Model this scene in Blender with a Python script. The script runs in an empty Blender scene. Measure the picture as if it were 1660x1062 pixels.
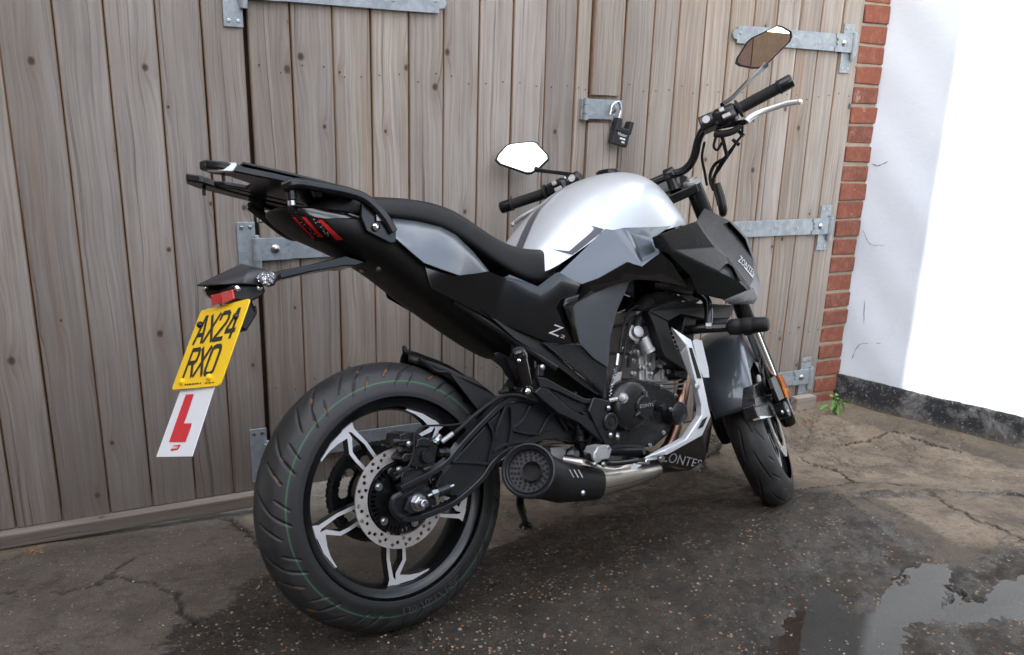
import bpy, bmesh, math, random
import numpy as np
from mathutils import Vector, Matrix
from mathutils.bvhtree import BVHTree
from mathutils.geometry import tessellate_polygon
rnd = random.Random(7)
sc = bpy.context.scene
COL = sc.collection
rad = math.radians

# ------------------------------------------------------------------ camera
IMW, IMH, FPX = 1660.0, 1062.0, 1279.94
CAMH = 1.1498425
def _rz(a): return np.array([[math.cos(a), -math.sin(a), 0], [math.sin(a), math.cos(a), 0], [0, 0, 1.0]])
def _rx(a): return np.array([[1, 0, 0], [0, math.cos(a), -math.sin(a)], [0, math.sin(a), math.cos(a)]])
CR = _rz(-0.434013174) @ _rx(-0.262513407) @ np.array([[1, 0, 0], [0, 0, 1], [0, -1, 0.0]]) @ _rz(-0.028431902)
CAMP = np.array([0, 0, CAMH])
cd = bpy.data.cameras.new('camera'); cam = bpy.data.objects.new('camera', cd); COL.objects.link(cam)
cd.sensor_fit = 'HORIZONTAL'; cd.sensor_width = 36; cd.lens = FPX / IMW * 36
cd.clip_start = 0.05; cd.clip_end = 500
m4 = Matrix.Identity(4)
for i in range(3):
    m4[i][0] = CR[i, 0]; m4[i][1] = -CR[i, 1]; m4[i][2] = -CR[i, 2]
m4[0][3], m4[1][3], m4[2][3] = CAMP
cam.matrix_world = m4
sc.camera = cam

# ------------------------------------------------------------------ light
sc.view_settings.view_transform = 'Standard'
sc.view_settings.look = 'None'
sc.view_settings.gamma = 1
sc.view_settings.exposure = EXPOSURE = 2.25
SUN_EL, SUN_AZ = rad(20), rad(231)          # azimuth: direction towards the sun, from +X counter-clockwise
sd = Vector((math.cos(SUN_EL) * math.cos(SUN_AZ), math.cos(SUN_EL) * math.sin(SUN_AZ), math.sin(SUN_EL)))
sl = bpy.data.lights.new('sun', 'SUN'); sl.energy = 2.2; sl.angle = rad(0.5); sl.color = (1, .95, .88)
so = bpy.data.objects.new('sun', sl); COL.objects.link(so)
so.rotation_euler = (-sd).to_track_quat('-Z', 'Y').to_euler()
so.location = sd * 20
w = bpy.data.worlds.new('World'); sc.world = w; w.use_nodes = True
nt = w.node_tree; nt.nodes.clear()
wo = nt.nodes.new('ShaderNodeOutputWorld'); bg = nt.nodes.new('ShaderNodeBackground')
sky = nt.nodes.new('ShaderNodeTexSky'); sky.sky_type = 'NISHITA'; sky.sun_disc = False
sky.sun_elevation = SUN_EL; sky.sun_rotation = math.pi / 2 - SUN_AZ
sky.air_density = 1.0; sky.dust_density = 2.0; sky.ozone_density = 1.0
# broken white cloud over the blue
tc = nt.nodes.new('ShaderNodeTexCoord'); mp = nt.nodes.new('ShaderNodeMapping'); mp.inputs['Scale'].default_value = (1, 1, 2.2)
ns = nt.nodes.new('ShaderNodeTexNoise'); ns.inputs['Scale'].default_value = 2.1; ns.inputs['Detail'].default_value = 6; ns.inputs['Roughness'].default_value = .55
rp = nt.nodes.new('ShaderNodeValToRGB'); rp.color_ramp.elements[0].position = .40; rp.color_ramp.elements[1].position = .62
mx = nt.nodes.new('ShaderNodeMix'); mx.data_type = 'RGBA'
mx.inputs['B'].default_value = (10.9, 11.0, 11.5, 1)
nt.links.new(tc.outputs['Generated'], mp.inputs['Vector']); nt.links.new(mp.outputs[0], ns.inputs['Vector'])
nt.links.new(ns.outputs['Fac'], rp.inputs['Fac']); nt.links.new(rp.outputs['Color'], mx.inputs['Factor'])
nt.links.new(sky.outputs['Color'], mx.inputs['A']); nt.links.new(mx.outputs['Result'], bg.inputs['Color'])
bg.inputs['Strength'].default_value = 0.11
nt.links.new(bg.outputs[0], wo.inputs[0])
try:
    sc.cycles.max_bounces = 8; sc.cycles.glossy_bounces = 5; sc.cycles.transparent_max_bounces = 8
    sc.cycles.use_denoising = True
except Exception: pass

# ------------------------------------------------------------------ measuring: pixel of the photograph -> point on a plane
def pray(px, py):
    return CR @ np.array([px - IMW / 2, py - IMH / 2, FPX])
def WY(px, py, Y):
    v = pray(px, py); return CAMP + v * (Y / v[1])
def WZ(px, py, Z):
    v = pray(px, py); return CAMP + v * ((Z - CAMH) / v[2])
def WP(px, py, p0, n):
    v = pray(px, py); return CAMP + v * (np.dot(np.array(p0) - CAMP, n) / np.dot(v, n))

# ------------------------------------------------------------------ materials
MATS = {}
class NT:
    def __init__(s, name):
        s.m = bpy.data.materials.new(name); s.m.use_nodes = True; s.t = s.m.node_tree
        s.b = s.t.nodes['Principled BSDF']; MATS[name] = s.m
    def n(s, typ, **kw):
        nd = s.t.nodes.new('ShaderNode' + typ)
        for k, v in kw.items():
            if hasattr(nd, k): setattr(nd, k, v)
            else: nd.inputs[k.replace('_', ' ')].default_value = v
        return nd
    def l(s, a, b): s.t.links.new(a, b)
    def noise(s, vec, scale, detail=4, rough=.55, dist=0):
        nd = s.n('TexNoise'); nd.inputs['Scale'].default_value = scale; nd.inputs['Detail'].default_value = detail
        nd.inputs['Roughness'].default_value = rough; nd.inputs['Distortion'].default_value = dist
        if vec is not None: s.l(vec, nd.inputs['Vector'])
        return nd.outputs['Fac']
    def ramp(s, fac, stops):
        nd = s.n('ValToRGB'); cr = nd.color_ramp
        while len(cr.elements) < len(stops): cr.elements.new(.5)
        for e, (p, c) in zip(cr.elements, stops):
            e.position = p; e.color = (c, c, c, 1) if isinstance(c, (int, float)) else (*c, 1)
        s.l(fac, nd.inputs['Fac']); return nd.outputs['Color']
    def mix(s, fac, a, b, mode='MIX'):
        nd = s.n('Mix', data_type='RGBA', blend_type=mode)
        for k, v in (('Factor', fac), ('A', a), ('B', b)):
            i = nd.inputs[k] if k != 'Factor' else nd.inputs[0]
            if k != 'Factor': i = nd.inputs[6 if k == 'A' else 7]
            if hasattr(v, 'default_value'): s.l(v, i)
            elif isinstance(v, (int, float)): i.default_value = v if k == 'Factor' else (v, v, v, 1)
            else: i.default_value = (*v, 1)
        return nd.outputs[2]
    def math(s, op, a, b=0.0, c=None, clamp=False):
        nd = s.n('Math', operation=op); nd.use_clamp = clamp
        for i, v in enumerate((a, b, c)):
            if v is None: continue
            if hasattr(v, 'default_value'): s.l(v, nd.inputs[i])
            else: nd.inputs[i].default_value = v
        return nd.outputs[0]
    def mapping(s, vec, scale=(1, 1, 1), loc=(0, 0, 0)):
        nd = s.n('Mapping'); nd.inputs['Scale'].default_value = scale; nd.inputs['Location'].default_value = loc
        s.l(vec, nd.inputs['Vector']); return nd.outputs[0]
    def obj(s): return s.n('TexCoord').outputs['Object']
    def attr(s, name): 
        nd = s.n('Attribute'); nd.attribute_name = name; return nd
    def bump(s, h, strength=.3, dist=.01):
        nd = s.n('Bump'); nd.inputs['Strength'].default_value = strength; nd.inputs['Distance'].default_value = dist
        s.l(h, nd.inputs['Height']); s.l(nd.outputs[0], s.b.inputs['Normal']); return nd
    def set(s, **kw):
        for k, v in kw.items():
            i = s.b.inputs[k.replace('_', ' ')]
            if hasattr(v, 'default_value'): s.l(v, i)
            elif isinstance(v, tuple): i.default_value = (*v, 1) if len(v) == 3 else v
            else: i.default_value = v
        return s
def simple(name, col, rough=.5, metal=0.0, coat=0.0, var=.12, bumpy=0.0, bscale=200, coat_rough=.03, spec=.5, dust=0.0, rvar=.5):
    m = NT(name); o = m.obj()
    f = m.noise(o, 14, 5)
    c = m.mix(f, tuple(max(0, x * (1 - var)) for x in col), tuple(min(1, x * (1 + var)) for x in col))
    if dust:
        d = m.ramp(m.noise(o, 38, 6, .7), [(.5, 0), (.8, 1)])
        c = m.mix(m.math('MULTIPLY', d, dust), c, (.25, .22, .19))
    r2 = m.noise(o, 45, 4)
    rr = m.math('MULTIPLY_ADD', r2, rough * rvar, rough * (1 - rvar / 2))
    m.set(Base_Color=c, Metallic=metal, Roughness=rr, Coat_Weight=coat, Coat_Roughness=coat_rough)
    m.b.inputs['Specular IOR Level'].default_value = spec
    if bumpy: m.bump(m.noise(o, bscale, 3), bumpy, .002)
    return m.m

def mat_wood(name='weathered timber', lying=False):
    m = NT(name); o = m.obj()
    if lying:
        sp0 = m.n('SeparateXYZ'); m.l(o, sp0.inputs[0]); cb0 = m.n('CombineXYZ'); m.l(m.math('ADD', sp0.outputs[2], m.math('MULTIPLY', sp0.outputs[1], 1.0)), cb0.inputs[0]); m.l(sp0.outputs[1], cb0.inputs[1]); m.l(sp0.outputs[0], cb0.inputs[2]); o = cb0.outputs[0]
    isl = m.n('NewGeometry').outputs['Random Per Island']
    off = m.n('CombineXYZ'); m.l(m.math('MULTIPLY', isl, 37.0), off.inputs[2]); m.l(m.math('MULTIPLY', isl, 11.0), off.inputs[0])
    va = m.n('VectorMath', operation='ADD'); m.l(o, va.inputs[0]); m.l(off.outputs[0], va.inputs[1]); v = va.outputs[0]
    # knots: one stretched voronoi cell each
    KX, KZ = 8.7, 2.7
    s0 = m.n('SeparateXYZ'); m.l(v, s0.inputs[0])
    kv = m.n('CombineXYZ'); m.l(m.math('MULTIPLY', s0.outputs[0], KX), kv.inputs[0]); m.l(m.math('MULTIPLY', s0.outputs[2], KZ), kv.inputs[1])
    vo = m.n('TexVoronoi', feature='F1', voronoi_dimensions='2D'); vo.inputs['Scale'].default_value = 1.0
    m.l(kv.outputs[0], vo.inputs['Vector'])
    kd = vo.outputs['Distance']
    keep = m.n('SeparateColor'); m.l(vo.outputs['Color'], keep.inputs[0])
    has = m.ramp(keep.outputs[0], [(.30, 0), (.31, 1)])
    dl = m.n('VectorMath', operation='SUBTRACT'); m.l(kv.outputs[0], dl.inputs[0]); m.l(vo.outputs['Position'], dl.inputs[1])
    ds = m.n('SeparateXYZ'); m.l(dl.outputs[0], ds.inputs[0])
    size = m.math('MULTIPLY_ADD', keep.outputs[1], .62, .30)
    def kdist(ex, ez):          # distance from the knot in centimetres, stretched along the grain
        cx = m.math('MULTIPLY', ds.outputs[0], 100 / KX * ex); cz = m.math('MULTIPLY', ds.outputs[1], 100 / KZ * ez)
        d2 = m.math('ADD', m.math('MULTIPLY', cx, cx), m.math('MULTIPLY', cz, cz)); return m.math('DIVIDE', m.math('SQRT', d2), size)
    wobk = m.math('MULTIPLY', m.math('SUBTRACT', m.noise(o, 90, 3), .5), .5)
    kc = m.math('ADD', kdist(1.0, .8), wobk)
    core = m.math('MULTIPLY', m.ramp(m.math('DIVIDE', kc, 4), [(.12, 1), (.20, .8), (.235, .35), (.26, .75), (.29, .0)]), has)
    kn = m.math('MULTIPLY', m.ramp(m.math('DIVIDE', kdist(.8, .28), 4), [(.10, 1), (.45, .35), (1.0, 0)]), has)
    # grain: long stretched noise bent round the knots
    sx = m.n('SeparateXYZ'); m.l(v, sx.inputs[0])
    gx = m.math('ADD', sx.outputs[0], m.math('MULTIPLY', kn, .016))
    wob = m.noise(m.mapping(v, (3, 1, 1.2)), 2.0, 2)
    gx = m.math('MULTIPLY_ADD', wob, .035, gx)
    cb = m.n('CombineXYZ'); m.l(gx, cb.inputs[0]); m.l(sx.outputs[1], cb.inputs[1]); m.l(sx.outputs[2], cb.inputs[2])
    g1 = m.noise(m.mapping(cb.outputs[0], (130, 1, 2.2)), 1.0, 5, .6)
    g2 = m.noise(m.mapping(cb.outputs[0], (420, 1, 5)), 1.0, 3, .6)
    g3 = m.noise(m.mapping(cb.outputs[0], (34, 1, .9)), 1.0, 4, .55)
    base = m.mix(m.ramp(g3, [(.25, 0), (.75, 1)]), (.300, .247, .198), (.405, .357, .302))
    base = m.mix(m.math('MULTIPLY', m.ramp(g1, [(.38, 1), (.60, 0)]), .62), base, (.19, .145, .115))
    base = m.mix(m.math('MULTIPLY', m.ramp(g2, [(.5, 0), (.66, 1)]), .30), base, (.45, .43, .41))
    # per-board tone, warm or blue-grey
    base = m.mix(m.math('MULTIPLY', isl, .55), base, m.mix(.5, base, (.33, .34, .36), 'MIX'))
    tone = m.math('MULTIPLY_ADD', m.math('FRACT', m.math('MULTIPLY', isl, 7.13)), .40, .80)
    hs = m.n('HueSaturation'); m.l(base, hs.inputs['Color']); m.l(tone, hs.inputs['Value']); base = hs.outputs[0]
    # dark vertical drying checks, stains
    chk = m.noise(m.mapping(cb.outputs[0], (75, 1, .75)), 1.0, 3, .7)
    base = m.mix(m.math('MULTIPLY', m.ramp(chk, [(.60, 0), (.69, 1)]), .65), base, (.085, .06, .047))
    st = m.noise(m.mapping(v, (5, 1, 1.6)), 1.3, 5, .65)
    base = m.mix(m.math('MULTIPLY', m.ramp(st, [(.45, 0), (.75, 1)]), .4), base, (.17, .15, .135))
    rs = m.noise(m.mapping(v, (16, 1, .8)), 1.0, 3)
    base = m.mix(m.math('MULTIPLY', m.ramp(rs, [(.62, 0), (.74, 1)]), .35), base, (.30, .17, .09))
    base = m.mix(m.math('MULTIPLY', kn, .38), base, (.17, .12, .085))
    base = m.mix(m.math('MULTIPLY', core, .88), base, (.055, .038, .03))
    edge = m.attr('edge').outputs['Fac']
    base = m.mix(m.math('MULTIPLY', m.ramp(edge, [(.25, 0), (.9, 1)]), m.math('MULTIPLY_ADD', m.noise(m.mapping(v, (4, 1, 6)), 1.0, 3), .9, .25), None, True), base, (.245, .155, .09))
    # boards painted darker low down, for the dimmer light near the ground
    zz = m.n('SeparateXYZ'); m.l(o, zz.inputs[0])
    low = m.ramp(m.math('ADD', zz.outputs[2], m.math('MULTIPLY', m.noise(m.mapping(v, (14, 1, 3)), 1.0, 4), .35)), [(.15, 1), (.85, 0)])
    base = m.mix(m.math('MULTIPLY', low, .55), base, (.105, .085, .072))
    m.set(Base_Color=base, Roughness=.85)
    m.b.inputs['Specular IOR Level'].default_value = .25
    h = m.math('ADD', m.math('MULTIPLY', g1, .7), m.math('MULTIPLY', g2, .4))
    h = m.math('SUBTRACT', h, m.math('MULTIPLY', m.ramp(chk, [(.60, 0), (.69, 1)]), .8))
    m.bump(h, .55, .003)
    return m.m

def mat_galv():
    m = NT('galvanised steel'); o = m.obj()
    vo = m.n('TexVoronoi'); vo.inputs['Scale'].default_value = 60; m.l(o, vo.inputs['Vector'])
    sp = m.n('SeparateColor'); m.l(vo.outputs['Color'], sp.inputs[0])
    c = m.mix(sp.outputs[0], (.27, .31, .34), (.36, .40, .43))
    d = m.ramp(m.noise(o, 30, 6, .7), [(.45, 0), (.75, 1)])
    c = m.mix(m.math('MULTIPLY', d, .5), c, (.20, .22, .235))
    ru = m.ramp(m.noise(o, 9, 5, .7), [(.66, 0), (.76, 1)])
    c = m.mix(m.math('MULTIPLY', ru, .3), c, (.22, .13, .08))
    m.set(Base_Color=c, Metallic=.35, Roughness=m.math('MULTIPLY_ADD', d, .2, .5))
    m.bump(m.noise(o, 120, 4), .15, .002)
    return m.m

def mat_brick():
    m = NT('red brick'); o = m.obj()
    isl = m.n('NewGeometry').outputs['Random Per Island']
    f = m.noise(o, 30, 6, .7)
    c = m.mix(m.ramp(isl, [(0, 0), (1, 1)]), (.25, .075, .045), (.165, .058, .042))
    c = m.mix(m.ramp(f, [(.45, 0), (.75, 1)]), c, (.31, .135, .085))
    k = m.ramp(m.noise(o, 55, 5, .75), [(.58, 0), (.68, 1)])
    c = m.mix(m.math('MULTIPLY', k, .6), c, (.09, .05, .045))
    e = m.ramp(m.noise(o, 18, 4, .7), [(.63, 0), (.72, 1)])
    c = m.mix(m.math('MULTIPLY', e, .45), c, (.5, .42, .36))
    m.set(Base_Color=c, Roughness=.9); m.bump(m.noise(o, 90, 6, .7), .7, .006)
    return m.m

def mat_mortar():
    m = NT('lime mortar'); o = m.obj()
    c = m.mix(m.noise(o, 40, 6, .7), (.25, .21, .16), (.46, .41, .33))
    m.set(Base_Color=c, Roughness=.95); m.bump(m.noise(o, 140, 5, .7), .8, .006)
    return m.m

def mat_render():
    m = NT('white painted render'); o = m.obj()
    f = m.noise(o, 2.2, 6, .6)
    c = m.mix(f, (.60, .675, .765), (.71, .775, .85))
    dirt = m.ramp(m.noise(m.mapping(o, (6, 6, 2.5)), 3.0, 8, .75), [(.60, 0), (.80, 1)])
    c = m.mix(m.math('MULTIPLY', dirt, .38), c, (.40, .43, .46))
    ch = m.ramp(m.noise(o, 13, 6, .7), [(.735, 0), (.755, 1)])
    c = m.mix(m.math('MULTIPLY', ch, .4), c, (.36, .37, .38))
    m.set(Base_Color=c, Roughness=.75)
    h = m.math('ADD', m.noise(o, 7, 4), m.math('MULTIPLY', m.noise(o, 80, 4), .25))
    m.bump(h, .35, .008)
    return m.m

def mat_plinth():
    m = NT('worn black masonry paint'); o = m.obj()
    f = m.noise(o, 9, 8, .72, .4)
    w1 = m.ramp(f, [(.50, 0), (.62, .55), (.72, 1)])
    c = m.mix(w1, (.018, .02, .024), (.24, .24, .235))
    sp = m.ramp(m.noise(o, 85, 5, .8), [(.585, 0), (.64, 1)])
    c = m.mix(m.math('MULTIPLY', sp, .75), c, (.36, .355, .345))
    z = m.n('SeparateXYZ'); m.l(o, z.inputs[0])
    low = m.ramp(m.math('MULTIPLY_ADD', m.noise(o, 12, 5, .7), .09, z.outputs[2]), [(.0, 1), (.07, 0)])
    c = m.mix(m.math('MULTIPLY', low, .75), c, (.17, .15, .125))
    m.set(Base_Color=c, Roughness=.85); m.bump(m.noise(o, 60, 6, .75), .8, .008)
    return m.m

def mat_ground():
    m = NT('patched yard concrete'); o = m.obj()
    wet = m.attr('wet').outputs['Fac']; lite = m.attr('lite').outputs['Fac']; crack = m.attr('crack').outputs['Fac']; dirt = m.attr('dirt').outputs['Fac']
    big = m.noise(o, 3.2, 7, .65, .3)
    # break the wet edge up
    we = m.math('ADD', wet, m.math('MULTIPLY', m.math('SUBTRACT', m.noise(o, 6, 9, .74, .6), .5), 1.9))
    we = m.ramp(we, [(.46, 0), (.52, 1)])
    li = m.math('ADD', lite, m.math('MULTIPLY', m.math('SUBTRACT', m.noise(o, 5, 6, .65), .5), .5))
    li = m.ramp(li, [(.35, 0), (.65, 1)])
    c = m.mix(big, (.092, .076, .058), (.160, .134, .104))
    c = m.mix(li, c, m.mix(m.ramp(big, [(.32, 0), (.66, 1)]), (.135, .106, .079), (.29, .232, .172)))
    # aggregate: stones of two sizes
    vs = m.n('TexVoronoi'); vs.inputs['Scale'].default_value = 95; m.l(o, vs.inputs['Vector'])
    ss = m.n('SeparateColor'); m.l(vs.outputs['Color'], ss.inputs[0])
    near = m.ramp(m.math('SUBTRACT', vs.outputs['Distance'], m.math('MULTIPLY', ss.outputs[2], .22)), [(.10, 1), (.24, 0)])
    pick = m.ramp(ss.outputs[0], [(.55, 0), (.57, 1)])
    stone = m.math('MULTIPLY', near, pick)
    sc_ = m.ramp(ss.outputs[1], [(0, (.14, .125, .11)), (.35, (.22, .19, .155)), (.55, (.34, .21, .11)), (.72, (.34, .14, .055)), (1, (.30, .27, .23))])
    c = m.mix(m.math('MULTIPLY', stone, m.math('MULTIPLY_ADD', we, .40, .5)), c, sc_)
    v2 = m.n('TexVoronoi'); v2.inputs['Scale'].default_value = 52; m.l(o, v2.inputs['Vector'])
    s2 = m.n('SeparateColor'); m.l(v2.outputs['Color'], s2.inputs[0])
    st2 = m.math('MULTIPLY', m.ramp(m.math('SUBTRACT', v2.outputs['Distance'], m.math('MULTIPLY', s2.outputs[2], .14)), [(.10, 1), (.18, 0)]), m.ramp(s2.outputs[0], [(.76, 0), (.77, 1)]))
    c2 = m.ramp(s2.outputs[1], [(0, (.34, .31, .27)), (.5, (.33, .17, .085)), (1, (.22, .2, .18))])
    c = m.mix(m.math('MULTIPLY', st2, .75), c, c2)
    fine = m.noise(o, 260, 4, .7)
    c = m.mix(m.ramp(fine, [(.35, .35), (.6, 0)]), c, (.05, .045, .04))
    # soil washed into hollows, dark blotches
    bl = m.ramp(m.noise(o, 5.0, 9, .76, .4), [(.49, 0), (.57, 1)])
    c = m.mix(m.math('MULTIPLY', bl, .55), c, (.062, .052, .043))
    sp3 = m.ramp(m.noise(o, 34, 7, .75), [(.54, 0), (.62, 1)])
    c = m.mix(m.math('MULTIPLY', sp3, .45), c, (.05, .043, .036))
    vc = m.n('TexVoronoi', feature='DISTANCE_TO_EDGE'); vc.inputs['Scale'].default_value = 3.1
    wv = m.n('VectorMath', operation='ADD'); nw = m.n('TexNoise'); nw.inputs['Scale'].default_value = 6; nw.inputs['Detail'].default_value = 7; nw.inputs['Roughness'].default_value = .7; m.l(o, nw.inputs['Vector'])
    nsc = m.n('VectorMath', operation='SCALE'); nsc.inputs['Scale'].default_value = .34; m.l(nw.outputs['Color'], nsc.inputs[0]); m.l(o, wv.inputs[0]); m.l(nsc.outputs[0], wv.inputs[1]); m.l(wv.outputs[0], vc.inputs['Vector'])
    fc = m.math('MULTIPLY', m.ramp(vc.outputs['Distance'], [(.003, 1), (.012, 0)]), m.ramp(m.noise(o, 2.3, 3), [(.46, 0), (.56, 1)]))
    crack = m.math('MAXIMUM', crack, m.math('MULTIPLY', fc, .32))
    c = m.mix(m.math('MULTIPLY', dirt, .8), c, m.mix(m.noise(o, 55, 6, .75), (.10, .075, .05), (.30, .245, .175)))
    v3 = m.n('TexVoronoi'); v3.inputs['Scale'].default_value = 210; m.l(o, v3.inputs['Vector'])
    s3 = m.n('SeparateColor'); m.l(v3.outputs['Color'], s3.inputs[0])
    st3 = m.math('MULTIPLY', m.ramp(v3.outputs['Distance'], [(.25, 1), (.4, 0)]), m.ramp(s3.outputs[0], [(.6, 0), (.62, 1)]))
    c = m.mix(m.math('MULTIPLY', st3, .55), c, m.mix(s3.outputs[1], (.03, .026, .022), (.27, .22, .16)))
    lm = m.n('HueSaturation'); m.l(c, lm.inputs['Color']); m.l(m.math('MULTIPLY_ADD', m.noise(o, 2.1, 6, .65), 1.1, .48), lm.inputs['Value']); c = lm.outputs[0]
    # cracks
    c = m.mix(crack, c, (.035, .03, .026))
    # soaked: darker and shiny; the stones stay lighter than the matrix round them
    c = m.mix(we, c, m.mix(m.math('MULTIPLY_ADD', m.noise(o, 11, 7, .7), .66, .0), (.005, .0035, .0025), c))
    sw = m.math('MULTIPLY', we, m.math('MULTIPLY', m.math('MAXIMUM', m.math('MULTIPLY', stone, m.ramp(ss.outputs[2], [(.35, 0), (.5, 1)])), st2), m.ramp(m.noise(o, 5, 5), [(.30, .45), (.55, 1)])))
    c = m.mix(sw, c, m.mix(.95, (0, 0, 0), m.mix(st2, sc_, c2)))
    pud = m.math('MULTIPLY', we, m.ramp(m.noise(o, 9, 7, .68), [(.42, 0), (.54, 1)]))
    rough = m.math('SUBTRACT', .95, m.math('ADD', m.math('MULTIPLY', we, .12), m.math('MULTIPLY', pud, .58)))
    m.set(Base_Color=c, Roughness=rough)
    m.b.inputs['Specular IOR Level'].default_value = .33
    h = m.math('ADD', m.math('MULTIPLY', stone, .5), m.math('MULTIPLY', fine, .5))
    h = m.math('ADD', h, m.math('MULTIPLY', st2, .7))
    h = m.math('ADD', h, m.math('MULTIPLY', m.noise(o, 40, 6, .7), .9))
    h = m.math('SUBTRACT', h, m.math('MULTIPLY', crack, 1.4))
    b = m.bump(h, .85, .008)
    return m.m

def mat_water():
    m = NT('standing rain water'); o = m.obj()
    c = m.mix(m.noise(o, 3, 5), (.030, .028, .024), (.070, .062, .050))
    m.set(Base_Color=c, Roughness=.02, Specular_IOR_Level=.5, Transmission_Weight=.55)
    m.b.inputs['IOR'].default_value = 1.33
    m.bump(m.noise(o, 18, 2), .02, .003)
    return m.m

M_WOOD = mat_wood(); M_RAIL = mat_wood('weathered rail timber', True); M_GALV = mat_galv(); M_BRICK = mat_brick(); M_MORTAR = mat_mortar()
M_RENDER = mat_render(); M_PLINTH = mat_plinth(); M_GROUND = mat_ground(); M_WATER = mat_water()
M_ZINC = simple('zinc plated bolt', (.42, .43, .45), .3, 1.0)
M_CHROME = simple('chromed steel', (.75, .76, .78), .12, 1.0)
M_LOCKBLK = simple('black vinyl lock body', (.018, .018, .02), .45)
M_WHITEINK = simple('white print', (.75, .76, .78), .5)
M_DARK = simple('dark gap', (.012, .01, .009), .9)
M_LEAF = simple('weed leaf', (.10, .30, .035), .5, var=.3)
M_STEM = simple('weed stem', (.12, .2, .05), .6)
M_SOIL = simple('dark soil', (.10, .075, .055), .95, var=.4, bumpy=.6, bscale=80)

# ------------------------------------------------------------------ mesh helpers
def link(name, me, mat=None, parent=None):
    o = bpy.data.objects.new(name, me); COL.objects.link(o)
    if mat is not None: me.materials.append(mat)
    if parent is not None: o.parent = parent
    return o
def finish(me, angle=35):
    for p in me.polygons: p.use_smooth = True
    try: me.set_sharp_from_angle(angle=rad(angle))
    except Exception: pass
def from_bm(name, bm, mat, parent=None, bevel=0, seg=2, angle=35, subsurf=0, fix=True):
    if fix: bmesh.ops.recalc_face_normals(bm, faces=bm.faces)
    me = bpy.data.meshes.new(name); bm.to_mesh(me); bm.free()
    o = link(name, me, mat, parent)
    if subsurf:
        md = o.modifiers.new('s', 'SUBSURF'); md.levels = md.render_levels = subsurf
    if bevel:
        md = o.modifiers.new('b', 'BEVEL'); md.width = bevel; md.segments = seg; md.limit_method = 'ANGLE'; md.angle_limit = rad(30)
        for p in me.polygons: p.use_smooth = True
        try: md.harden_normals = True
        except Exception: pass
    else: finish(me, angle if not subsurf else 180)
    return o
def tag(o, label, cat, group=None, kind=None):
    if label: o['label'] = label
    if cat: o['category'] = cat
    if group: o['group'] = group
    if kind: o['kind'] = kind
    return o
def empty(name, loc, label, cat, group=None, mat=None):
    o = bpy.data.objects.new(name, None); COL.objects.link(o); o.empty_display_size = .1
    if mat is not None: o.matrix_world = mat
    else: o.location = loc
    return tag(o, label, cat, group)
def add_box(bm, lo, hi, M=None):
    vs = [bm.verts.new(Vector((x, y, z)) if M is None else M @ Vector((x, y, z))) for x in (lo[0], hi[0]) for y in (lo[1], hi[1]) for z in (lo[2], hi[2])]
    for f in ((0, 1, 3, 2), (4, 6, 7, 5), (0, 4, 5, 1), (2, 3, 7, 6), (0, 2, 6, 4), (1, 5, 7, 3)): bm.faces.new([vs[i] for i in f])
    return vs
def add_loft(bm, rings, closed=True, cap=True):
    vr = [[bm.verts.new(Vector(p)) for p in r] for r in rings]
    n = len(vr[0])
    for a, b in zip(vr[:-1], vr[1:]):
        for i in range(n if closed else n - 1):
            j = (i + 1) % n
            try: bm.faces.new((a[i], a[j], b[j], b[i]))
            except ValueError: pass
    if cap and closed:
        for r in (vr[0], vr[-1]):
            try: bm.faces.new(r)
            except ValueError: pass
    return vr
def axes(d):
    d = Vector(d).normalized(); u = d.orthogonal().normalized(); return d, u, d.cross(u)
def add_lathe(bm, org, axis, prof, n=32, cap=True, up=None):
    """prof: (distance along axis, radius)"""
    d = Vector(axis).normalized()
    u = (Vector(up) - d * Vector(up).dot(d)).normalized() if up is not None else d.orthogonal().normalized()
    v = d.cross(u); org = Vector(org)
    rings = [[org + d * s + (u * math.cos(2 * math.pi * k / n) + v * math.sin(2 * math.pi * k / n)) * max(r, 1e-5) for k in range(n)] for s, r in prof]
    add_loft(bm, rings, True, cap)
def add_bolt(bm, p, axis, r=.007, h=.005, hexa=True):
    if hexa:
        add_lathe(bm, p, axis, [(0, r * 1.45), (.0018, r * 1.45)], 16)
        add_lathe(bm, p, axis, [(.0018, r), (h * .85, r), (h, r * .86)], 6)
    else:
        add_lathe(bm, p, axis, [(0, r * 1.1), (.0015, r * 1.1), (h * .7, r * .8), (h, r * .45), (h * .8, r * .4), (h * .4, r * .35)], 14)
def catmull(pts, n=8):
    P = [Vector(p) for p in pts]
    if len(P) < 3: 
        return [P[0].lerp(P[1], i / n) for i in range(n + 1)]
    P = [P[0] * 2 - P[1]] + P + [P[-1] * 2 - P[-2]]
    out = []
    for i in range(1, len(P) - 2):
        a, b, c, d = P[i - 1:i + 3]
        for k in range(n):
            t = k / n
            out.append(.5 * ((2 * b) + (c - a) * t + (2 * a - 5 * b + 4 * c - d) * t * t + (3 * b - a - 3 * c + d) * t ** 3))
    out.append(P[-2]); return out
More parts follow.
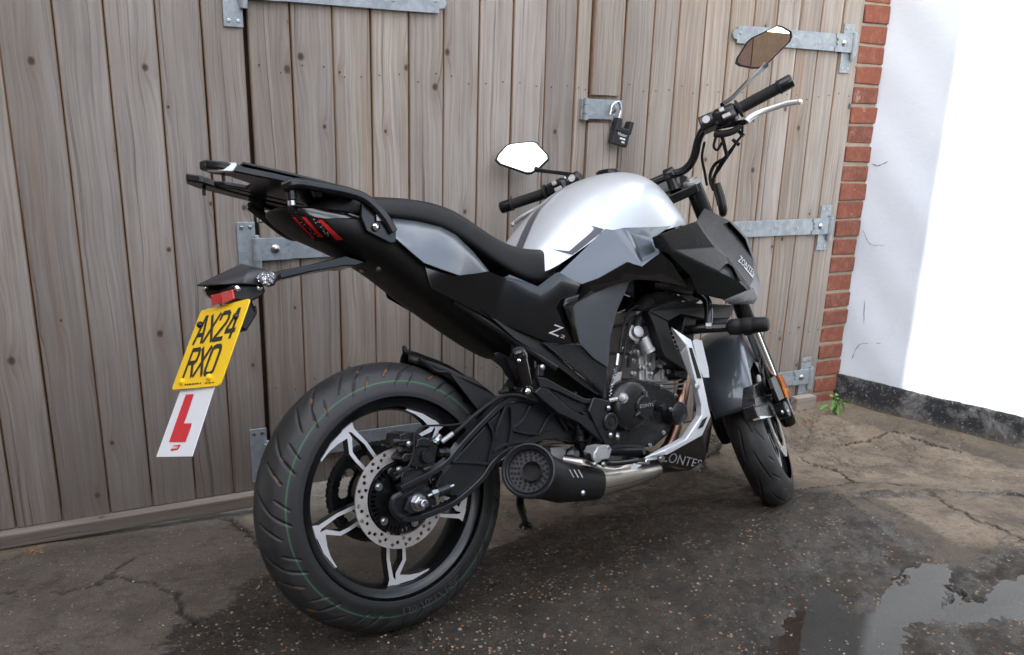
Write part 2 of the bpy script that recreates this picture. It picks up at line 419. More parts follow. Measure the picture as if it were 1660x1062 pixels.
def add_tube(bm, pts, r, n=12, sm=8, cap=True):
    """r: a number or a list of radii per control point"""
    path = catmull(pts, sm) if sm > 1 else [Vector(p) for p in pts]
    m = len(path)
    if isinstance(r, (list, tuple)):
        k = len(r) - 1; rr = []
        for i in range(m):
            t = i / (m - 1) * k; a = min(int(t), k - 1); rr.append(r[a] + (r[a + 1] - r[a]) * (t - a))
    else: rr = [r] * m
    T = [(path[min(i + 1, m - 1)] - path[max(i - 1, 0)]).normalized() for i in range(m)]
    u = T[0].orthogonal().normalized(); rings = []
    for i in range(m):
        u = (u - T[i] * u.dot(T[i])).normalized(); v = T[i].cross(u)
        rings.append([path[i] + (u * math.cos(2 * math.pi * k / n) + v * math.sin(2 * math.pi * k / n)) * rr[i] for k in range(n)])
    add_loft(bm, rings, True, cap)
def add_prism(bm, outline, offset):
    """closed polygon of 3-D points pushed along offset"""
    off = Vector(offset); P = [Vector(p) for p in outline]
    a = [bm.verts.new(p) for p in P]; b = [bm.verts.new(p + off) for p in P]; n = len(P)
    for tri in tessellate_polygon([P]):
        try:
            bm.faces.new([a[i] for i in tri]); bm.faces.new([b[i] for i in reversed(tri)])
        except ValueError: pass
    for i in range(n):
        j = (i + 1) % n; bm.faces.new((a[i], a[j], b[j], b[i]))
def BM(): return bmesh.new()
def text_polys(s, size=1.0, font_w=1.0, spacing=1.0):
    """text as a flat triangulated mesh: (verts Nx2, faces); x from 0, baseline 0"""
    cu = bpy.data.curves.new('t', 'FONT'); cu.body = s; cu.size = size; cu.space_character = spacing
    cu.offset = 0.0; cu.resolution_u = 3
    o = bpy.data.objects.new('t', cu); COL.objects.link(o)
    dg = bpy.context.evaluated_depsgraph_get()
    me = bpy.data.meshes.new_from_object(o.evaluated_get(dg))
    vs = [(v.co.x, v.co.y) for v in me.vertices]; fs = [tuple(p.vertices) for p in me.polygons]
    bpy.data.objects.remove(o); bpy.data.curves.remove(cu); bpy.data.meshes.remove(me)
    x0 = min(v[0] for v in vs); x1 = max(v[0] for v in vs); y0 = min(v[1] for v in vs); y1 = max(v[1] for v in vs)
    return [((x - x0) / (x1 - x0), (y - y0) / (y1 - y0)) for x, y in vs], fs
def smooth(a, b, x):
    t = np.clip((x - a) / (b - a), 0, 1); return t * t * (3 - 2 * t)
# ================================================================== SETTING
YB = 2.36                                   # front face of the gate boards
C0 = np.array([2.68, 2.37]); WD = np.array([.375, -.927])       # foot of the white wall and its direction
WN = np.array([-.927, -.375, 0.0])
KS = 1.065                                  # the gate, pier and wall were measured 6.5 % too near; their roots carry the correction
C0S = C0 * KS
def wall_dist(x, y): return (x - C0S[0]) * WN[0] + (y - C0S[1]) * WN[1]
def GZ(x, y):
    x = np.asarray(x, float); y = np.asarray(y, float)
    sy = np.where(y > 1.537, -.156 * (y - 1.537), -.03 * (y - 1.537))
    sy = np.clip(sy, -.16, .06)
    p = -.029 * (np.clip(x, -1.2, 2.6) - .447) + sy
    w1 = smooth(2.0, 2.50, y) * smooth(.2, 1.4, x)
    w2 = 1 - smooth(.02, .42, wall_dist(x, y))
    return p + (-.089 - p) * np.maximum(w1, w2)
def on_ground(px, py):
    z = 0.0
    for _ in range(12):
        q = WZ(px, py, z); z = float(GZ(q[0], q[1]))
    return q[0], q[1]
def seg_dist(X, Y, pts, closed):
    d = np.full(X.shape, 9.0); inside = np.zeros(X.shape, bool); n = len(pts)
    for i in range(n if closed else n - 1):
        ax, ay = pts[i]; bx, by = pts[(i + 1) % n]
        dx, dy = bx - ax, by - ay; L = dx * dx + dy * dy + 1e-12
        t = np.clip(((X - ax) * dx + (Y - ay) * dy) / L, 0, 1)
        d = np.minimum(d, np.hypot(X - ax - t * dx, Y - ay - t * dy))
        if closed:
            c = ((ay > Y) != (by > Y)) & (X < (bx - ax) * (Y - ay) / (by - ay + 1e-12) + ax); inside ^= c
    return np.where(inside, -d, d) if closed else d
def gpoly(px): return [on_ground(*p) for p in px]

WETS = [gpoly([(225, 1080), (300, 1015), (375, 985), (440, 925), (470, 905), (640, 960), (800, 880), (880, 850), (960, 835), (1040, 790), (1120, 765), (1190, 770), (1250, 800), (1320, 812), (1390, 835), (1450, 870), (1530, 925), (1600, 920), (1690, 890), (1720, 1100), (900, 1140), (200, 1140)]),
        gpoly([(905, 850), (1000, 800), (1100, 770), (1170, 720), (1150, 700), (1060, 760), (960, 800)]),
        gpoly([(1395, 818), (1500, 802), (1660, 806), (1660, 812), (1500, 812), (1400, 830)])]
LITES = [gpoly([(780, 900), (800, 730), (1180, 650), (1330, 665), (1480, 700), (1700, 770), (1700, 900), (1540, 900), (1430, 830), (1280, 800), (1000, 830), (860, 870)]),
         gpoly([(395, 830), (420, 840), (430, 905), (395, 880)])]
PUDS = [gpoly([(1210, 1045), (1290, 990), (1310, 955), (1345, 950), (1395, 985), (1435, 960), (1470, 930), (1520, 912), (1560, 920), (1530, 945), (1535, 985), (1510, 1000), (1640, 960), (1680, 950), (1690, 1010), (1500, 1010), (1480, 1030), (1500, 1100), (1150, 1120)]),
        gpoly([(1515, 985), (1575, 990), (1640, 968), (1690, 960), (1690, 1005), (1560, 1010)])]
CRACKS = [([(0, 962), (60, 963), (110, 958), (170, 945), (190, 925), (215, 905)], .005), ([(190, 940), (250, 945), (285, 965), (300, 995), (320, 1010)], .007),
          ([(370, 843), (395, 855), (410, 870), (425, 890)], .012), ([(1298, 742), (1350, 760), (1385, 790), (1440, 792), (1520, 800), (1660, 805)], .006),
          ([(1180, 690), (1170, 720), (1130, 765)], .009), ([(1385, 790), (1330, 800), (1260, 812)], .005), ([(1500, 810), (1560, 850), (1660, 890)], .006),
          ([(1440, 960), (1475, 930), (1505, 948), (1560, 975), (1535, 1005), (1590, 1000), (1660, 955)], .007), ([(1350, 720), (1450, 700), (1560, 735)], .004), ([(1390, 1035), (1300, 995)], .004)]
def build_ground():
    fx = np.arange(-.62, 3.3, .0085); fy = np.arange(.78, 2.72, .0085)
    xs = np.concatenate([[-60, -30, -15, -8, -5, -3, -2, -1.4, -1.0, -.8], fx, [3.5, 3.8, 4.5, 6, 9, 15, 30, 60]])
    ys = np.concatenate([[-60, -30, -15, -8, -5, -3, -2, -1, -.4, 0, .3, .5, .65], fy, [2.85, 3.2, 4, 6, 10, 20, 40, 60]])
    X, Y = np.meshgrid(xs, ys); Z = GZ(X, Y)
    rg = np.random.default_rng(3)
    def vnoise(s, seed):
        r = np.random.default_rng(seed).random((64, 64)); u = X * s; v = Y * s
        iu = np.floor(u).astype(int); iv = np.floor(v).astype(int); fu = u - iu; fv = v - iv
        fu = fu * fu * (3 - 2 * fu); fv = fv * fv * (3 - 2 * fv)
        g = lambda a, b: r[(a) % 64, (b) % 64]
        return (g(iu, iv) * (1 - fu) + g(iu + 1, iv) * fu) * (1 - fv) + (g(iu, iv + 1) * (1 - fu) + g(iu + 1, iv + 1) * fu) * fv - .5
    wob = .05 * vnoise(6, 1) + .03 * vnoise(15, 2) + .014 * vnoise(40, 5)
    wet = np.zeros(X.shape)
    for p in WETS: wet = np.maximum(wet, 1 - smooth(-.15, .15, seg_dist(X, Y, p, True) + wob * .6))
    lite = np.zeros(X.shape)
    for p in LITES: lite = np.maximum(lite, 1 - smooth(-.06, .06, seg_dist(X, Y, p, True) + wob))
    pud = np.zeros(X.shape)
    for p in PUDS: pud = np.maximum(pud, 1 - smooth(-.06, .05, seg_dist(X, Y, p, True) + wob * 1.3))
    crack = np.zeros(X.shape)
    for p, wd in CRACKS:
        pp = [on_ground(*q) for q in p]
        d = seg_dist(X + .03 * vnoise(25, 8) + .014 * vnoise(70, 9), Y + .03 * vnoise(25, 10) + .014 * vnoise(70, 11), pp, False)
        crack = np.maximum(crack, 1 - smooth(wd * .35, wd * 1.25, d + .004 * vnoise(50, 4)))
    wdist = wall_dist(X, Y)
    dirt = np.maximum((1 - smooth(.0, .16, wdist + wob)), (1 - smooth(.02, .2, 2.48 - Y + wob * 1.3)) * smooth(1.2, 2.0, X))
    dirt = np.maximum(dirt, .45 * (1 - smooth(0, .05, abs(2.46 - Y) + wob)))
    fineR = (X > -.7) & (X < 3.35) & (Y > .75) & (Y < 2.74)
    rough = .006 * vnoise(9, 21) + .004 * vnoise(30, 22) + .0022 * vnoise(80, 23)
    Zp = float(GZ(1.3, 1.05)) - .004
    near_p = np.zeros(X.shape)
    for p in PUDS: near_p = np.maximum(near_p, 1 - smooth(.12, .8, seg_dist(X, Y, p, True)))
    Z = np.where(fineR, Z + rough * (1 - .5 * near_p), Z)
    # let the water lie level: the bed under it is pressed below the surface, the rim kept above
    Z = np.where(fineR, Z * (1 - near_p) + (Zp + .007 + rough * .9) * near_p, Z)
    Z = np.where(fineR, Z - .0125 * pud - .006 * crack + near_p * (.003 * vnoise(55, 31) + .0035 * vnoise(110, 32)), Z)
    wet = np.maximum(wet, near_p * .0)
    ny, nx = X.shape
    co = np.stack([X, Y, Z], -1).reshape(-1, 3)
    me = bpy.data.meshes.new('yard_ground')
    idx = np.arange(nx * ny).reshape(ny, nx)
    fc = np.stack([idx[:-1, :-1], idx[:-1, 1:], idx[1:, 1:], idx[1:, :-1]], -1).reshape(-1, 4)
    me.vertices.add(len(co)); me.vertices.foreach_set('co', co.ravel())
    me.loops.add(fc.size); me.loops.foreach_set('vertex_index', fc.ravel())
    me.polygons.add(len(fc)); me.polygons.foreach_set('loop_start', np.arange(0, fc.size, 4)); me.polygons.foreach_set('loop_total', np.full(len(fc), 4))
    me.update(calc_edges=True)
    for nm, a in (('wet', wet), ('lite', lite), ('crack', crack), ('dirt', dirt)):
        at = me.attributes.new(nm, 'FLOAT', 'POINT'); at.data.foreach_set('value', a.ravel().astype(np.float32))
    me.polygons.foreach_set('use_smooth', np.ones(len(fc), bool))
    o = link('ground', me, M_GROUND); tag(o, 'patched grey brown concrete yard, soaked dark in front', 'ground', kind='structure')
    return Zp
ZP = build_ground()
bm = BM()
xs0, ys0 = zip(*[p for q in PUDS for p in q])
a = [bm.verts.new((x, y, ZP)) for x, y in ((min(xs0) - .1, min(ys0) - .1), (max(xs0) + .12, min(ys0) - .1), (max(xs0) + .12, max(ys0) + .05), (min(xs0) - .1, max(ys0) + .05))]
bm.faces.new(a)
tag(from_bm('puddle', bm, M_WATER), 'still grey puddle of rain water in the broken concrete at lower right', 'puddle', kind='structure')

M_NAIL = simple('rusty nail', (.07, .045, .032), .7, .3)
# ------------------------------------------------------------------ gate boards
def add_board(bm, x0, x1, z0, z1, y0, th=.022, ch=.006, tilt=0.0):
    """a board with eased front edges, so a V groove shows between neighbours"""
    lay = bm.verts.layers.float.get('edge') or bm.verts.layers.float.new('edge')
    prof = [(x0, y0 + th), (x0, y0 + ch), (x0 + ch * .35, y0 + ch * .3), (x0 + ch, y0), (x1 - ch, y0), (x1 - ch * .35, y0 + ch * .3), (x1, y0 + ch), (x1, y0 + th)]
    zs = np.linspace(z0, z1, 9); rings = []
    ph = rnd.random() * 6
    for z in zs:
        dx = .0012 * math.sin(z * 3 + ph)
        rings.append([(x + dx + tilt * (z - z0), y, z) for x, y in prof])
    for r in add_loft(bm, rings):
        for i in (0, 1, 2, 5, 6, 7): r[i][lay] = 1.0
def boards(xs, z0, z1, y0=YB, gap=.0014, tilts=None):
    bm = BM()
    for i, (a, b) in enumerate(zip(xs[:-1], xs[1:])):
        add_board(bm, a + gap / 2, b - gap / 2, z0 + rnd.uniform(-.003, .003), z1, y0 + rnd.uniform(0, .0025))
    return bm
def screws(parent, pts, y, r=.0055, name='screw', mat=None):
    for x, z in pts:
        bm = BM(); add_lathe(bm, (x, y, z), (0, -1, 0), [(-.001, r), (.0008, r), (.0014, r * .8), (.0012, r * .35), (.0002, r * .3)], 14)
        from_bm(name, bm, mat or M_ZINC, parent)
def strap_hinge(parent, side, zc, slope, length, platex, plate_z, yf=YB, tip=True):
    """side=+1: pivots on the right, strap runs left"""
    h = empty_part('strap_hinge', parent)
    # fixed plate
    bm = BM(); x0, x1 = platex
    add_box(bm, (x0, yf - .006, plate_z[0]), (x1, yf - .001, plate_z[1]))
    from_bm('hinge_plate', bm, M_GALV, h, .0015)
    scp = []
    for z in (plate_z[0] + .016, plate_z[1] - .016):
        for x in (x0 + .013, x1 - .013): scp.append((x, z))
    screws(h, scp, yf - .006)
    # strap with rounded notch tip
    def P(s, t): return Vector(((x1 - .004 if side > 0 else x0 + .004 ) - side * s, 0, zc + t + slope * s))
    L = length; hh = .031
    if side < 0: 
        def P(s, t): return Vector((x1 + s, 0, zc + t + slope * s))
    out = [(0, hh), (L * .75, hh * .98), (L - .022, hh * .93)]
    if tip: out += [(L - .022, hh * .55), (L - .006, hh * .45), (L, 0), (L - .006, -hh * .45), (L - .022, -hh * .55)]
    out += [(L - .022, -hh * .93), (L * .75, -hh * .98), (0, -hh)]
    bm = BM(); add_prism(bm, [P(s, t) + Vector((0, yf - .0125, 0)) for s, t in out], (0, .0055, 0))
    from_bm('strap', bm, M_GALV, h, .0012)
    # doubled end piece with the cusped edge
    bm = BM()
    o2 = [(-.002, hh + .0015), (.095, hh + .0015), (.095, hh * .55), (.088, hh * .45), (.084, .008), (.091, 0), (.084, -.008), (.088, -hh * .45), (.095, -hh * .55), (.095, -hh - .0015), (-.002, -hh - .0015)]
    add_prism(bm, [P(s, t) + Vector((0, yf - .0165, 0)) for s, t in o2], (0, .0035, 0))
    from_bm('strap_end', bm, M_GALV, h, .001)
    bm = BM(); q = P(.052, 0); add_lathe(bm, (q.x, yf - .0165, q.z), (0, -1, 0), [(0, .0135), (.002, .0132), (.0055, .0095), (.008, .004), (.0083, .0005)], 20)
    from_bm('coach_bolt', bm, M_ZINC, h)
    pp = [P(L * t, .004 * (-1) ** i) for i, t in enumerate((.94, .72, .5, .3)) if L * t > .12]
    screws(h, [(p.x, p.z) for p in pp], yf - .0125)
    # knuckle barrel and pin
    kx = x1 + .006 if side > 0 else x1 + .002
    kx = (x1 - .004) if side > 0 else (x1 + .002)
    bm = BM(); add_lathe(bm, (kx, yf - .014, zc - hh - .002), (0, 0, 1), [(0, .0125), (2 * hh + .004, .0125)], 20)
    from_bm('knuckle', bm, M_GALV, h, .001)
    bm = BM(); add_lathe(bm, (kx, yf - .014, zc - hh - .026), (0, 0, 1), [(0, .0105), (.0245, .0115)], 18); from_bm('hinge_pin', bm, M_GALV, h)
    bm = BM(); add_lathe(bm, (kx, yf - .014, zc + hh + .002), (0, 0, 1), [(0, .008), (.007, .0075), (.009, .004)], 16)
    from_bm('pin_head', bm, M_GALV, h)
def empty_part(name, parent):
    o = bpy.data.objects.new(name, None); COL.objects.link(o); o.parent = parent; o.empty_display_size = .05; return o

# fixed boarding left of the gates, with its sill rail
fp = empty('timber_boarding', (-.4, YB, 0), 'fixed grey weathered board panel at far left, standing on a long bottom rail', 'wooden panel')
def under(ob, root):
    ob.parent = root; ob.matrix_parent_inverse = root.matrix_world.inverted(); return ob
def root_inv(root):
    bpy.context.view_layer.update()
    for ch in root.children: ch.matrix_parent_inverse = root.matrix_world.inverted()
xsL = [-1.62, -1.5, -1.375, -1.25, -1.13, -1.0, -.885, -.76, -.64, -.525, -.41, -.297, -.176, -.063, .0565, .1665, .272]
b = from_bm('board_cladding', boards(xsL, .002, 3.1), M_WOOD, fp)
bm = BM(); add_box(bm, (-1.7, 2.327, -.0405), (.285, 2.40, -.0005)); b2 = from_bm('bottom_rail', bm, M_RAIL, fp, .003)
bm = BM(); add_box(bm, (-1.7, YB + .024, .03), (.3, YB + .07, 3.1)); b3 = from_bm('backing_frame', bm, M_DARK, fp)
root_inv(fp)

g1 = empty('gate_leaf', (.283, YB, 0), 'wide grey board gate leaf in the middle, behind the motorcycle, hung at its left', 'gate', 'timber gate leaves')
xs1 = [.283, .3955, .511, .621, .734, .8425, .957, 1.07, 1.185, 1.295, 1.347]
b = from_bm('board_cladding', boards(xs1, -.004, 3.1), M_WOOD, g1)
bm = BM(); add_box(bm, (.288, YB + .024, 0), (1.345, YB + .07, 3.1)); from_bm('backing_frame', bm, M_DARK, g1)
strap_hinge(g1, -1, 1.462, .0, .575, (.222, .272), (1.357, 1.515))
strap_hinge(g1, -1, .757, .0, .57, (.222, .272), (.658, .836))
strap_hinge(g1, -1, .124, .0, .57, (.222, .272), (.03, .205))
for a_, b_ in zip(xs1[:-1], xs1[1:]):
    screws(g1, [(a_ + (b_ - a_) * t + rnd.uniform(-.004, .004), z + rnd.uniform(-.018, .018)) for z in (.33, 1.255) for t in (.25, .75)], YB - .0003, .0019, 'nail', M_NAIL)
root_inv(g1)
g2 = empty('gate_leaf', (2.525, YB, 0), 'grey board gate leaf hung beside the brick pier at right', 'gate', 'timber gate leaves')
xs2 = [1.353, 1.475, 1.585, 1.686, 1.796, 1.90, 2.005, 2.108, 2.215, 2.32, 2.425, 2.527]
b = from_bm('board_cladding', boards(xs2, -.004, 3.1), M_WOOD, g2)
# the closing batten, notched for the hasp staple
bm = BM(); add_board(bm, 1.353, 1.462, 1.222, 3.1, YB - .0135, .012, .003); add_board(bm, 1.345, 1.462, -.004, 1.132, YB - .0135, .012, .003)
from_bm('closing_batten', bm, M_WOOD, g2)
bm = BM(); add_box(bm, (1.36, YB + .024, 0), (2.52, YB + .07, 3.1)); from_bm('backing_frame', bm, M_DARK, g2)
strap_hinge(g2, 1, 1.4455, .0, .575, (2.43, 2.484), (1.34, 1.515))
strap_hinge(g2, 1, .757, .0, .57, (2.43, 2.484), (.658, .838))
strap_hinge(g2, 1, .124, .0, .57, (2.43, 2.484), (.032, .205))
for a_, b_ in zip(xs2[1:-1], xs2[2:]):
    screws(g2, [(a_ + (b_ - a_) * t + rnd.uniform(-.004, .004), z + rnd.uniform(-.018, .018)) for z in (.33, 1.255) for t in (.25, .75)], YB - .0003, .0019, 'nail', M_NAIL)
root_inv(g2)
# hasp
hs = empty('hasp', (1.39, YB, 1.18), 'dull grey hinged hasp and staple across the meeting gate leaves', 'hasp')
yh = YB - .0165
bm = BM(); add_box(bm, (1.337, yh - .004, 1.145), (1.468, yh, 1.208)); from_bm('hasp_plate', bm, M_GALV, hs, .0012)
bm = BM()
for z0, z1 in ((1.141, 1.160), (1.1615, 1.189), (1.1905, 1.211)): add_lathe(bm, (1.328, yh - .006, z0), (0, 0, 1), [(0, .0088), (z1 - z0, .0088)], 18)
add_box(bm, (1.315, yh + .001, 1.143), (1.337, YB - .0005, 1.209))
from_bm('hasp_knuckle', bm, M_GALV, hs, .0008)
bm = BM(); zc = 1.181
add_tube(bm, [(1.424, yh + .002, zc - .011), (1.424, yh - .022, zc - .011), (1.424, yh - .033, zc), (1.424, yh - .022, zc + .011), (1.424, yh + .002, zc + .011)], .0045, 10)
from_bm('staple', bm, M_GALV, hs)
screws(hs, [(1.4385, 1.156)], yh - .004, .005)
root_inv(hs)

# padlock hanging open from the staple
pl = empty('padlock', (1.447, yh - .03, 1.13), 'black open padlock hanging by its steel shackle from the hasp', 'padlock')
def LK(px, py): q = WY(px, py, yh - .028); return Vector(q)
# body axes measured on the photograph: it hangs turned a little clockwise
top, bot = LK(1013, 192), LK(1000, 242)
dz = (top - bot).normalized(); dx = Vector((dz.z, 0, -dz.x)).normalized()
cen = (LK(985, 232) + LK(1025, 205)) / 2
def LP(u, v, y): return cen + dx * u + dz * v + Vector((0, y, 0))
W2 = .031; 
bm = BM(); body = [(-W2, -.036), (W2, -.036), (W2, .016), (-W2, .016)]
add_prism(bm, [LP(u, v, -.014) for u, v in body], (0, .03, 0)); from_bm('lock_body', bm, M_LOCKBLK, pl, .004, 3)
bm = BM(); sh = [(-W2 - .002, .008), (W2 + .002, .008), (W2 + .002, .05), (W2 - .012, .05), (W2 - .015, .022), (-W2 + .021, .022), (-W2 + .018, .05), (-W2 + .001, .05)]
add_prism(bm, [LP(u, v, -.016) for u, v in sh], (0, .034, 0)); from_bm('shroud_collar', bm, M_LOCKBLK, pl, .003, 3)
bm = BM(); sx = -W2 + .0095
add_tube(bm, [LP(sx, .03, 0), LP(sx, .062, 0), LP(sx - .002, .082, 0), LP(sx - .017, .098, 0), LP(sx - .034, .084, 0), LP(sx - .036, .062, 0), LP(sx - .036, .052, 0)], .0047, 14)
from_bm('shackle', bm, M_CHROME, pl)
for u0, v0, wd, ht in ((-.006, -.015, .022, .0055), (.004, -.025, .012, .005)):      # lines too small to read in the photograph
    bm = BM(); bm.faces.new([bm.verts.new(LP(u0 + x * wd, v0 + y * ht, -.0145)) for x, y in ((0, 0), (1, 0), (1, 1), (0, 1))]); from_bm('print_line', bm, M_WHITEINK, pl, fix=False)
for s_, u0, v0, wd, ht in (('Master', -.017, -.004, .036, .0095),):
    vs, fs = text_polys(s_); bm = BM(); vv = [bm.verts.new(LP(u0 + x * wd, v0 + y * ht, -.0145)) for x, y in vs]
    for f in fs:
        try: bm.faces.new([vv[i] for i in f])
        except ValueError: pass
    from_bm('lettering', bm, M_WHITEINK, pl, fix=False)
root_inv(pl)

# offcut block at the foot of the gate
bm = BM(); p = WY(1294, 666, 2.318); q = WY(1324, 645, 2.318)
zb = -.020
add_box(bm, (2.392, 2.315, zb), (2.50, 2.354, zb + .062)); tag(from_bm('timber_block', bm, M_RAIL, None, .004), 'short cracked timber block on the ground at the foot of the right gate hinge', 'wood block')

# ------------------------------------------------------------------ brick pier
pr = empty('brick_pier', (2.61, 2.37, 0), 'narrow red brick pier with sandy joints between the gate and the white wall', 'brick pier')
bm = BM(); rows = []; zrow = -.045
bh, jt = .0645, .0105
k = 0
while zrow < 3.0:
    jx = rnd.uniform(-.003, .003); x1 = 2.675 + rnd.uniform(-.005, .006); y0 = 2.372 + rnd.uniform(-.003, .004)
    h_ = bh + rnd.uniform(-.003, .002)
    nx, nz = 6, 4
    vs = add_box(bm, (2.539 + jx, y0, zrow), (x1, y0 + .09, zrow + h_))
    for v in vs: v.co += Vector((rnd.uniform(-.002, .002), 0, rnd.uniform(-.003, .003)))
    zrow += bh + jt; k += 1
ob = from_bm('brickwork', bm, M_BRICK, pr, .005, 2)
bm = BM(); N = 60
add_box(bm, (2.541, 2.379, -.06), (2.673, 2.46, 3.0)); from_bm('mortar', bm, M_MORTAR, pr)
root_inv(pr)

# ------------------------------------------------------------------ white wall with black plinth band
ww = empty('rendered_wall', (C0[0], C0[1], 0), 'tall white painted rendered wall with a worn black band at its foot', 'wall')
def WL(s, n, z): return (C0[0] + WD[0] * s + WN[0] * n, C0[1] + WD[1] * s + WN[1] * n, z)
bm = BM()
ns_, nz_ = 200, 150
S = np.concatenate([np.linspace(-.02, .93, 120)]); Zs = np.linspace(.085, 3.0, 130)
vr = []
wn = np.random.default_rng(5).random((len(Zs), 1))
for zi, z in enumerate(Zs):
    row = []
    for si, s in enumerate(S):
        s2 = s + (rnd.uniform(-.006, .007) if si == 0 else 0)
        n = .0035 * math.sin(z * 7 + s * 3) * math.sin(s * 9 + z * 2) + .002 * math.sin(z * 19 + s * 23)
        row.append(bm.verts.new(WL(s2, n, z)))
    vr.append(row)
for r0, r1 in zip(vr[:-1], vr[1:]):
    for i in range(len(S) - 1): bm.faces.new((r0[i], r0[i + 1], r1[i + 1], r1[i]))
from_bm('wall_face', bm, M_RENDER, ww)
bm = BM(); add_prism(bm, [WL(-.02, -.012, -.3), WL(.93, -.012, -.3), WL(.93, -.2, -.3), WL(-.02, -.2, -.3)], (0, 0, 3.3)); from_bm('wall_core', bm, M_RENDER, ww)
bm = BM(); rings = []
for s in np.linspace(-.012, .93, 40):
    zt = .103 + .002 * math.sin(s * 13) + rnd.uniform(-.0015, .0015); n = .014 + .002 * math.sin(s * 8)
    rings.append([WL(s, .004, -.12), WL(s, n + .006, -.12), WL(s, n + .004, .02), WL(s, n, zt - .012), WL(s, n - .004, zt - .003), WL(s, .004, zt)])
add_loft(bm, rings); from_bm('painted_band', bm, M_PLINTH, ww)
# hairline cracks in the render
bm = BM()
def hair(pts, wd):
    q = [WP(x, y, (C0[0] + WN[0] * .0045, C0[1] + WN[1] * .0045, 0), WN) for x, y in pts]
    qq = catmull([Vector(t) for t in q], 5); side = Vector((WD[0], WD[1], 0)); ups = Vector((0, 0, 1))
    L = []; 
    for i, p in enumerate(qq):
        t = (qq[min(i + 1, len(qq) - 1)] - qq[max(i - 1, 0)]).normalized(); nrm = Vector(WN).cross(t).normalized()
        p = p + nrm * rnd.uniform(-.0015, .0015); hw = wd * rnd.uniform(.3, 1) * (1 if 0 < i < len(qq) - 1 else .2)
        L.append((bm.verts.new(p + nrm * hw), bm.verts.new(p - nrm * hw)))
    for (a, b), (c, d) in zip(L[:-1], L[1:]): bm.faces.new((a, c, d, b))
hair([(1413, 266), (1425, 268), (1440, 262)], .003); hair([(1398, 372), (1410, 395), (1434, 398)], .0018)
hair([(1380, 583), (1392, 560), (1410, 556), (1428, 557)], .0022); hair([(1400, 525), (1402, 485)], .002)
hair([(1610, 515), (1625, 514)], .004)
from_bm('hairline_crack', bm, simple('crack in render', (.27, .28, .29), .9), ww)
root_inv(ww)

# carry the correction about the viewpoint
bpy.context.view_layer.update()
SM = Matrix.Translation(CAMP) @ Matrix.Scale(KS, 4) @ Matrix.Translation(-Vector(CAMP))
for r_ in [o for o in COL.objects if o.parent is None and o.name.split('.')[0] in ('timber_boarding', 'gate_leaf', 'hasp', 'padlock', 'timber_block', 'brick_pier', 'rendered_wall')]:
    r_.matrix_world = SM @ r_.matrix_world

# ------------------------------------------------------------------ weed at the foot of the pier
wx, wy = on_ground(1352, 668); wz = float(GZ(wx, wy))
wd_ = empty('weed', (wx, wy, wz), 'small bright green weed growing from the corner below the brick pier', 'plant')
bmS = BM(); bmL = BM()
def leaf(base, tip, width, droop=.006):
    base = Vector(base); tip = Vector(tip); d = tip - base; side = Vector((0, 0, 1)).cross(d)
    if side.length < 1e-4: side = Vector((1, 0, 0))
    side = side.normalized() * width; side = side + Vector((0, 0, rnd.uniform(-.3, .3) * width)); up = d.cross(side).normalized() * droop
    N = 7; L = []
    for i in range(N):
        t = i / (N - 1); w_ = math.sin(math.pi * min(1, t * .88 + .09)) ** .75 * (1 if i < N - 1 else .0) + .02
        c_ = base + d * t - Vector((0, 0, droop * 4 * t * t))
        L.append([bmL.verts.new(c_ + side * w_ * .5 + up), bmL.verts.new(c_), bmL.verts.new(c_ - side * w_ * .5 + up)])
    for a, b in zip(L[:-1], L[1:]):
        for i in (0, 1): bmL.faces.new((a[i], a[i + 1], b[i + 1], b[i]))
def wpix(px, py, dy=0): return Vector(WY(px, py, wy + dy)) - Vector((wx, wy, wz))
root_ = Vector((0, 0, 0))
for st, lv in (((1354, 640), [((1352, 645), (1345, 636), .02), ((1355, 643), (1362, 633), .019), ((1353, 648), (1362, 650), .018)]),
               ((1365, 648), [((1364, 650), (1378, 648), .027), ((1362, 652), (1369, 659), .015)]),
               ((1340, 660), [((1343, 658), (1331, 659), .024)]),
               ((1356, 655), [((1356, 656), (1357, 671), .03), ((1355, 655), (1348, 660), .016)]),
               ((1360, 645), [((1358, 648), (1364, 641), .018), ((1356, 650), (1350, 650), .016)])):
    e = wpix(*st, -.01); add_tube(bmS, [root_, root_.lerp(e, .5) + Vector((0, -.004, .008)), e], .0016, 6, 4)
    for a_, b_, w_ in lv: leaf(wpix(*a_, -.012), wpix(*b_, -.02 + rnd.uniform(-.008, .008)), w_)
from_bm('stem', bmS, M_STEM, wd_); from_bm('leaf_cluster', bmL, M_LEAF, wd_, fix=False)

# ------------------------------------------------------------------ loose bits on the ground
def litter(n, region, size, mat, name, label, cat, seed, flat=.5):
    r = random.Random(seed); bm = BM(); k = 0
    poly = gpoly(region); xs_ = [p[0] for p in poly]; ys_ = [p[1] for p in poly]
    while k < n:
        x = r.uniform(min(xs_), max(xs_)); y = r.uniform(min(ys_), max(ys_))
        if float(seg_dist(np.array([x]), np.array([y]), poly, True)[0]) > 0: continue
        k += 1; s = size * r.uniform(.4, 1.3); z = float(GZ(x, y))
        M = Matrix.Translation((x, y, z + s * .05)) @ Matrix.Rotation(r.uniform(0, 6.3), 4, 'Z') @ Matrix.Rotation(r.uniform(-.4, .4), 4, 'X') @ Matrix.Diagonal((s, s * r.uniform(.5, .9), s * flat, 1))
        res = bmesh.ops.create_icosphere(bm, subdivisions=1, radius=1, matrix=M)
        for v in res['verts']: v.co += Vector((r.uniform(-1, 1), r.uniform(-1, 1), r.uniform(-1, 1))) * s * .18
    o = from_bm(name, bm, mat); tag(o, label, cat, kind='stuff'); return o
M_GRIT = NT('loose grit'); _isl = M_GRIT.n('NewGeometry').outputs['Random Per Island']
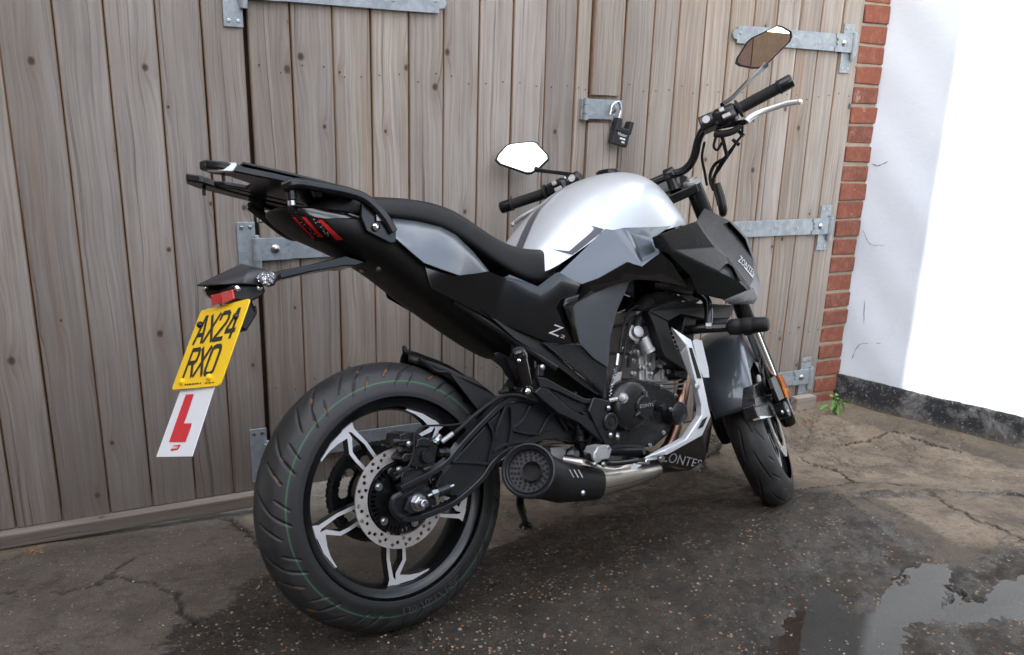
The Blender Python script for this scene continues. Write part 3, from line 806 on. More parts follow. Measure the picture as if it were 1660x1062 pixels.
M_GRIT.set(Base_Color=M_GRIT.ramp(_isl, [(0, (.06, .055, .05)), (.4, (.22, .2, .17)), (.7, (.30, .17, .09)), (1, (.45, .42, .37))]), Roughness=.6); M_GRIT = M_GRIT.m
litter(900, [(250, 1062), (440, 930), (820, 900), (1100, 780), (1500, 880), (1660, 1062)], .0036, M_GRIT, 'loose_grit', 'small loose stones scattered over the wet yard', 'grit', 11)
litter(420, [(1100, 760), (1300, 670), (1400, 690), (1660, 760), (1660, 900)], .0032, M_GRIT, 'dry_grit', 'small loose stones on the pale dry concrete near the wall', 'grit', 12)
litter(260, [(0, 900), (400, 840), (430, 920), (200, 1062), (0, 1062)], .0030, M_GRIT, 'fine_grit', 'small loose stones on the dry grey patch at left', 'grit', 13)
M_DEAD = simple('dead leaf', (.22, .11, .05), .8, var=.4)
litter(46, [(1270, 668), (1330, 668), (1420, 680), (1380, 700), (1280, 690)], .008, M_DEAD, 'leaf_litter', 'brown leaf scraps lying below the gate corner', 'leaf litter', 14, .25)
litter(30, [(30, 890), (75, 885), (70, 896), (35, 900)], .006, M_DEAD, 'bark_litter', 'orange brown scraps against the bottom rail at left', 'leaf litter', 15, .3)

# ------------------------------------------------------------------ unseen structures set behind the viewer to shade the yard and fill reflections
# house corner and fence top are placed to shape the sun patch on the wall
wp = np.array([C0S[0], C0S[1], 0])
e_top = WP(1564, 0, wp, WN); e_bot = WP(1469, 627, wp, WN)
sdv = np.array(sd)
T1 = 5.2; k1 = e_bot + sdv * (T1 / math.hypot(sdv[0], sdv[1]))      # corner of the tall house, up the sun's ray
print('shadow edge', e_top, e_bot, 'corner', k1)
hx, hy = float(k1[0]), float(k1[1])
M_OLDBRICK = simple('dull brown brickwork', (.15, .085, .06), .9, var=.3, bumpy=.5, bscale=60)
M_SLATE = simple('grey slate', (.10, .105, .115), .7)
M_PAINTW = simple('white joinery', (.75, .75, .73), .4)
M_PANE = simple('dark window glass', (.02, .022, .025), .05)
hb = empty('shade_house', (hx, hy, 0), 'dull brown brick house with white windows, added unseen behind the viewer to shade the yard', 'house')
HU = Vector((-.77, .64, 0)).normalized(); HV = Vector((-.64, -.77, 0)).normalized()      # along its front, and back into it
def HP(u, v, z): p = Vector((hx, hy, 0)) + HU * u + HV * v; return Vector((p.x, p.y, z))
HM = Matrix(((HU.x, HV.x, 0, hx), (HU.y, HV.y, 0, hy), (0, 0, 1, 0), (0, 0, 0, 1)))
bm = BM(); add_box(bm, (0, 0, -.3), (8, 5, 4.1), HM); from_bm('wall', bm, M_OLDBRICK, hb)
bm = BM(); add_loft(bm, [[HM @ Vector(p) for p in ((u, -.12, 4.103), (u, -.12, 4.2), (u, 2.5, 5.6), (u, 5.12, 4.2), (u, 5.12, 4.103))] for u in (.005, 8.1)]); from_bm('roof', bm, M_SLATE, hb)
for u0 in (1.3, 4.4):
    wn_ = empty_part('window', hb)
    bm = BM()
    for a_, b_ in (((0, 0), (1.1, .07)), ((0, 1.23), (1.1, 1.3)), ((0, .07), (.07, 1.23)), ((1.03, .07), (1.1, 1.23)), ((.52, .07), (.58, 1.23))):
        add_box(bm, (u0 + a_[0], -.03, 1.0 + a_[1]), (u0 + b_[0], .03, 1.0 + b_[1]), HM)
    from_bm('frame', bm, M_PAINTW, wn_, .004)
    bm = BM(); add_box(bm, (u0 + .06, -.012, 1.05), (u0 + 1.04, .02, 2.25), HM); from_bm('pane', bm, M_PANE, wn_)
root_inv(hb)
# boarded fence parallel to the white wall: unseen, its level top set to shade the ground but not the wall above the band
zb_ = CAMH + (.106 - CAMH) * KS
dist = T1; ztop = zb_ + dist * math.tan(SUN_EL)
yw = empty('shade_fence', (hx, hy, 0), 'brown boarded fence behind the viewer, its line and height set to shade the ground', 'fence')
FM = Matrix(((WD[0], -WD[1], 0, hx), (WD[1], WD[0], 0, hy), (0, 0, 1, 0), (0, 0, 0, 1)))
bm = BM(); x_ = .01
M_STAIN = simple('brown stained boards', (.17, .10, .055), .85, var=.35)
while x_ < 7:
    wd2 = rnd.uniform(.13, .15); add_box(bm, (x_, -.025, -.2), (x_ + wd2 - .002, rnd.uniform(0, .004), ztop), FM); x_ += wd2
from_bm('board_cladding', bm, M_STAIN, yw)
root_inv(yw)
# dark boarded workshop unseen at right, put in so the motorcycle's gloss reflects dark
ws = empty('backdrop', (5, -5, 0), 'dark brown boarded workshop with a grey roof, unseen behind the viewer, put in to darken reflections', 'backdrop')
bm = BM(); x_ = 1.6
while x_ < 10:
    wd2 = rnd.uniform(.16, .19); add_box(bm, (x_, -4.6, -.3), (x_ + wd2 - .004, -4.55 + rnd.uniform(0, .006), 2.7)); x_ += wd2
add_box(bm, (1.6, -9, -.3), (10, -4.61, 2.68)); from_bm('wall', bm, simple('dark stained boards', (.055, .036, .024), .8, var=.3), ws)
bm = BM(); add_loft(bm, [[(x, -4.3, 2.69), (x, -4.3, 2.77), (x, -6.8, 3.7), (x, -9.2, 2.77), (x, -9.2, 2.69)] for x in (1.4, 10.2)]); from_bm('roof', bm, M_SLATE, ws)
root_inv(ws)
# unseen dark doors added past the wall's end, to darken reflections in the cowl
dw = empty('backdrop_doors', tuple(C0S + WD * 1.4) + (0,), 'dark green boarded doors outside the picture, added past the white wall to darken reflections', 'doors')
bm = BM(); s_ = .932 * KS
DM = Matrix(((WD[0], WN[0], 0, C0S[0]), (WD[1], WN[1], 0, C0S[1]), (0, 0, 1, 0), (0, 0, 0, 1)))
while s_ < 4.6:
    add_box(bm, (s_, -.09, -.25), (s_ + .136, -.06 + rnd.uniform(0, .004), 2.6), DM); s_ += .14
from_bm('board_cladding', bm, simple('dark green door paint', (.022, .03, .026), .55), dw)
root_inv(dw)
# ================================================================== MOTORCYCLE
# bike space: x forward from the rear contact point, y to the rider's left, z up along the leaning frame
def bike_frame():
    X, Y, psi, lean, pitch = .44664665, 1.53706275, rad(12.76464683), rad(16.91711375), rad(4.03035555)
    F = np.array([math.cos(psi), math.sin(psi), 0]); L = np.array([-math.sin(psi), math.cos(psi), 0]); U = np.array([0, 0, 1.0])
    L2 = L * math.cos(lean) - U * math.sin(lean); U2 = U * math.cos(lean) + L * math.sin(lean)
    F2 = F * math.cos(pitch) - U2 * 0 - U * math.sin(pitch); U3 = U * math.cos(pitch) + F * math.sin(pitch)
    return np.array([X, Y, 0.0]), np.array([[0.97739276, 0.20045372, -0.06724352], [-0.21138567, 0.93308204, -0.29098797], [0.00441409, 0.29862385, 0.95436068]])
BO, BMx = bike_frame()
# the measured axes, made orthonormal
_f = BMx[0] / np.linalg.norm(BMx[0]); _l = BMx[1] - _f * (_f @ BMx[1]); _l /= np.linalg.norm(_l); _u = np.cross(_f, _l)
BAX = np.array([_f, _l, _u])
BW = Matrix.Identity(4)
for i in range(3):
    for j in range(3): BW[i][j] = BAX[j, i]
    BW[i][3] = BO[i]
ZO = {1: (230, 230, 3.54), 2: (230, 420, 3.123), 3: (400, 560, 2.212), 4: (550, 540, 3.319), 5: (780, 500, 3.1225), 6: (780, 220, 3.124), 7: (1040, 320, 3.793), 8: (1060, 480, 2.95),
      'b1': (1020, 20, 3.32), 'b2': (780, 140, 3.793), 'b3': (600, 320, 3.539), 'b4': (560, 660, 4.427), 0: (0, 0, 1)}
def zp(k, X, Y): a = ZO[k]; return a[0] + X / a[2], a[1] + Y / a[2]
CAMB = BAX @ (CAMP - BO)
def BP(k, X, Y, y):
    """measured pixel -> point of the motorcycle at lateral position y"""
    v = BAX @ pray(*zp(k, X, Y)); t = (y - CAMB[1]) / v[1]
    return Vector(CAMB + v * t)
def BX(k, X, Y, x):
    v = BAX @ pray(*zp(k, X, Y)); t = (x - CAMB[0]) / v[0]
    return Vector(CAMB + v * t)
# steering: turned left against the lock
RAKE = rad(25); SA = Vector((-math.sin(RAKE), 0, math.cos(RAKE))); SP0 = Vector((1.485, 0, 0)); STEER = rad(33.87)
MS = Matrix.Translation(SP0) @ Matrix.Rotation(STEER, 4, SA) @ Matrix.Translation(-SP0)
MSI = MS.inverted()
CAMS = MSI @ Vector(CAMB)
def SX(k, X, Y, ax, val):
    v = MSI.to_3x3() @ Vector(BAX @ pray(*zp(k, X, Y))); t = (val - CAMS[ax]) / v[ax]
    return CAMS + v * t

def mirror_normal(k, X, Y, r):
    d = pray(*zp(k, X, Y)); d = d / np.linalg.norm(d); r = np.array(r) / np.linalg.norm(r)
    return (MSI.to_3x3() @ Vector(BAX @ (r - d))).normalized()
MIRR_N = (mirror_normal('b1', 725, 185, (-.46, -.88, .095)), mirror_normal('b2', 255, 440, (-.25, -.55, .80)))
bike = empty('motorcycle', (0, 0, 0), 'silver and black naked motorcycle leaning on its side stand in front of the gate', 'motorcycle', None, BW)
M_GLOSS = simple('gloss black paint', (.004, .004, .0045), .16, 0, .5, coat_rough=.03, spec=.45, var=.2, rvar=.2)
M_GREYC = simple('gunmetal grey paint', (.070, .083, .10), .34, .5, .6, coat_rough=.04, var=.04, rvar=.1)
M_NOSE = simple('satin black cowl', (.004, .004, .0045), .26, 0, 0, spec=.17, var=.2)
M_MATTE = simple('matte black plastic', (.006, .0062, .007), .42, bumpy=.25, bscale=900, dust=.012, spec=.35)
M_SATIN = simple('satin black metal', (.008, .0086, .0100), .24, .25, dust=.02, spec=.5)
M_FRAME = simple('black painted frame', (.007, .0072, .008), .30, .0, .2)
M_PANEL = simple('grey metallic tail paint', (.125, .137, .15), .32, .45, .4, var=.03, rvar=.1)
M_SWING = simple('cast swingarm black', (.020, .0215, .0245), .30, .4, dust=.03)
M_KNEE = simple('textured grey plastic', (.040, .044, .052), .48, bumpy=.3, bscale=1200)
M_SILVER = simple('silver metallic paint', (.56, .59, .62), .40, .5, .6, coat_rough=.06, var=.02, rvar=.05)
M_SILVERD = simple('satin silver panel', (.66, .69, .72), .42, .35, .3, var=.04, rvar=.1)
M_DGREY = simple('dark grey sticker', (.06, .062, .07), .35)
M_SEAT = simple('black seat vinyl', (.0075, .0075, .008), .48, bumpy=.5, bscale=700, dust=.03, spec=.35)
M_RUB = simple('black rubber', (.008, .008, .0085), .62, dust=.05, spec=.35)
M_ALU = simple('machined aluminium', (.78, .79, .81), .36, .65, var=.05)
M_STEEL = simple('brushed disc steel', (.56, .53, .50), .40, .75, var=.1, dust=.12)
M_CAST = simple('cast aluminium', (.40, .40, .40), .45, .55, var=.2, bumpy=.4, bscale=250, dust=.2)
M_EXH = simple('brushed stainless', (.50, .47, .44), .32, 1.0, var=.12)
M_COPPER = simple('heat tinted header', (.36, .22, .16), .35, 1.0, var=.3)
M_ENG = simple('engine black', (.014, .0142, .0155), .28, .3, dust=.05, bumpy=.15, bscale=500)
M_CHAIN = simple('oily chain', (.035, .033, .032), .35, .6)
M_YEL = simple('yellow reflective plate', (.95, .60, .008), .35, var=.02)
M_WHT = simple('white plastic', (.80, .81, .83), .35, var=.02)
M_RED = simple('red vinyl', (.65, .02, .03), .4, var=.05)
M_BLK = simple('black lettering', (.012, .012, .013), .4)
M_REDL = simple('red reflector', (.55, .01, .012), .12, 0, 1.0, var=.2)
M_AMB = simple('amber reflector', (.80, .22, .01), .15, 0, 1.0)
M_MIRR = simple('mirror glass', (.93, .94, .95), .0, 1.0, var=0)
M_SILT = simple('silver lettering', (.50, .51, .53), .35, .4)
M_GREEN = simple('green anodised', (.08, .30, .25), .3, .8)
M_LCD = simple('display face', (.10, .12, .11), .15)
def mat_glass(name, col, rough=.05):
    m = NT(name); m.set(Base_Color=col, Roughness=rough, Transmission_Weight=.9); m.b.inputs['IOR'].default_value = 1.45; return m.m
M_LENS = mat_glass('clear lens', (.95, .96, .98)); M_SMOKE = mat_glass('smoked lens', (.25, .22, .22))
def mat_tyre():
    m = NT('tyre rubber'); o = m.obj(); a = m.attr('tint')
    f = m.noise(o, 30, 6, .7)
    c = m.mix(f, (.008, .0082, .009), (.017, .017, .0175))
    c = m.mix(a.outputs['Alpha'], c, a.outputs['Color'])
    d = m.ramp(m.noise(o, 16, 7, .7), [(.55, 0), (.75, 1)])
    c = m.mix(m.math('MULTIPLY', d, .10), c, (.13, .12, .105))
    m.set(Base_Color=c, Roughness=m.math('MULTIPLY_ADD', f, .25, .42)); m.bump(m.noise(o, 400, 3), .15, .001); return m.m
M_TYRE = mat_tyre()
def mat_rib():
    m = NT('ribbed black plastic'); o = m.obj()
    m.set(Base_Color=(.022, .023, .025), Roughness=.4)
    return m.m

def part(name, bm, mat, parent=None, **kw): return from_bm(name, bm, mat, bike if parent is None else parent, **kw)
def mirror_bm(bm):
    """a mirrored copy of a bmesh, for the other flank"""
    b2 = bm.copy()
    for v in b2.verts: v.co.y = -v.co.y
    bmesh.ops.reverse_faces(b2, faces=b2.faces); return b2
def both(name, bm, mat, parent=None, **kw):
    b2 = mirror_bm(bm); a = part(name, bm, mat, parent, **kw); part(name, b2, mat, parent, **kw); return a
def add_bar(bm, pts, wy, h, sm=6):
    """flat bar along a path in the x-z plane: wy wide across the machine, h thick"""
    P = catmull(pts, sm) if sm > 1 else [Vector(p) for p in pts]; m = len(P); rings = []
    for i, p in enumerate(P):
        t = (P[min(i + 1, m - 1)] - P[max(i - 1, 0)]).normalized(); u = Vector((0, 1, 0)); u = (u - t * u.dot(t)).normalized(); v = t.cross(u)
        hh = h if not isinstance(h, (list, tuple)) else np.interp(i / (m - 1), np.linspace(0, 1, len(h)), h)
        b = min(.25 * hh, .002)
        rings.append([p + u * a * wy + v * c for a, c in ((0, -hh + b), (b / wy, -hh), (1, -hh), (1, hh), (b / wy, hh), (0, hh - b))])
    add_loft(bm, rings)
def slab(pts, depth):
    """outline (bike points) with thickness towards the bike's middle (depth along +y)"""
    bm = BM(); add_prism(bm, pts, (0, depth, 0)); return bm
def outl(k, pts, y): return [BP(k, X, Y, (p[0] if p else y)) for X, Y, *p in pts]
def sheet(rows, thick=.003, closed=False):
    """rows of points -> skin thickened inwards along its normal"""
    bm = BM(); vr = [[bm.verts.new(Vector(p)) for p in r] for r in rows]
    for a, b in zip(vr[:-1], vr[1:]):
        for i in range(len(a) - 1): bm.faces.new((a[i], a[i + 1], b[i + 1], b[i]))
    return bm
def solid(o, th, offset=-1):
    md = o.modifiers.new('t', 'SOLIDIFY'); md.thickness = th; md.offset = offset; return o
def facets(V, faces, th=.004):
    bm = BM(); vs = [bm.verts.new(v) for v in V]
    for f in faces: bm.faces.new([vs[i] for i in f])
    bmesh.ops.recalc_face_normals(bm, faces=bm.faces)
    c = sum((f.normal.y * f.calc_area() for f in bm.faces))
    if c > 0: bmesh.ops.reverse_faces(bm, faces=bm.faces)           # right flank: outward is -y
    return bm
def fpart(name, V, faces, mat, th=.004, bev=.003, mirror=True, parent=None, seg=2, flat=True):
    bm = facets(V, faces)
    objs = []
    for b in ([bm, mirror_bm(bm)] if mirror else [bm]):
        me = bpy.data.meshes.new(name); b.to_mesh(me); b.free()
        o = link(name, me, mat, bike if parent is None else parent)
        if bev:
            md = o.modifiers.new('b', 'BEVEL'); md.width = bev; md.segments = seg; md.limit_method = 'ANGLE'; md.angle_limit = rad(8)
        solid(o, th)
        wn_ = o.modifiers.new('w', 'WEIGHTED_NORMAL'); wn_.mode = 'FACE_AREA'; wn_.weight = 100; wn_.keep_sharp = False
        for p in me.polygons: p.use_smooth = bool(bev)
        if bev: md.width = bev * 2.0; md.segments = 3; md.angle_limit = rad(3)
        objs.append(o)
    return objs
def flatten(V, idx, zs):
    """slide points along their sight lines onto one plane  y = a + b x + zs z"""
    A = np.array([[1, V[i].x] for i in idx]); B = np.array([V[i].y - zs * V[i].z for i in idx])
    a, b = np.linalg.lstsq(A, B, rcond=None)[0]
    for i in idx:
        d = V[i] - Vector(CAMB); c = Vector(CAMB); den = d.y - b * d.x - zs * d.z
        V[i] = c + d * ((a + b * c.x + zs * c.z - c.y) / den)
def evalmesh_bvh(objs):
    dg = bpy.context.evaluated_depsgraph_get(); bpy.context.view_layer.update(); vs = []; fs = []
    for o in objs:
        e = o.evaluated_get(dg); me = e.to_mesh(); off = len(vs)
        vs += [v.co.copy() for v in me.vertices]; fs += [[i + off for i in p.vertices] for p in me.polygons]; e.to_mesh_clear()
    return BVHTree.FromPolygons(vs, fs)
def hit(bvh, k, X, Y, lift=.0012):
    d = Vector(BAX @ pray(*zp(k, X, Y))).normalized()
    p, n, i, t = bvh.ray_cast(Vector(CAMB), d)
    if p is None: return None
    if n.dot(d) > 0: n = -n
    return p + n * lift
def decal_strip(name, bvh, k, left, right, mat, m=6, n=24, parent=None, lift=.0012):
    """sticker bounded by two measured polylines, laid on the real surface"""
    def res(pl, t):
        P = [Vector((x, y, 0)) for x, y in pl]; L = [0]
        for a, b in zip(P[:-1], P[1:]): L.append(L[-1] + (b - a).length)
        s = t * L[-1]
        for i in range(len(P) - 1):
            if s <= L[i + 1] + 1e-9: return P[i].lerp(P[i + 1], (s - L[i]) / max(1e-9, L[i + 1] - L[i]))
        return P[-1]
    bm = BM(); g = []
    for i in range(n + 1):
        a = res(left, i / n); b = res(right, i / n); row = []
        for j in range(m + 1):
            q = a.lerp(b, j / m); p = hit(bvh, k, q.x, q.y, lift); row.append(bm.verts.new(p) if p is not None else None)
        g.append(row)
    for r0, r1 in zip(g[:-1], g[1:]):
        for j in range(m):
            q = [r0[j], r0[j + 1], r1[j + 1], r1[j]]
            if all(v is not None for v in q):
                c = [v.co for v in q]
                if max((c[a] - c[b]).length for a in range(4) for b in range(a)) < .12: bm.faces.new(q)
    return part(name, bm, mat, parent)
def decal_text(name, s, bvh, k, quad, mat, parent=None, lift=.0014):
    """lettering in the measured quadrilateral: quad = lower-left, lower-right, upper-right, upper-left"""
    vs, fs = text_polys(s); bm = BM(); vv = []
    for x, y in vs:
        a = Vector(quad[0]).lerp(Vector(quad[1]), x); b = Vector(quad[3]).lerp(Vector(quad[2]), x); q = a.lerp(b, y)
        p = hit(bvh, k, q.x, q.y, lift); vv.append(bm.verts.new(p) if p is not None else None)
    for f in fs:
        q = [vv[i] for i in f]
        if all(v is not None for v in q):
            try: bm.faces.new(q)
            except ValueError: pass
    return part(name, bm, mat, parent, fix=False)
def I4(): return Matrix.Identity(4)
def xform(bm, M): bmesh.ops.transform(bm, matrix=M, verts=bm.verts); return bm

# ------------------------------------------------------------------ wheels
def wheel_pt(c, ang, r, y): return Vector((c[0] + r * math.cos(ang), y, c[2] + r * math.sin(ang)))
def tyre_mesh(c, R, hw, rim_r, rim_hw, groove, M=None, stripes=True, seg=900):
    # profile across: list of (y, r) from right bead over the crown to left bead
    half = [(0, R), (.16, R - .0008), (.32, R - .0035), (.48, R - .0085), (.62, R - .0155), (.74, R - .0245), (.85, R - .037), (.93, R - .05), (.985, R - .063), (1.0, R - .072), (.985, R - .08), (.93, rim_r + .008), (.87, rim_r + .001)]
    P = catmull([Vector((y * hw, r, 0)) for y, r in half], 5)
    prof = [(-p.x, p.y) for p in reversed(P)] + [(p.x, p.y) for p in P[1:]]
    s = np.cumsum([0] + [math.hypot(b[0] - a[0], b[1] - a[1]) for a, b in zip(prof[:-1], prof[1:])]); s = s - s[-1] / 2
    n = len(prof); yy = np.array([p[0] for p in prof]); rr = np.array([p[1] for p in prof])
    nr = np.gradient(-yy); ny = np.gradient(rr); ln = np.hypot(nr, ny); 
    A = np.linspace(0, 2 * np.pi, seg, endpoint=False)
    AA, SS = np.meshgrid(A, s, indexing='ij'); depth, tint, alpha = groove(AA, SS, R)
    Yg = np.broadcast_to(yy, AA.shape).copy(); Rg = np.broadcast_to(rr, AA.shape).copy()
    nR = np.broadcast_to(np.abs(np.gradient(yy)) / ln, AA.shape); nY = np.broadcast_to(-np.gradient(rr) * np.sign(np.gradient(yy)) / ln, AA.shape)
    Rg = Rg - depth * nR; Yg = Yg - depth * nY
    co = np.stack([c[0] + Rg * np.cos(AA), Yg, c[2] + Rg * np.sin(AA)], -1).reshape(-1, 3)
    idx = np.arange(seg * n).reshape(seg, n); nx = np.roll(idx, -1, axis=0)
    fc = np.stack([idx[:, :-1], idx[:, 1:], nx[:, 1:], nx[:, :-1]], -1).reshape(-1, 4)
    me = bpy.data.meshes.new('tyre')
    me.vertices.add(len(co)); me.vertices.foreach_set('co', co.ravel())
    me.loops.add(fc.size); me.loops.foreach_set('vertex_index', fc.ravel())
    me.polygons.add(len(fc)); me.polygons.foreach_set('loop_start', np.arange(0, fc.size, 4)); me.polygons.foreach_set('loop_total', np.full(len(fc), 4))
    me.update(calc_edges=True)
    at = me.color_attributes.new('tint', 'FLOAT_COLOR', 'POINT')
    at.data.foreach_set('color', np.concatenate([tint, alpha[..., None]], -1).reshape(-1).astype(np.float32))
    me.polygons.foreach_set('use_smooth', np.ones(len(fc), bool))
    me.flip_normals()
    if M is not None: me.transform(M)
    return me
def lines_dist(AA, SS, R, segs, rep):
    """distance to groove centre lines given in (metres round the tyre, metres across), repeated rep times; returns distance, per-line id"""
    per = 2 * math.pi * R / rep; u = np.mod(AA * R, per); D = np.full(AA.shape, 9.0)
    for (u0, s0, u1, s1, wd) in segs:
        for sh in (-per, 0, per):
            du, ds = u1 - u0, s1 - s0; L = du * du + ds * ds
            t = np.clip(((u - u0 - sh) * du + (SS - s0) * ds) / L, 0, 1)
            w_ = wd * (1 - .55 * np.abs(2 * t - 1) ** 2)
            D = np.minimum(D, np.hypot(u - u0 - sh - t * du, SS - s0 - t * ds) - w_)
    return D
def groove_rear(AA, SS, R):
    segs = []
    for sg, ph in ((-1, 0), (1, .06)):
        segs += [(ph + .0, sg * .008, ph + .050, sg * .05, .0026), (ph + .050, sg * .05, ph + .078, sg * .088, .0024), (ph + .066, sg * .020, ph + .108, sg * .066, .0020), (ph + .015, sg * .055, ph + .04, sg * .088, .0013)]
    D = lines_dist(AA, SS, R, segs, 15)
    g = 1 - smooth(-.0006, .0012, D)
    tint = np.zeros(AA.shape + (3,)); alpha = np.zeros(AA.shape)
    rs = np.random.default_rng(2); ns = np.interp(AA.ravel(), np.linspace(0, 2 * np.pi, 90), rs.random(90)).reshape(AA.shape)
    tint[...] = (.006, .006, .006); alpha = g * .97
    rust = g * smooth(.72, .95, ns) * (np.abs(SS) > .03) * (np.abs(SS) < .078)
    tint[rust > .35] = (.30, .10, .03); 
    grn = (1 - smooth(.0008, .0016, np.abs(SS + .079))) * (.8 + .2 * np.sin(AA * 5))
    tint[grn > .3] = (.035, .20, .075); alpha = np.maximum(alpha, np.clip(grn, 0, .75))
    worn = (1 - smooth(.010, .022, np.abs(SS + .068))) * .30 + .25 * (1 - smooth(.03, .06, np.abs(SS))) 
    sel = (alpha < .3); tint[sel] = (.060, .060, .060); alpha = np.where(sel, worn * smooth(.2, .6, ns + .2), alpha)
    rib = .0004 * (np.sin(SS * 900) > .55) * (np.abs(SS) > .105) * (np.abs(SS) < .135)
    return g * .0042 - rib, tint, alpha
def groove_front(AA, SS, R):
    segs = []
    for sg, ph in ((-1, 0), (1, .09)):
        segs += [(ph + .0, sg * .008, ph + .11, sg * .026, .0022), (ph + .10, sg * .035, ph + .15, sg * .06, .0018), (ph + .04, sg * .05, ph + .075, sg * .07, .0013)]
    D = lines_dist(AA, SS, R, segs, 11); g = 1 - smooth(-.0006, .0012, D)
    tint = np.zeros(AA.shape + (3,)); tint[...] = (.006, .006, .006)
    rs = np.random.default_rng(9); ns = np.interp(AA.ravel(), np.linspace(0, 2 * np.pi, 60), rs.random(60)).reshape(AA.shape)
    sel = g < .3; tint[sel] = (.07, .07, .07)
    return g * .004, tint, np.where(sel, .35 * ns * (np.abs(SS) < .06), g * .9)
def rim_mesh(c, flange_r, hw, inner_r):
    pr = [(-hw, flange_r - .006), (-hw - .002, flange_r), (-hw + .003, flange_r + .001), (-hw + .010, flange_r - .010), (-hw + .014, flange_r - .012)]
    outer = [(-hw + .002, flange_r + .001), (-hw, flange_r - .003), (-hw + .006, flange_r - .011), (-hw + .009, flange_r - .020), (-hw + .018, inner_r + .004), (-hw + .030, inner_r), (0, inner_r - .002)]
    P = outer + [(-a, b) for a, b in reversed(outer[:-1])]
    back = [(hw - .002, flange_r + .004), (0, inner_r + .012), (-hw + .002, flange_r + .004)]
    bm = BM(); N = 120; allp = P + back
    rings = [[Vector((c[0] + r * math.cos(2 * math.pi * k / N), y, c[2] + r * math.sin(2 * math.pi * k / N))) for y, r in allp] for k in range(N)]
    vr = [[bm.verts.new(p) for p in r] for r in rings]; n = len(allp)
    for k in range(N):
        a, b = vr[k], vr[(k + 1) % N]
        for i in range(n): bm.faces.new((a[i], a[(i + 1) % n], b[(i + 1) % n], b[i]))
    return bm
def polar(c, a0, rt, y):      # rt: (radius, tangential offset in metres)
    r, t = rt; a = a0 + t / r if r > 0 else a0
    return Vector((c[0] + r * math.cos(a), y, c[2] + r * math.sin(a)))
def spoke_bms(c, a0, ri, ro, yo, yi, k=1.0, inset=.0022):
    """one forked spoke: two arms from the hub that meet at a foot, and a blade swept along the rim"""
    h = ro - ri
    def L(pts): return [(ri + h * a, t * k) for a, t in pts]
    armA = L([(0, -.023), (.55, -.026), (.90, -.021), (1.005, -.026), (1.005, .004), (.87, -.011), (.55, -.018), (0, -.014)])
    armB = L([(0, .017), (.45, .023), (.62, .023), (.86, .003), (1.005, .004), (1.005, -.006), (.80, -.005), (.60, .014), (.45, .015), (0, .009)])
    blade = L([(1.005, -.010), (.84, .004), (.90, .030), (.945, .055), (.985, .085), (1.005, .082), (1.005, .04)])
    dark = BM(); face = BM()
    for poly in (armA, armB, blade):
        P = [polar(c, a0, p, yo) for p in poly]; add_prism(dark, P, (0, yi - yo, 0))
    for j, poly in enumerate((armA, armB, blade)):
        cx = sum(p[0] for p in poly) / len(poly); ct = sum(p[1] for p in poly) / len(poly)
        P = [polar(c, a0, p, yo - .0012 - .0003 * j) for p in poly]; add_prism(face, P, (0, .0010, 0))
    return dark, face
def disc_bm(c, r_out, r_in, y, th, holes, hole_r=.0042, waves=0):
    """drilled disc: a ring of quads with real holes left open"""
    bm = BM(); N = 240
    # rows of radial stations; holes as small cylinders of dark colour are avoided: cut by skipping cells
    ns_r = 26; R_ = np.linspace(r_in, r_out, ns_r); g = {}
    def wr(r, a): return r
    alive = np.ones((N, ns_r - 1), bool)
    for (ha, hr) in holes:
        for i in range(N):
            a = 2 * math.pi * (i + .5) / N
            da = (a - ha + math.pi) % (2 * math.pi) - math.pi
            if abs(da) * hr > .012: continue
            for j in range(ns_r - 1):
                r = (R_[j] + R_[j + 1]) / 2
                if math.hypot(da * r, r - hr) < hole_r: alive[i, j] = False
    def V(i, j, s):
        key = (i % N, j, s)
        if key not in g:
            a = 2 * math.pi * i / N; g[key] = bm.verts.new((c[0] + R_[j] * math.cos(a), y + s * th, c[2] + R_[j] * math.sin(a)))
        return g[key]
    for i in range(N):
        for j in range(ns_r - 1):
            if not alive[i, j]: continue
            bm.faces.new((V(i, j, 0), V(i + 1, j, 0), V(i + 1, j + 1, 0), V(i, j + 1, 0)))
            bm.faces.new((V(i, j, 1), V(i, j + 1, 1), V(i + 1, j + 1, 1), V(i + 1, j, 1)))
            for (di, dj, e0, e1) in ((1, 0, (i + 1, j), (i + 1, j + 1)), (-1, 0, (i, j + 1), (i, j)), (0, 1, (i + 1, j + 1), (i, j + 1)), (0, -1, (i, j), (i + 1, j))):
                jj = j + dj; out = jj < 0 or jj >= ns_r - 1 or not alive[(i + di) % N, jj]
                if out: bm.faces.new((V(*e0, 0), V(*e0, 1), V(*e1, 1), V(*e1, 0)))
    return bm

RC = (0, 0, .307); rwheel = empty_part('rear_wheel', bike)
me = tyre_mesh(RC, .307, .0655, .228, .052, groove_rear); link('tyre', me, M_TYRE, rwheel)
part('rim', rim_mesh(RC, .2245, .054, .196), M_SATIN, rwheel, angle=30)
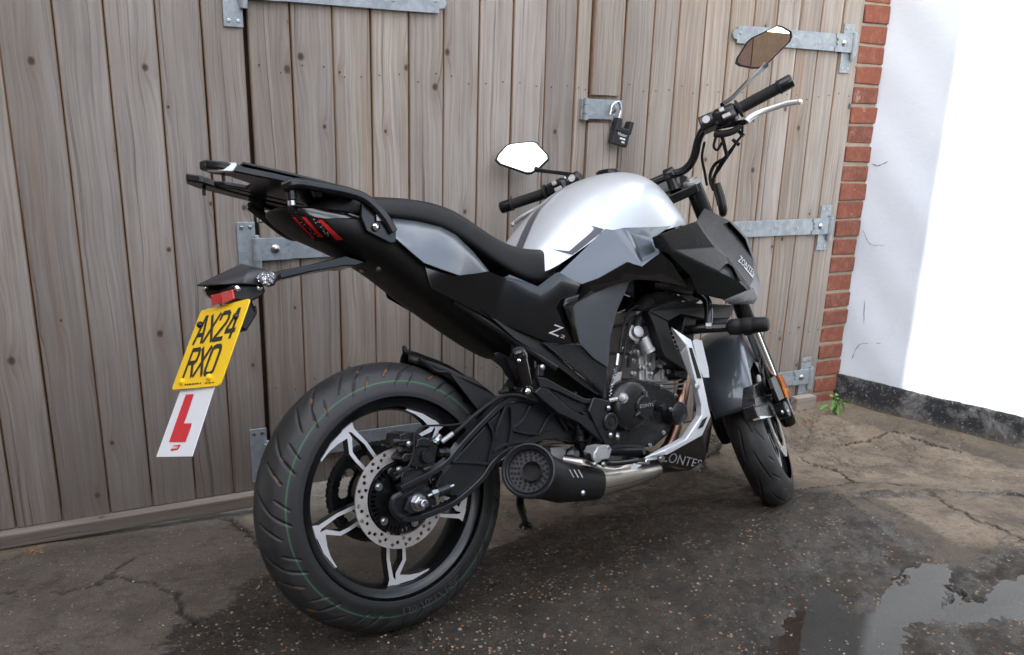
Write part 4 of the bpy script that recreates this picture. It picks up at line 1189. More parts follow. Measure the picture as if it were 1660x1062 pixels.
# fine raised lines and lettering on the rear sidewall
def sidewall_text(s, c, r, a_mid, y, hgt, mat, parent, wid, M=None, flip=False):
    vs, fs = text_polys(s); bm = BM(); vv = []
    for x, t in vs:
        rr = r + (t - .5) * hgt; a = a_mid + (x - .5) * wid / r
        vv.append(bm.verts.new((c[0] + rr * math.cos(a), y + (.002 if rr > r else 0) * 0, c[2] + rr * math.sin(a))))
    for f in fs:
        try: bm.faces.new([vv[i] for i in f])
        except ValueError: pass
    if M is not None: xform(bm, M)
    return part('sidewall_lettering', bm, mat, parent, fix=False)
M_SIDET = simple('raised sidewall rubber', (.035, .035, .036), .5)
sidewall_text('130/70-17 M/C', RC, .252, rad(-76), -.0648, .015, M_SIDET, rwheel, .16)
for k in range(5):
    a0 = rad(-93 + 72 * k)
    d_, f_ = spoke_bms(RC, a0, .070, .199, -.034, -.006)
    sp = part('spoke', d_, M_SATIN, rwheel, bevel=.0012); part('machined_face', f_, M_ALU, rwheel)
bm = BM(); add_lathe(bm, (0, -.036, .307), (0, 1, 0), [(0, .05), (0, .078), (.012, .082), (.030, .082), (.06, .07), (.072, .066), (.09, .066), (.09, .02)], 60); part('hub', bm, M_SATIN, rwheel)
bm = BM(); add_lathe(bm, wheel_pt(RC, rad(116), .197, -.012), Vector((-math.cos(rad(116)), -.25, -math.sin(rad(116)))), [(0, .0065), (.006, .0065), (.007, .0042), (.02, .004), (.021, .0055), (.033, .0055), (.035, .004)], 14); part('tyre_valve', bm, M_ZINC, rwheel)
# brake disc with its carrier, sensor ring and bolts
holes = []
for k in range(20):
    a = 2 * math.pi * k / 20; holes += [(a % (2 * math.pi), .1045), ((a + .12) % (2 * math.pi), .0965 if k % 2 else .0985), ]
for k in range(10): holes.append(((2 * math.pi * k / 10 + .27) % (2 * math.pi), .090))
disc = part('brake_disc', disc_bm(RC, .1124, .0835, -.070, .0045, holes), M_STEEL, rwheel, angle=25)
bm = BM(); N = 44
add_lathe(bm, (0, -.0705, .307), (0, 1, 0), [(0, .058), (0, .064), (.0, .064), (.003, .064), (.003, .058)], 60)
for k in range(N):
    a = 2 * math.pi * k / N; M = Matrix.Translation((RC[0], -.0725, RC[2])) @ Matrix.Rotation(-a, 4, 'Y')
    add_box(bm, (.063, 0, -.0024), (.0765, .003, .0024), M)
add_lathe(bm, (0, -.0715, .307), (0, 1, 0), [(0, .0765), (0, .079), (.004, .079), (.004, .0765)], 60, cap=False)
part('sensor_ring', bm, M_SATIN, rwheel)
for k in range(5):
    a = rad(-92 + 72 * k + 24); bm = BM()
    M = Matrix.Translation((RC[0], -.066, RC[2])) @ Matrix.Rotation(-a, 4, 'Y')
    add_box(bm, (.045, 0, -.010), (.0875, .006, .010), M); part('carrier_arm', bm, M_SATIN, rwheel, bevel=.001)
    bm = BM(); add_lathe(bm, wheel_pt(RC, a, .0655, -.068), (0, -1, 0), [(0, .0115), (.007, .0105)], 16); part('carrier_boss', bm, M_SATIN, rwheel)
for k in range(5):
    bm = BM(); add_bolt(bm, wheel_pt(RC, rad(-92 + 72 * k + 24), .0655, -.0748), (0, -1, 0), .0062, .006, True); part('disc_bolt', bm, M_ZINC, rwheel)
# sprocket and chain on the far side
bm = BM(); T = 43; R0 = .1085; out = []
for k in range(T * 4):
    a = 2 * math.pi * k / (T * 4); out.append(a)
spk = disc_bm((0, 0, .307), R0, .048, .070, .006, [((2 * math.pi * k / 5 + j * .155 + .2) % (2 * math.pi), .078) for k in range(5) for j in (-2, -1, 0, 1, 2)], .0125)
for k in range(T):
    a = 2 * math.pi * k / T; M = Matrix.Translation((0, .070, .307)) @ Matrix.Rotation(-a, 4, 'Y')
    vs = [spk.verts.new(M @ Vector(p)) for p in ((R0 - .001, 0, -.0042), (R0 + .0065, .001, -.0016), (R0 + .0065, .001, .0016), (R0 - .001, 0, .0042), (R0 - .001, .006, -.0042), (R0 + .0065, .005, -.0016), (R0 + .0065, .005, .0016), (R0 - .001, .006, .0042))]
    for f in ((0, 1, 2, 3), (7, 6, 5, 4), (0, 4, 5, 1), (1, 5, 6, 2), (2, 6, 7, 3)): spk.faces.new([vs[i] for i in f])
part('sprocket', spk, M_SATIN, bike)
ch = BM(); RCH = R0 + .004; R2 = .034; P2 = Vector((.50, 0, .385)); P1 = Vector((0, 0, .307))
path = []
d12 = P2 - P1; ang = math.atan2(d12.z, d12.x); off = math.acos((RCH - R2) / d12.length)
for i in range(60):
    a = ang + off + (2 * math.pi - 2 * off) * i / 59; path.append(P1 + Vector((math.cos(a), 0, math.sin(a))) * RCH)
for i in range(14):
    a = ang - off + 2 * off * i / 13; path.append(P2 + Vector((math.cos(a), 0, math.sin(a))) * R2)
path.append(path[0]); tot = sum((b - a).length for a, b in zip(path[:-1], path[1:])); nl = int(tot / .0127); pos = []; acc = 0; need = 0
for a, b in zip(path[:-1], path[1:]):
    L = (b - a).length
    while need <= acc + L and len(pos) < nl: pos.append(a.lerp(b, (need - acc) / L)); need += tot / nl
    acc += L
for i, p in enumerate(pos):
    q = pos[(i + 1) % len(pos)]; d = q - p; x_ = d.normalized(); zz = Vector((0, 1, 0)).cross(x_)
    M = Matrix(((x_.x, 0, zz.x, p.x), (0, 1, 0, 0), (x_.z, 0, zz.z, p.z), (0, 0, 0, 1)))
    l = d.length; yo = .006 if i % 2 else .0085
    for s in (-1, 1):
        y0 = .073 + s * yo; pl_ = [(-.0045, -.0025), (-.002, -.0048), (.002, -.0048), (l / 2, -.0034), (l - .002, -.0048), (l + .002, -.0048), (l + .0045, -.0025), (l + .0045, .0025), (l + .002, .0048), (l - .002, .0048), (l / 2, .0034), (.002, .0048), (-.002, .0048), (-.0045, .0025)]
        add_prism(ch, [M @ Vector((a, y0 - .0008, b)) for a, b in pl_], (0, .0016, 0))
    add_lathe(ch, p + Vector((0, .073 - .0105, 0)), (0, 1, 0), [(0, .0024), (.021, .0024)], 8)
part('drive_chain', ch, M_CHAIN)

# ------------------------------------------------------------------ front wheel (turned with the steering)
FC = (1.39, 0, .293); fwheel = empty_part('front_wheel', bike)
me = tyre_mesh(FC, .293, .0565, .228, .045, groove_front, MS); link('tyre', me, M_TYRE, fwheel)
part('rim', xform(rim_mesh(FC, .2245, .042, .196), MS), M_SATIN, fwheel, angle=30)
for k in range(5):
    a0 = rad(-60 + 72 * k)
    for ys in (1,):
        d_, f_ = spoke_bms(FC, a0, .055, .199, -.028, .0)
        sp = part('spoke', xform(d_, MS), M_SATIN, fwheel, bevel=.0015); part('machined_face', xform(f_, MS), M_ALU, fwheel)
bm = BM(); add_lathe(bm, (FC[0], -.05, FC[2]), (0, 1, 0), [(0, .02), (0, .045), (.02, .058), (.08, .058), (.1, .045), (.1, .02)], 48); part('hub', xform(bm, MS), M_SATIN, fwheel)
holes = []
for k in range(22):
    a = 2 * math.pi * k / 22; holes += [(a, .135), ((a + .10) % (2 * math.pi), .126), ((a + .18) % (2 * math.pi), .117)]
part('brake_disc', xform(disc_bm(FC, .142, .107, -.066, .0045, holes), MS), M_STEEL, fwheel, angle=25)
for k in range(6):
    bm = BM(); M = Matrix.Translation((FC[0], -.064, FC[2])) @ Matrix.Rotation(rad(60 * k), 4, 'Y'); add_box(bm, (.03, 0, -.007), (.112, .006, .007), M); part('carrier_arm', xform(bm, MS), M_SATIN, fwheel, bevel=.001)
# ------------------------------------------------------------------ swingarm, caliper, axle
def rib(bm, pts, r, n=8, sm=6): add_tube(bm, pts, r, n, sm)
swing = empty_part('swingarm', bike)
SY = -.128
up_ = [(335, 838), (560, 718), (680, 585), (790, 470), (905, 365), (985, 350), (1090, 385), (1230, 455), (1290, 520)]
lo_ = [(1290, 560), (1180, 545), (1080, 560), (1000, 600), (905, 640), (830, 705), (770, 790), (640, 905), (520, 965), (400, 1002), (345, 1000)]
def SWY(i): return SY + .0
top = [BP(4, X, Y, -.132 if X < 800 else -.132 + (X - 800) * .00004) for X, Y in up_]
low = [BP(4, X, Y, -.132 if X < 800 else -.132 + (X - 800) * .00004) for X, Y in lo_]
bm = BM()
# thin web set back, thick edge beams in front of it
inner_up = [BP(4, X, Y, -.120) for X, Y in ((350, 860), (570, 740), (690, 612), (800, 495), (912, 395), (985, 378), (1085, 408), (1215, 480))]
inner_lo = [BP(4, X, Y, -.120) for X, Y in ((1215, 520), (1080, 540), (980, 590), (880, 635), (810, 700), (740, 790), (610, 895), (500, 945), (400, 975))]
webA = [BP(4, X, Y, -.116) for X, Y in ((690, 605), (800, 485), (905, 385), (985, 372), (1090, 402), (1230, 475), (1230, 530), (1080, 545), (990, 590), (880, 640), (805, 705), (610, 695))]
add_prism(bm, webA, (0, .03, 0)); part('web_plate', bm, M_SWING, swing, bevel=.002)
bm = BM(); add_prism(bm, [BP(4, X, Y, -.119) for X, Y in ((520, 800), (610, 700), (800, 705), (760, 790), (650, 880), (540, 850))], (0, .02, 0)); part('web_plate', bm, M_SWING, swing, bevel=.002)
bm = BM(); add_bar(bm, top, .028, [.0055, .006, .006, .006, .007, .009, .010, .012, .014]); part('upper_beam', bm, M_SWING, swing)
bm = BM(); add_bar(bm, low, .028, [.014, .012, .010, .008, .007, .0065, .0065, .006, .006, .006, .006]); part('lower_beam', bm, M_SWING, swing)
for pts in (((905, 380), (850, 520), (805, 705)), ((610, 695), (710, 697), (805, 705)), ((930, 400), (930, 520), (905, 640)), ((1030, 395), (990, 470), (930, 520)), ((1140, 430), (1080, 545)), ((930, 520), (1010, 540), (1090, 545)), ((830, 640), (900, 600), (985, 585)), ((560, 745), (525, 830)), ((800, 470), (835, 560), (810, 700)), ((1180, 450), (1230, 525))):
    bm = BM(); add_bar(bm, [BP(4, X, Y, -.127) for X, Y in pts], .018, .0028); part('rib', bm, M_SWING, swing)
# the far arm and the cross member
both_left = mirror_bm(slab([BP(4, X, Y, -.128) for X, Y in up_ + lo_], .03))
part('far_arm', both_left, M_SWING, swing, bevel=.003)
a = BP(4, 1010, 470, -.11); bm = BM(); add_prism(bm, [Vector((a.x - .02, -.11, a.z + .03)), Vector((a.x + .10, -.11, a.z + .01)), Vector((a.x + .12, -.11, a.z - .05)), Vector((a.x + .02, -.11, a.z - .04))], (0, .22, 0)); part('cross_member', bm, M_SWING, swing, bevel=.006)
# axle end
ax = Vector((0, -.128, .307))
ax = BP('b4', 520, 685, -.128)
bm = BM(); add_prism(bm, [ax + Vector((p[0], .0, p[1])) for p in ((-.034, -.010), (-.022, .014), (.0, .022), (.026, .014), (.034, .006), (.03, -.014), (.004, -.022), (-.022, -.02))], (0, .012, 0)); part('axle_block', bm, M_SWING, swing, bevel=.002)
bm = BM(); add_lathe(bm, ax, (0, -1, 0), [(.0, .019), (.003, .019)], 28); add_lathe(bm, ax, (0, -1, 0), [(.003, .0165), (.015, .0165), (.017, .0145)], 6)
add_lathe(bm, ax, (0, -1, 0), [(.015, .0098), (.030, .0095), (.031, .007), (.026, .006), (.02, .0055)], 22); part('axle_nut', bm, M_ZINC, swing)
bm = BM(); q = BP('b4', 655, 615, -.13); e = BP('b4', 775, 562, -.13); s_ = BP('b4', 590, 640, -.13); dq = (e - s_).normalized()
add_lathe(bm, s_, dq, [(0, .0045), ((e - s_).length, .0042)], 14); part('adjuster_bolt', bm, M_ZINC, swing)
bm = BM(); add_lathe(bm, q - dq * .012, dq, [(0, .0095), (.008, .0095), (.0085, .0085), (.0165, .0085)], 6); part('adjuster_nut', bm, M_ZINC, swing)
bm = BM(); add_lathe(bm, q + dq * .004, dq, [(0, .0115), (.028, .0115), (.03, .0085)], 18); part('adjuster_boss', bm, M_SWING, swing)
# closed end round the axle
bm = BM(); add_tube(bm, [BP('b4', X, Y, -.122) for X, Y in ((400, 622), (345, 660), (338, 720), (365, 770), (420, 800))], .0075, 10, 6); part('end_loop', bm, M_SWING, swing)
bm = BM(); add_prism(bm, [BP('b4', X, Y, -.112) for X, Y in ((350, 655), (420, 625), (560, 560), (640, 600), (660, 690), (560, 735), (430, 785), (360, 755))], (0, .012, 0)); part('end_plate', bm, M_SWING, swing, bevel=.002)

cal = empty_part('rear_caliper', bike)
bm = BM(); P = [(390, 195), (440, 178), (520, 180), (560, 215), (640, 235), (665, 285), (650, 360), (640, 420), (560, 440), (480, 430), (460, 390), (420, 400), (400, 370), (430, 330), (480, 330), (490, 285), (380, 280)]
add_prism(bm, [BP('b4', X, Y, -.122) for X, Y in P], (0, .066, 0)); part('caliper_body', bm, M_ENG, cal, bevel=.005, seg=3)
c_ = BP('b4', 580, 350, -.123); bm = BM(); add_lathe(bm, c_, (0, -1, 0), [(0, .0165), (.008, .0165), (.0095, .0155), (.0095, .0135), (.0085, .013), (.0085, .0001)], 32); part('piston_cover', bm, M_ENG, cal)
bm = BM(); add_prism(bm, [BP('b4', X, Y, -.128) for X, Y in ((515, 230), (560, 212), (640, 240), (610, 290), (540, 285), (500, 300))], (0, .03, 0)); part('bridge', bm, M_ENG, cal, bevel=.004)
c_ = BP('b4', 680, 335, -.118); bm = BM(); add_lathe(bm, c_ - Vector((.006, 0, -.004)), Vector((1, 0, -.15)), [(0, .010), (.016, .010), (.016, .012), (.026, .012), (.028, .009)], 8); part('slide_pin', bm, M_ENG, cal)
c_ = BP('b4', 335, 250, -.116); bm = BM(); add_lathe(bm, c_, Vector((1, 0, -.08)), [(0, .0085), (.012, .0085), (.012, .007), (.04, .007)], 16); part('slide_pin', bm, M_ENG, cal)
bm = BM(); add_bolt(bm, BP('b4', 455, 265, -.124), (0, -1, 0), .006, .004, False); part('bolt', bm, M_ZINC, cal)
bj = BP('b4', 640, 255, -.118); b2_ = BP('b4', 680, 195, -.122); dj = (b2_ - bj).normalized()
bm = BM(); add_lathe(bm, bj, dj, [(0, .010), (.006, .010)], 18); add_lathe(bm, bj + dj * .006, dj, [(0, .0085), (.006, .0085)], 6); add_lathe(bm, bj + dj * .012, dj, [(0, .0065), (.009, .0065), (.010, .004)], 12); part('banjo_bolt', bm, M_ZINC, cal)
bm = BM(); add_lathe(bm, bj + dj * .003, dj, [(0, .0112), (.003, .0112)], 18); part('banjo_washer', bm, M_GREEN, cal)
bm = BM(); add_prism(bm, [BP('b4', X, Y, -.108) for X, Y in ((405, 600), (405, 480), (450, 445), (540, 445), (590, 465), (600, 560), (520, 600), (420, 640))], (0, .012, 0)); part('mount_plate', bm, M_ENG, cal, bevel=.002)
bm = BM(); add_tube(bm, [BP('b4', X, Y, -.110) for X, Y in ((408, 605), (406, 482), (450, 447), (540, 447), (588, 466))], .0022, 8, 4); part('plate_rim', bm, M_SATIN, cal)
lt = BP('b4', 455, 548, -.1094); dx_ = BP('b4', 520, 535, -.1094) - lt; up2 = BP('b4', 455, 522, -.1094) - lt
vs, fs = text_polys('28 1'); 
# sensor lead and bracket
bm = BM(); add_tube(bm, [BP('b4', X, Y, -.100) for X, Y in ((320, 470), (345, 500), (360, 515), (410, 470), (390, 440))], .005, 8, 5); add_lathe(bm, BP('b4', 330, 468, -.098), (0, -1, 0), [(0, .010), (.01, .010)], 16); part('sensor_bracket', bm, M_SATIN, cal)
bm = BM(); add_bolt(bm, BP('b4', 385, 450, -.108), (0, -1, 0), .0055, .006, True); part('bolt', bm, M_ZINC, cal)
bm = BM(); add_tube(bm, [BP('b4', 345, 480, -.112)] + [BP('b4', X, Y, -.13) for X, Y in ((430, 445), (470, 390), (490, 300), (490, 230), (500, 185), (560, 140), (650, 132))] + [BP(4, 640, 490, -.125), BP(4, 740, 440, -.125), BP(4, 850, 350, -.128), BP(4, 960, 325, -.13)], .0026, 8, 6); part('sensor_lead', bm, M_RUB, cal)
h0 = BP('b4', 690, 250, -.122); h1 = BP('b4', 770, 190, -.125)
bm = BM(); add_tube(bm, [h0, h1], .0058, 12, 1); part('hose_ferrule', bm, M_CAST, cal)
bm = BM(); add_tube(bm, [h1] + [BP(4, X, Y, -.13) for X, Y in ((640, 520), (730, 440), (800, 385), (870, 345), (960, 335), (1060, 370))], .0048, 10, 6); part('brake_hose', bm, M_RUB, cal)

# ------------------------------------------------------------------ hugger over the rear tyre
hg = empty_part('hugger', bike)
V = [BP(4, 370, 95, .02), BP(4, 430, 128, -.03), BP(4, 540, 160, -.055), BP(4, 590, 212, -.072), BP(4, 745, 412, -.088), BP(4, 852, 345, -.088), BP(4, 740, 242, -.06), BP(4, 590, 205, -.03)]
bm = BM(); rings = []
for t in np.linspace(0, 1, 12):
    a = rad(76 - 50 * t); r = .322 + .004 * t
    wd = .022 + .050 * min(1, t * 1.5)
    rings.append([Vector((r2 * math.cos(a), y, .307 + r2 * math.sin(a))) for y, r2 in ((-wd, r - .012 - .03 * t), (-wd * .96, r), (-wd * .6, r + .012), (0, r + .016), (wd * .6, r + .012), (wd * .96, r), (wd, r - .012 - .03 * t))])
bm = sheet(rings); o = part('guard_shell', bm, M_MATTE, hg); solid(o, .003)
bm = slab([V[3], V[4], V[5] + Vector((0, 0, .0)), BP(4, 800, 300, -.088), BP(4, 720, 238, -.08)], .006); part('side_plate', bm, M_MATTE, hg, bevel=.002)
bm = BM(); q = BP(4, 375, 120, .0); add_tube(bm, [q + Vector((-.012, 0, .024)), q + Vector((-.006, 0, .008)), q + Vector((.02, 0, -.004)), q + Vector((.05, 0, -.016))], [.004, .008, .010, .008], 10, 5); part('guard_tip', bm, M_MATTE, hg)
bm = BM(); add_tube(bm, [BP(4, X, Y, -.045) for X, Y in ((430, 140), (480, 175), (520, 205), (580, 210))], .006, 8, 5); part('stay', bm, M_MATTE, hg)

# ------------------------------------------------------------------ muffler and exhaust
ex = empty_part('exhaust', bike)
c0 = BP(4, 1020, 740, -.195)
R_e = BP(4, 1018, 612, -.195); L_e = BP(4, 870, 735, -.195)
axis = Vector((.86, .10, -.30)).normalized()            # from the end cap forwards
# end-cap orientation: measured ellipse 150 x 130 -> faces rear, a little out
nrm = Vector((-.70, -.64, .32)).normalized()
rc = .0635
u_ = nrm.orthogonal().normalized(); v_ = nrm.cross(u_)
M_CAP = simple('exhaust cap black', (.020, .0205, .023), .42, .3); M_CAPF = simple('exhaust cap face', (.040, .042, .046), .5, .3)
bm = BM(); add_lathe(bm, c0, nrm, [(-.035, rc * .97), (-.006, rc), (.004, rc + .001), (.008, rc - .001), (.009, rc - .004), (.006, rc - .007), (.004, rc - .009), (.007, rc - .011), (.004, rc - .014), (-.008, rc - .0155)], 64, cap=False); part('end_ring', bm, M_CAP, ex)
bm = BM(); add_lathe(bm, c0, nrm, [(-.008, rc - .015), (-.0085, .001)], 64, cap=False); part('end_cap', bm, M_CAPF, ex)
for n_, r_ in ((22, .0425), (17, .0345), (13, .0265)):
    for k in range(n_):
        a = 2 * math.pi * k / n_ + .13 * n_
        p = c0 + nrm * (-.0084) + (u_ * math.cos(a) + v_ * math.sin(a)) * r_
        b_ = BM(); add_lathe(b_, p, nrm, [(0, .0036), (.0012, .0036), (.0012, .0029), (.0004, .0028)], 12, cap=False); add_lathe(b_, p + nrm * .0003, nrm, [(0, .0029), (.0001, .0029)], 12); part('perforation', b_, M_DARK, ex)
_of = BP(4, 1042, 748, -.195) - c0; tc_ = c0 + nrm * -.0078 + (_of - nrm * _of.dot(nrm))
bm = BM(); add_lathe(bm, tc_, nrm, [(-.001, .0235), (.012, .0235), (.013, .0225), (.012, .0215)], 36, cap=False); part('outlet_tube', bm, M_CAP, ex)
bm = BM(); add_lathe(bm, tc_, nrm, [(.0118, .0214), (-.0002, .0212)], 36, cap=False); part('outlet_bore', bm, M_EXH, ex)
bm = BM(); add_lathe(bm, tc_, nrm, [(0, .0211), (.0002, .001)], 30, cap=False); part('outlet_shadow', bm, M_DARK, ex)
for X, Y in ((1040, 796), (1078, 733)):
    bm = BM(); add_bolt(bm, BP(4, X, Y, -.197), nrm, .0036, .003, True); part('bolt', bm, M_ZINC, ex)
# can: lofted from the round cap into a flattened body
def ring(c, ay, az, d, n=40, tw=0, p=2.0):
    d = Vector(d).normalized(); sy = Vector((0, 1, 0)); sy = (sy - d * sy.dot(d)).normalized(); sz = d.cross(sy); out = []
    for k in range(n):
        t = 2 * math.pi * k / n; c_, s_ = math.cos(t), math.sin(t)
        out.append(Vector(c) + sy * (abs(c_) ** (2 / p) * math.copysign(1, c_) * ay) + sz * (abs(s_) ** (2 / p) * math.copysign(1, s_) * az))
    return out
up_z = lambda d: d
k1_ = c0 - nrm * .012; mid1 = BP(5, 400, 880, -.16); mid1.y = -.150; mid2 = BP(5, 560, 885, -.15); mid2.y = -.145; mid3 = BP(5, 720, 845, -.12); mid3.y = -.125; mid4 = BP(5, 860, 815, -.11); mid4.y = -.11
bm = BM(); add_loft(bm, [ring(k1_, rc * .985, rc * .985, -nrm), ring(k1_.lerp(mid1, .42), .060, .055, (1, .28, -.15), p=2.3), ring(mid1, .054, .050, (1, .1, -.3), p=2.6), ring(mid2, .052, .042, (1, .1, -.25), p=2.8)])
part('heat_shield', bm, M_MATTE, ex, angle=50)
bm = BM(); add_loft(bm, [ring(mid1, .049, .042, (1, .1, -.3), p=2.4), ring(mid2, .049, .0375, (1, .1, -.2), p=2.6), ring(mid3, .047, .033, (1, .1, -.1), p=2.6), ring(mid4, .040, .024, (1, .1, 0), p=2.4), ring(mid4 + Vector((.03, .01, .0)), .024, .018, (1, 0, 0))])
part('muffler_body', bm, M_EXH, ex, angle=50)
o_ = [p for p in ex.children if p.name.startswith('heat_shield')][0]; bv = evalmesh_bvh([o_])
for X0 in (455, 478, 500):
    decal_strip('shield_slot', bv, 5, [(X0 - 12, 818), (X0 + 10, 858)], [(X0 - 7, 816), (X0 + 15, 855)], M_CAST, 1, 6, ex, lift=.001)
bm = BM(); p_ = hit(bv, 5, 515, 935, .0); 
if p_ is None: p_ = BP(5, 515, 935, -.19)
add_bolt(bm, p_, (0, -1, -.1), .0065, .005, False); part('bolt', bm, M_ZINC, ex)
bv2 = evalmesh_bvh([p for p in ex.children if p.name.startswith('muffler_body')])
# welded seam line and the header pipe
decal_strip('weld_seam', bv2, 5, [(585, 885), (640, 905), (760, 880), (865, 845)], [(585, 889), (640, 909), (760, 884), (865, 849)], M_DGREY, 1, 24, ex)
bm = BM(); add_tube(bm, [BP(5, 1075, 250, -.03), BP(5, 1055, 300, -.06), BP(5, 1035, 350, -.085), BP(5, 1010, 480, -.095), BP(5, 985, 600, -.095), BP(5, 950, 690, -.09), BP(5, 900, 755, -.09), mid4 + Vector((-.01, .0, 0))], [.017, .0185, .0185, .0175, .0165, .0165, .017, .018], 16, 8); part('header_pipe', bm, M_COPPER, ex)
# mid pipe curving above the can under the footrest
bm = BM(); add_tube(bm, [BP(5, 420, 770, -.11), BP(5, 520, 790, -.15), BP(5, 600, 820, -.16), BP(5, 690, 825, -.155), BP(5, 780, 780, -.145)], .0155, 14, 8); part('link_pipe', bm, M_EXH, ex)

# ------------------------------------------------------------------ engine
en = empty_part('engine', bike)
def circ_px(k, X, Y, y): return BP(k, X, Y, y)
cc = BP(5, 780, 490, -.175)
bm = BM(); add_prism(bm, [BP(5, X, Y, -.135) for X, Y in ((640, 480), (690, 400), (770, 350), (900, 380), (985, 430), (1000, 520), (950, 640), (880, 700), (760, 712), (650, 690), (600, 600))], (0, .27, 0)); part('crankcase', bm, M_ENG, en, bevel=.008, seg=3)
rcv = (BP(5, 780, 360, -.175) - cc).length
bm = BM(); add_lathe(bm, Vector((cc.x, -.12, cc.z)), (0, -1, 0), [(0, rcv * 1.05), (.03, rcv * 1.03), (.042, rcv * .98), (.050, rcv * .88), (.054, rcv * .70), (.056, rcv * .45), (.0565, .001)], 56); part('clutch_cover', bm, M_ENG, en)
c2 = BP(5, 830, 500, -.180)
bm = BM(); add_lathe(bm, Vector((c2.x, -.174, c2.z)), (0, -1, 0), [(0, .032), (.006, .032), (.009, .029), (.0095, .001)], 40); part('cover_boss', bm, M_ENG, en)
for X, Y in ((830, 428), (872, 470), (860, 560), (780, 540)):
    q = BP(5, X, Y, -.176); bm = BM(); d_ = (q - Vector((c2.x, -.176, c2.z))).normalized(); add_tube(bm, [Vector((c2.x, -.180, c2.z)) + d_ * .026, Vector((c2.x, -.180, c2.z)) + d_ * .043], [.006, .003], 8, 1); part('cover_rib', bm, M_ENG, en)
# silver boss lettering on the cover
bvE = evalmesh_bvh([p for p in en.children if p.name.startswith(('clutch', 'cover_boss'))])
decal_text('cover_lettering', 'ZONTES', bvE, 5, [(800, 505), (882, 492), (880, 474), (798, 488)], M_CAST, en)
bm = BM(); add_lathe(bm, Vector((BP(5, 985, 530, -.16).x, -.13, BP(5, 985, 530, -.16).z)), (0, -1, 0), [(0, .034), (.035, .033), (.046, .031), (.048, .027), (.0485, .001)], 36); part('side_cover', bm, M_ENG, en)
bm = BM(); q = BP(5, 915, 505, -.17); add_lathe(bm, q + Vector((-.012, .012, .004)), Vector((.25, -1, 0)), [(0, .012), (.02, .012), (.028, .010)], 18); part('sensor_plug', bm, M_ENG, en)
for X, Y in ((848, 365), (912, 395), (985, 440), (1018, 478), (958, 510), (1010, 578), (922, 628), (853, 692), (690, 640), (770, 335), (1005, 560)):
    bm = BM(); add_bolt(bm, BP(5, X, Y, -.150 if X not in (958, 1018, 1010) else -.172), (0, -1, 0), .0042, .006, True); part('engine_bolt', bm, M_ZINC, en)
# oil filler / clutch actuator at the cover's rear edge
q = BP(5, 720, 455, -.185); bm = BM(); add_lathe(bm, q + Vector((.035, .03, -.006)), Vector((-.75, -.55, .15)), [(0, .012), (.03, .012), (.03, .014), (.036, .014), (.036, .0095), (.046, .0095), (.048, .006)], 20); part('clutch_arm', bm, M_CAST, en)
bm = BM(); add_tube(bm, [BP(5, 648, 466, -.165), BP(5, 668, 462, -.17), BP(5, 690, 458, -.175)], .0055, 8, 4); part('clutch_lever', bm, M_CAST, en)
# cylinder
cyl = BM()
for j, (X, Y, w_, z_) in enumerate(((795, 375, 0, 0),)):
    pass
p0 = BP(5, 800, 360, -.02); p1 = BP(5, 790, 60, -.02); dcy = (p1 - p0).normalized(); fw = Vector((0, 1, 0)).cross(dcy).normalized()
def cylbox(bm, t0, t1, a, b, y0, y1):
    rings = []
    for t in (t0, t1):
        c_ = p0 + dcy * t; rings.append([c_ + fw * a + Vector((0, y0 - c_.y, 0)), c_ + fw * b + Vector((0, y0 - c_.y, 0)), c_ + fw * b + Vector((0, y1 - c_.y, 0)), c_ + fw * a + Vector((0, y1 - c_.y, 0))])
    add_loft(bm, rings)
bm = BM(); cylbox(bm, -.01, .075, -.062, .055, -.085, .085); part('barrel', bm, M_CAST, en, bevel=.006, seg=3)
bm = BM(); cylbox(bm, .077, .155, -.068, .060, -.09, .09); part('cylinder_head', bm, M_CAST, en, bevel=.007, seg=3)
bm = BM(); cylbox(bm, .157, .195, -.060, .052, -.082, .082); part('cam_cover', bm, M_CAST, en, bevel=.01, seg=3)
for k in range(3):
    bm = BM(); cylbox(bm, .0, .070, -.045 + .032 * k, -.037 + .032 * k, -.094, -.084); part('barrel_rib', bm, M_CAST, en, bevel=.002)
q = BP(5, 800, 120, -.12); bm = BM(); add_lathe(bm, q + Vector((0, .05, -.012)), Vector((-.15, -1, .25)), [(0, .020), (.03, .020), (.034, .0235), (.044, .0235), (.047, .017), (.06, .016), (.062, .010)], 22); part('thermostat_housing', bm, M_CAST, en)
q = BP(5, 815, 150, -.11); bm = BM(); add_lathe(bm, q, Vector((.3, -.2, -1)), [(0, .018), (.035, .018), (.037, .02), (.045, .02)], 18); part('water_outlet', bm, M_CAST, en)
for X, Y in ((850, 262), (770, 265), (765, 175), (845, 100), (720, 205), (855, 305)):
    bm = BM(); add_bolt(bm, BP(5, X, Y, -.098), (0, -1, 0), .0045, .006, True); part('engine_bolt', bm, M_ZINC, en)
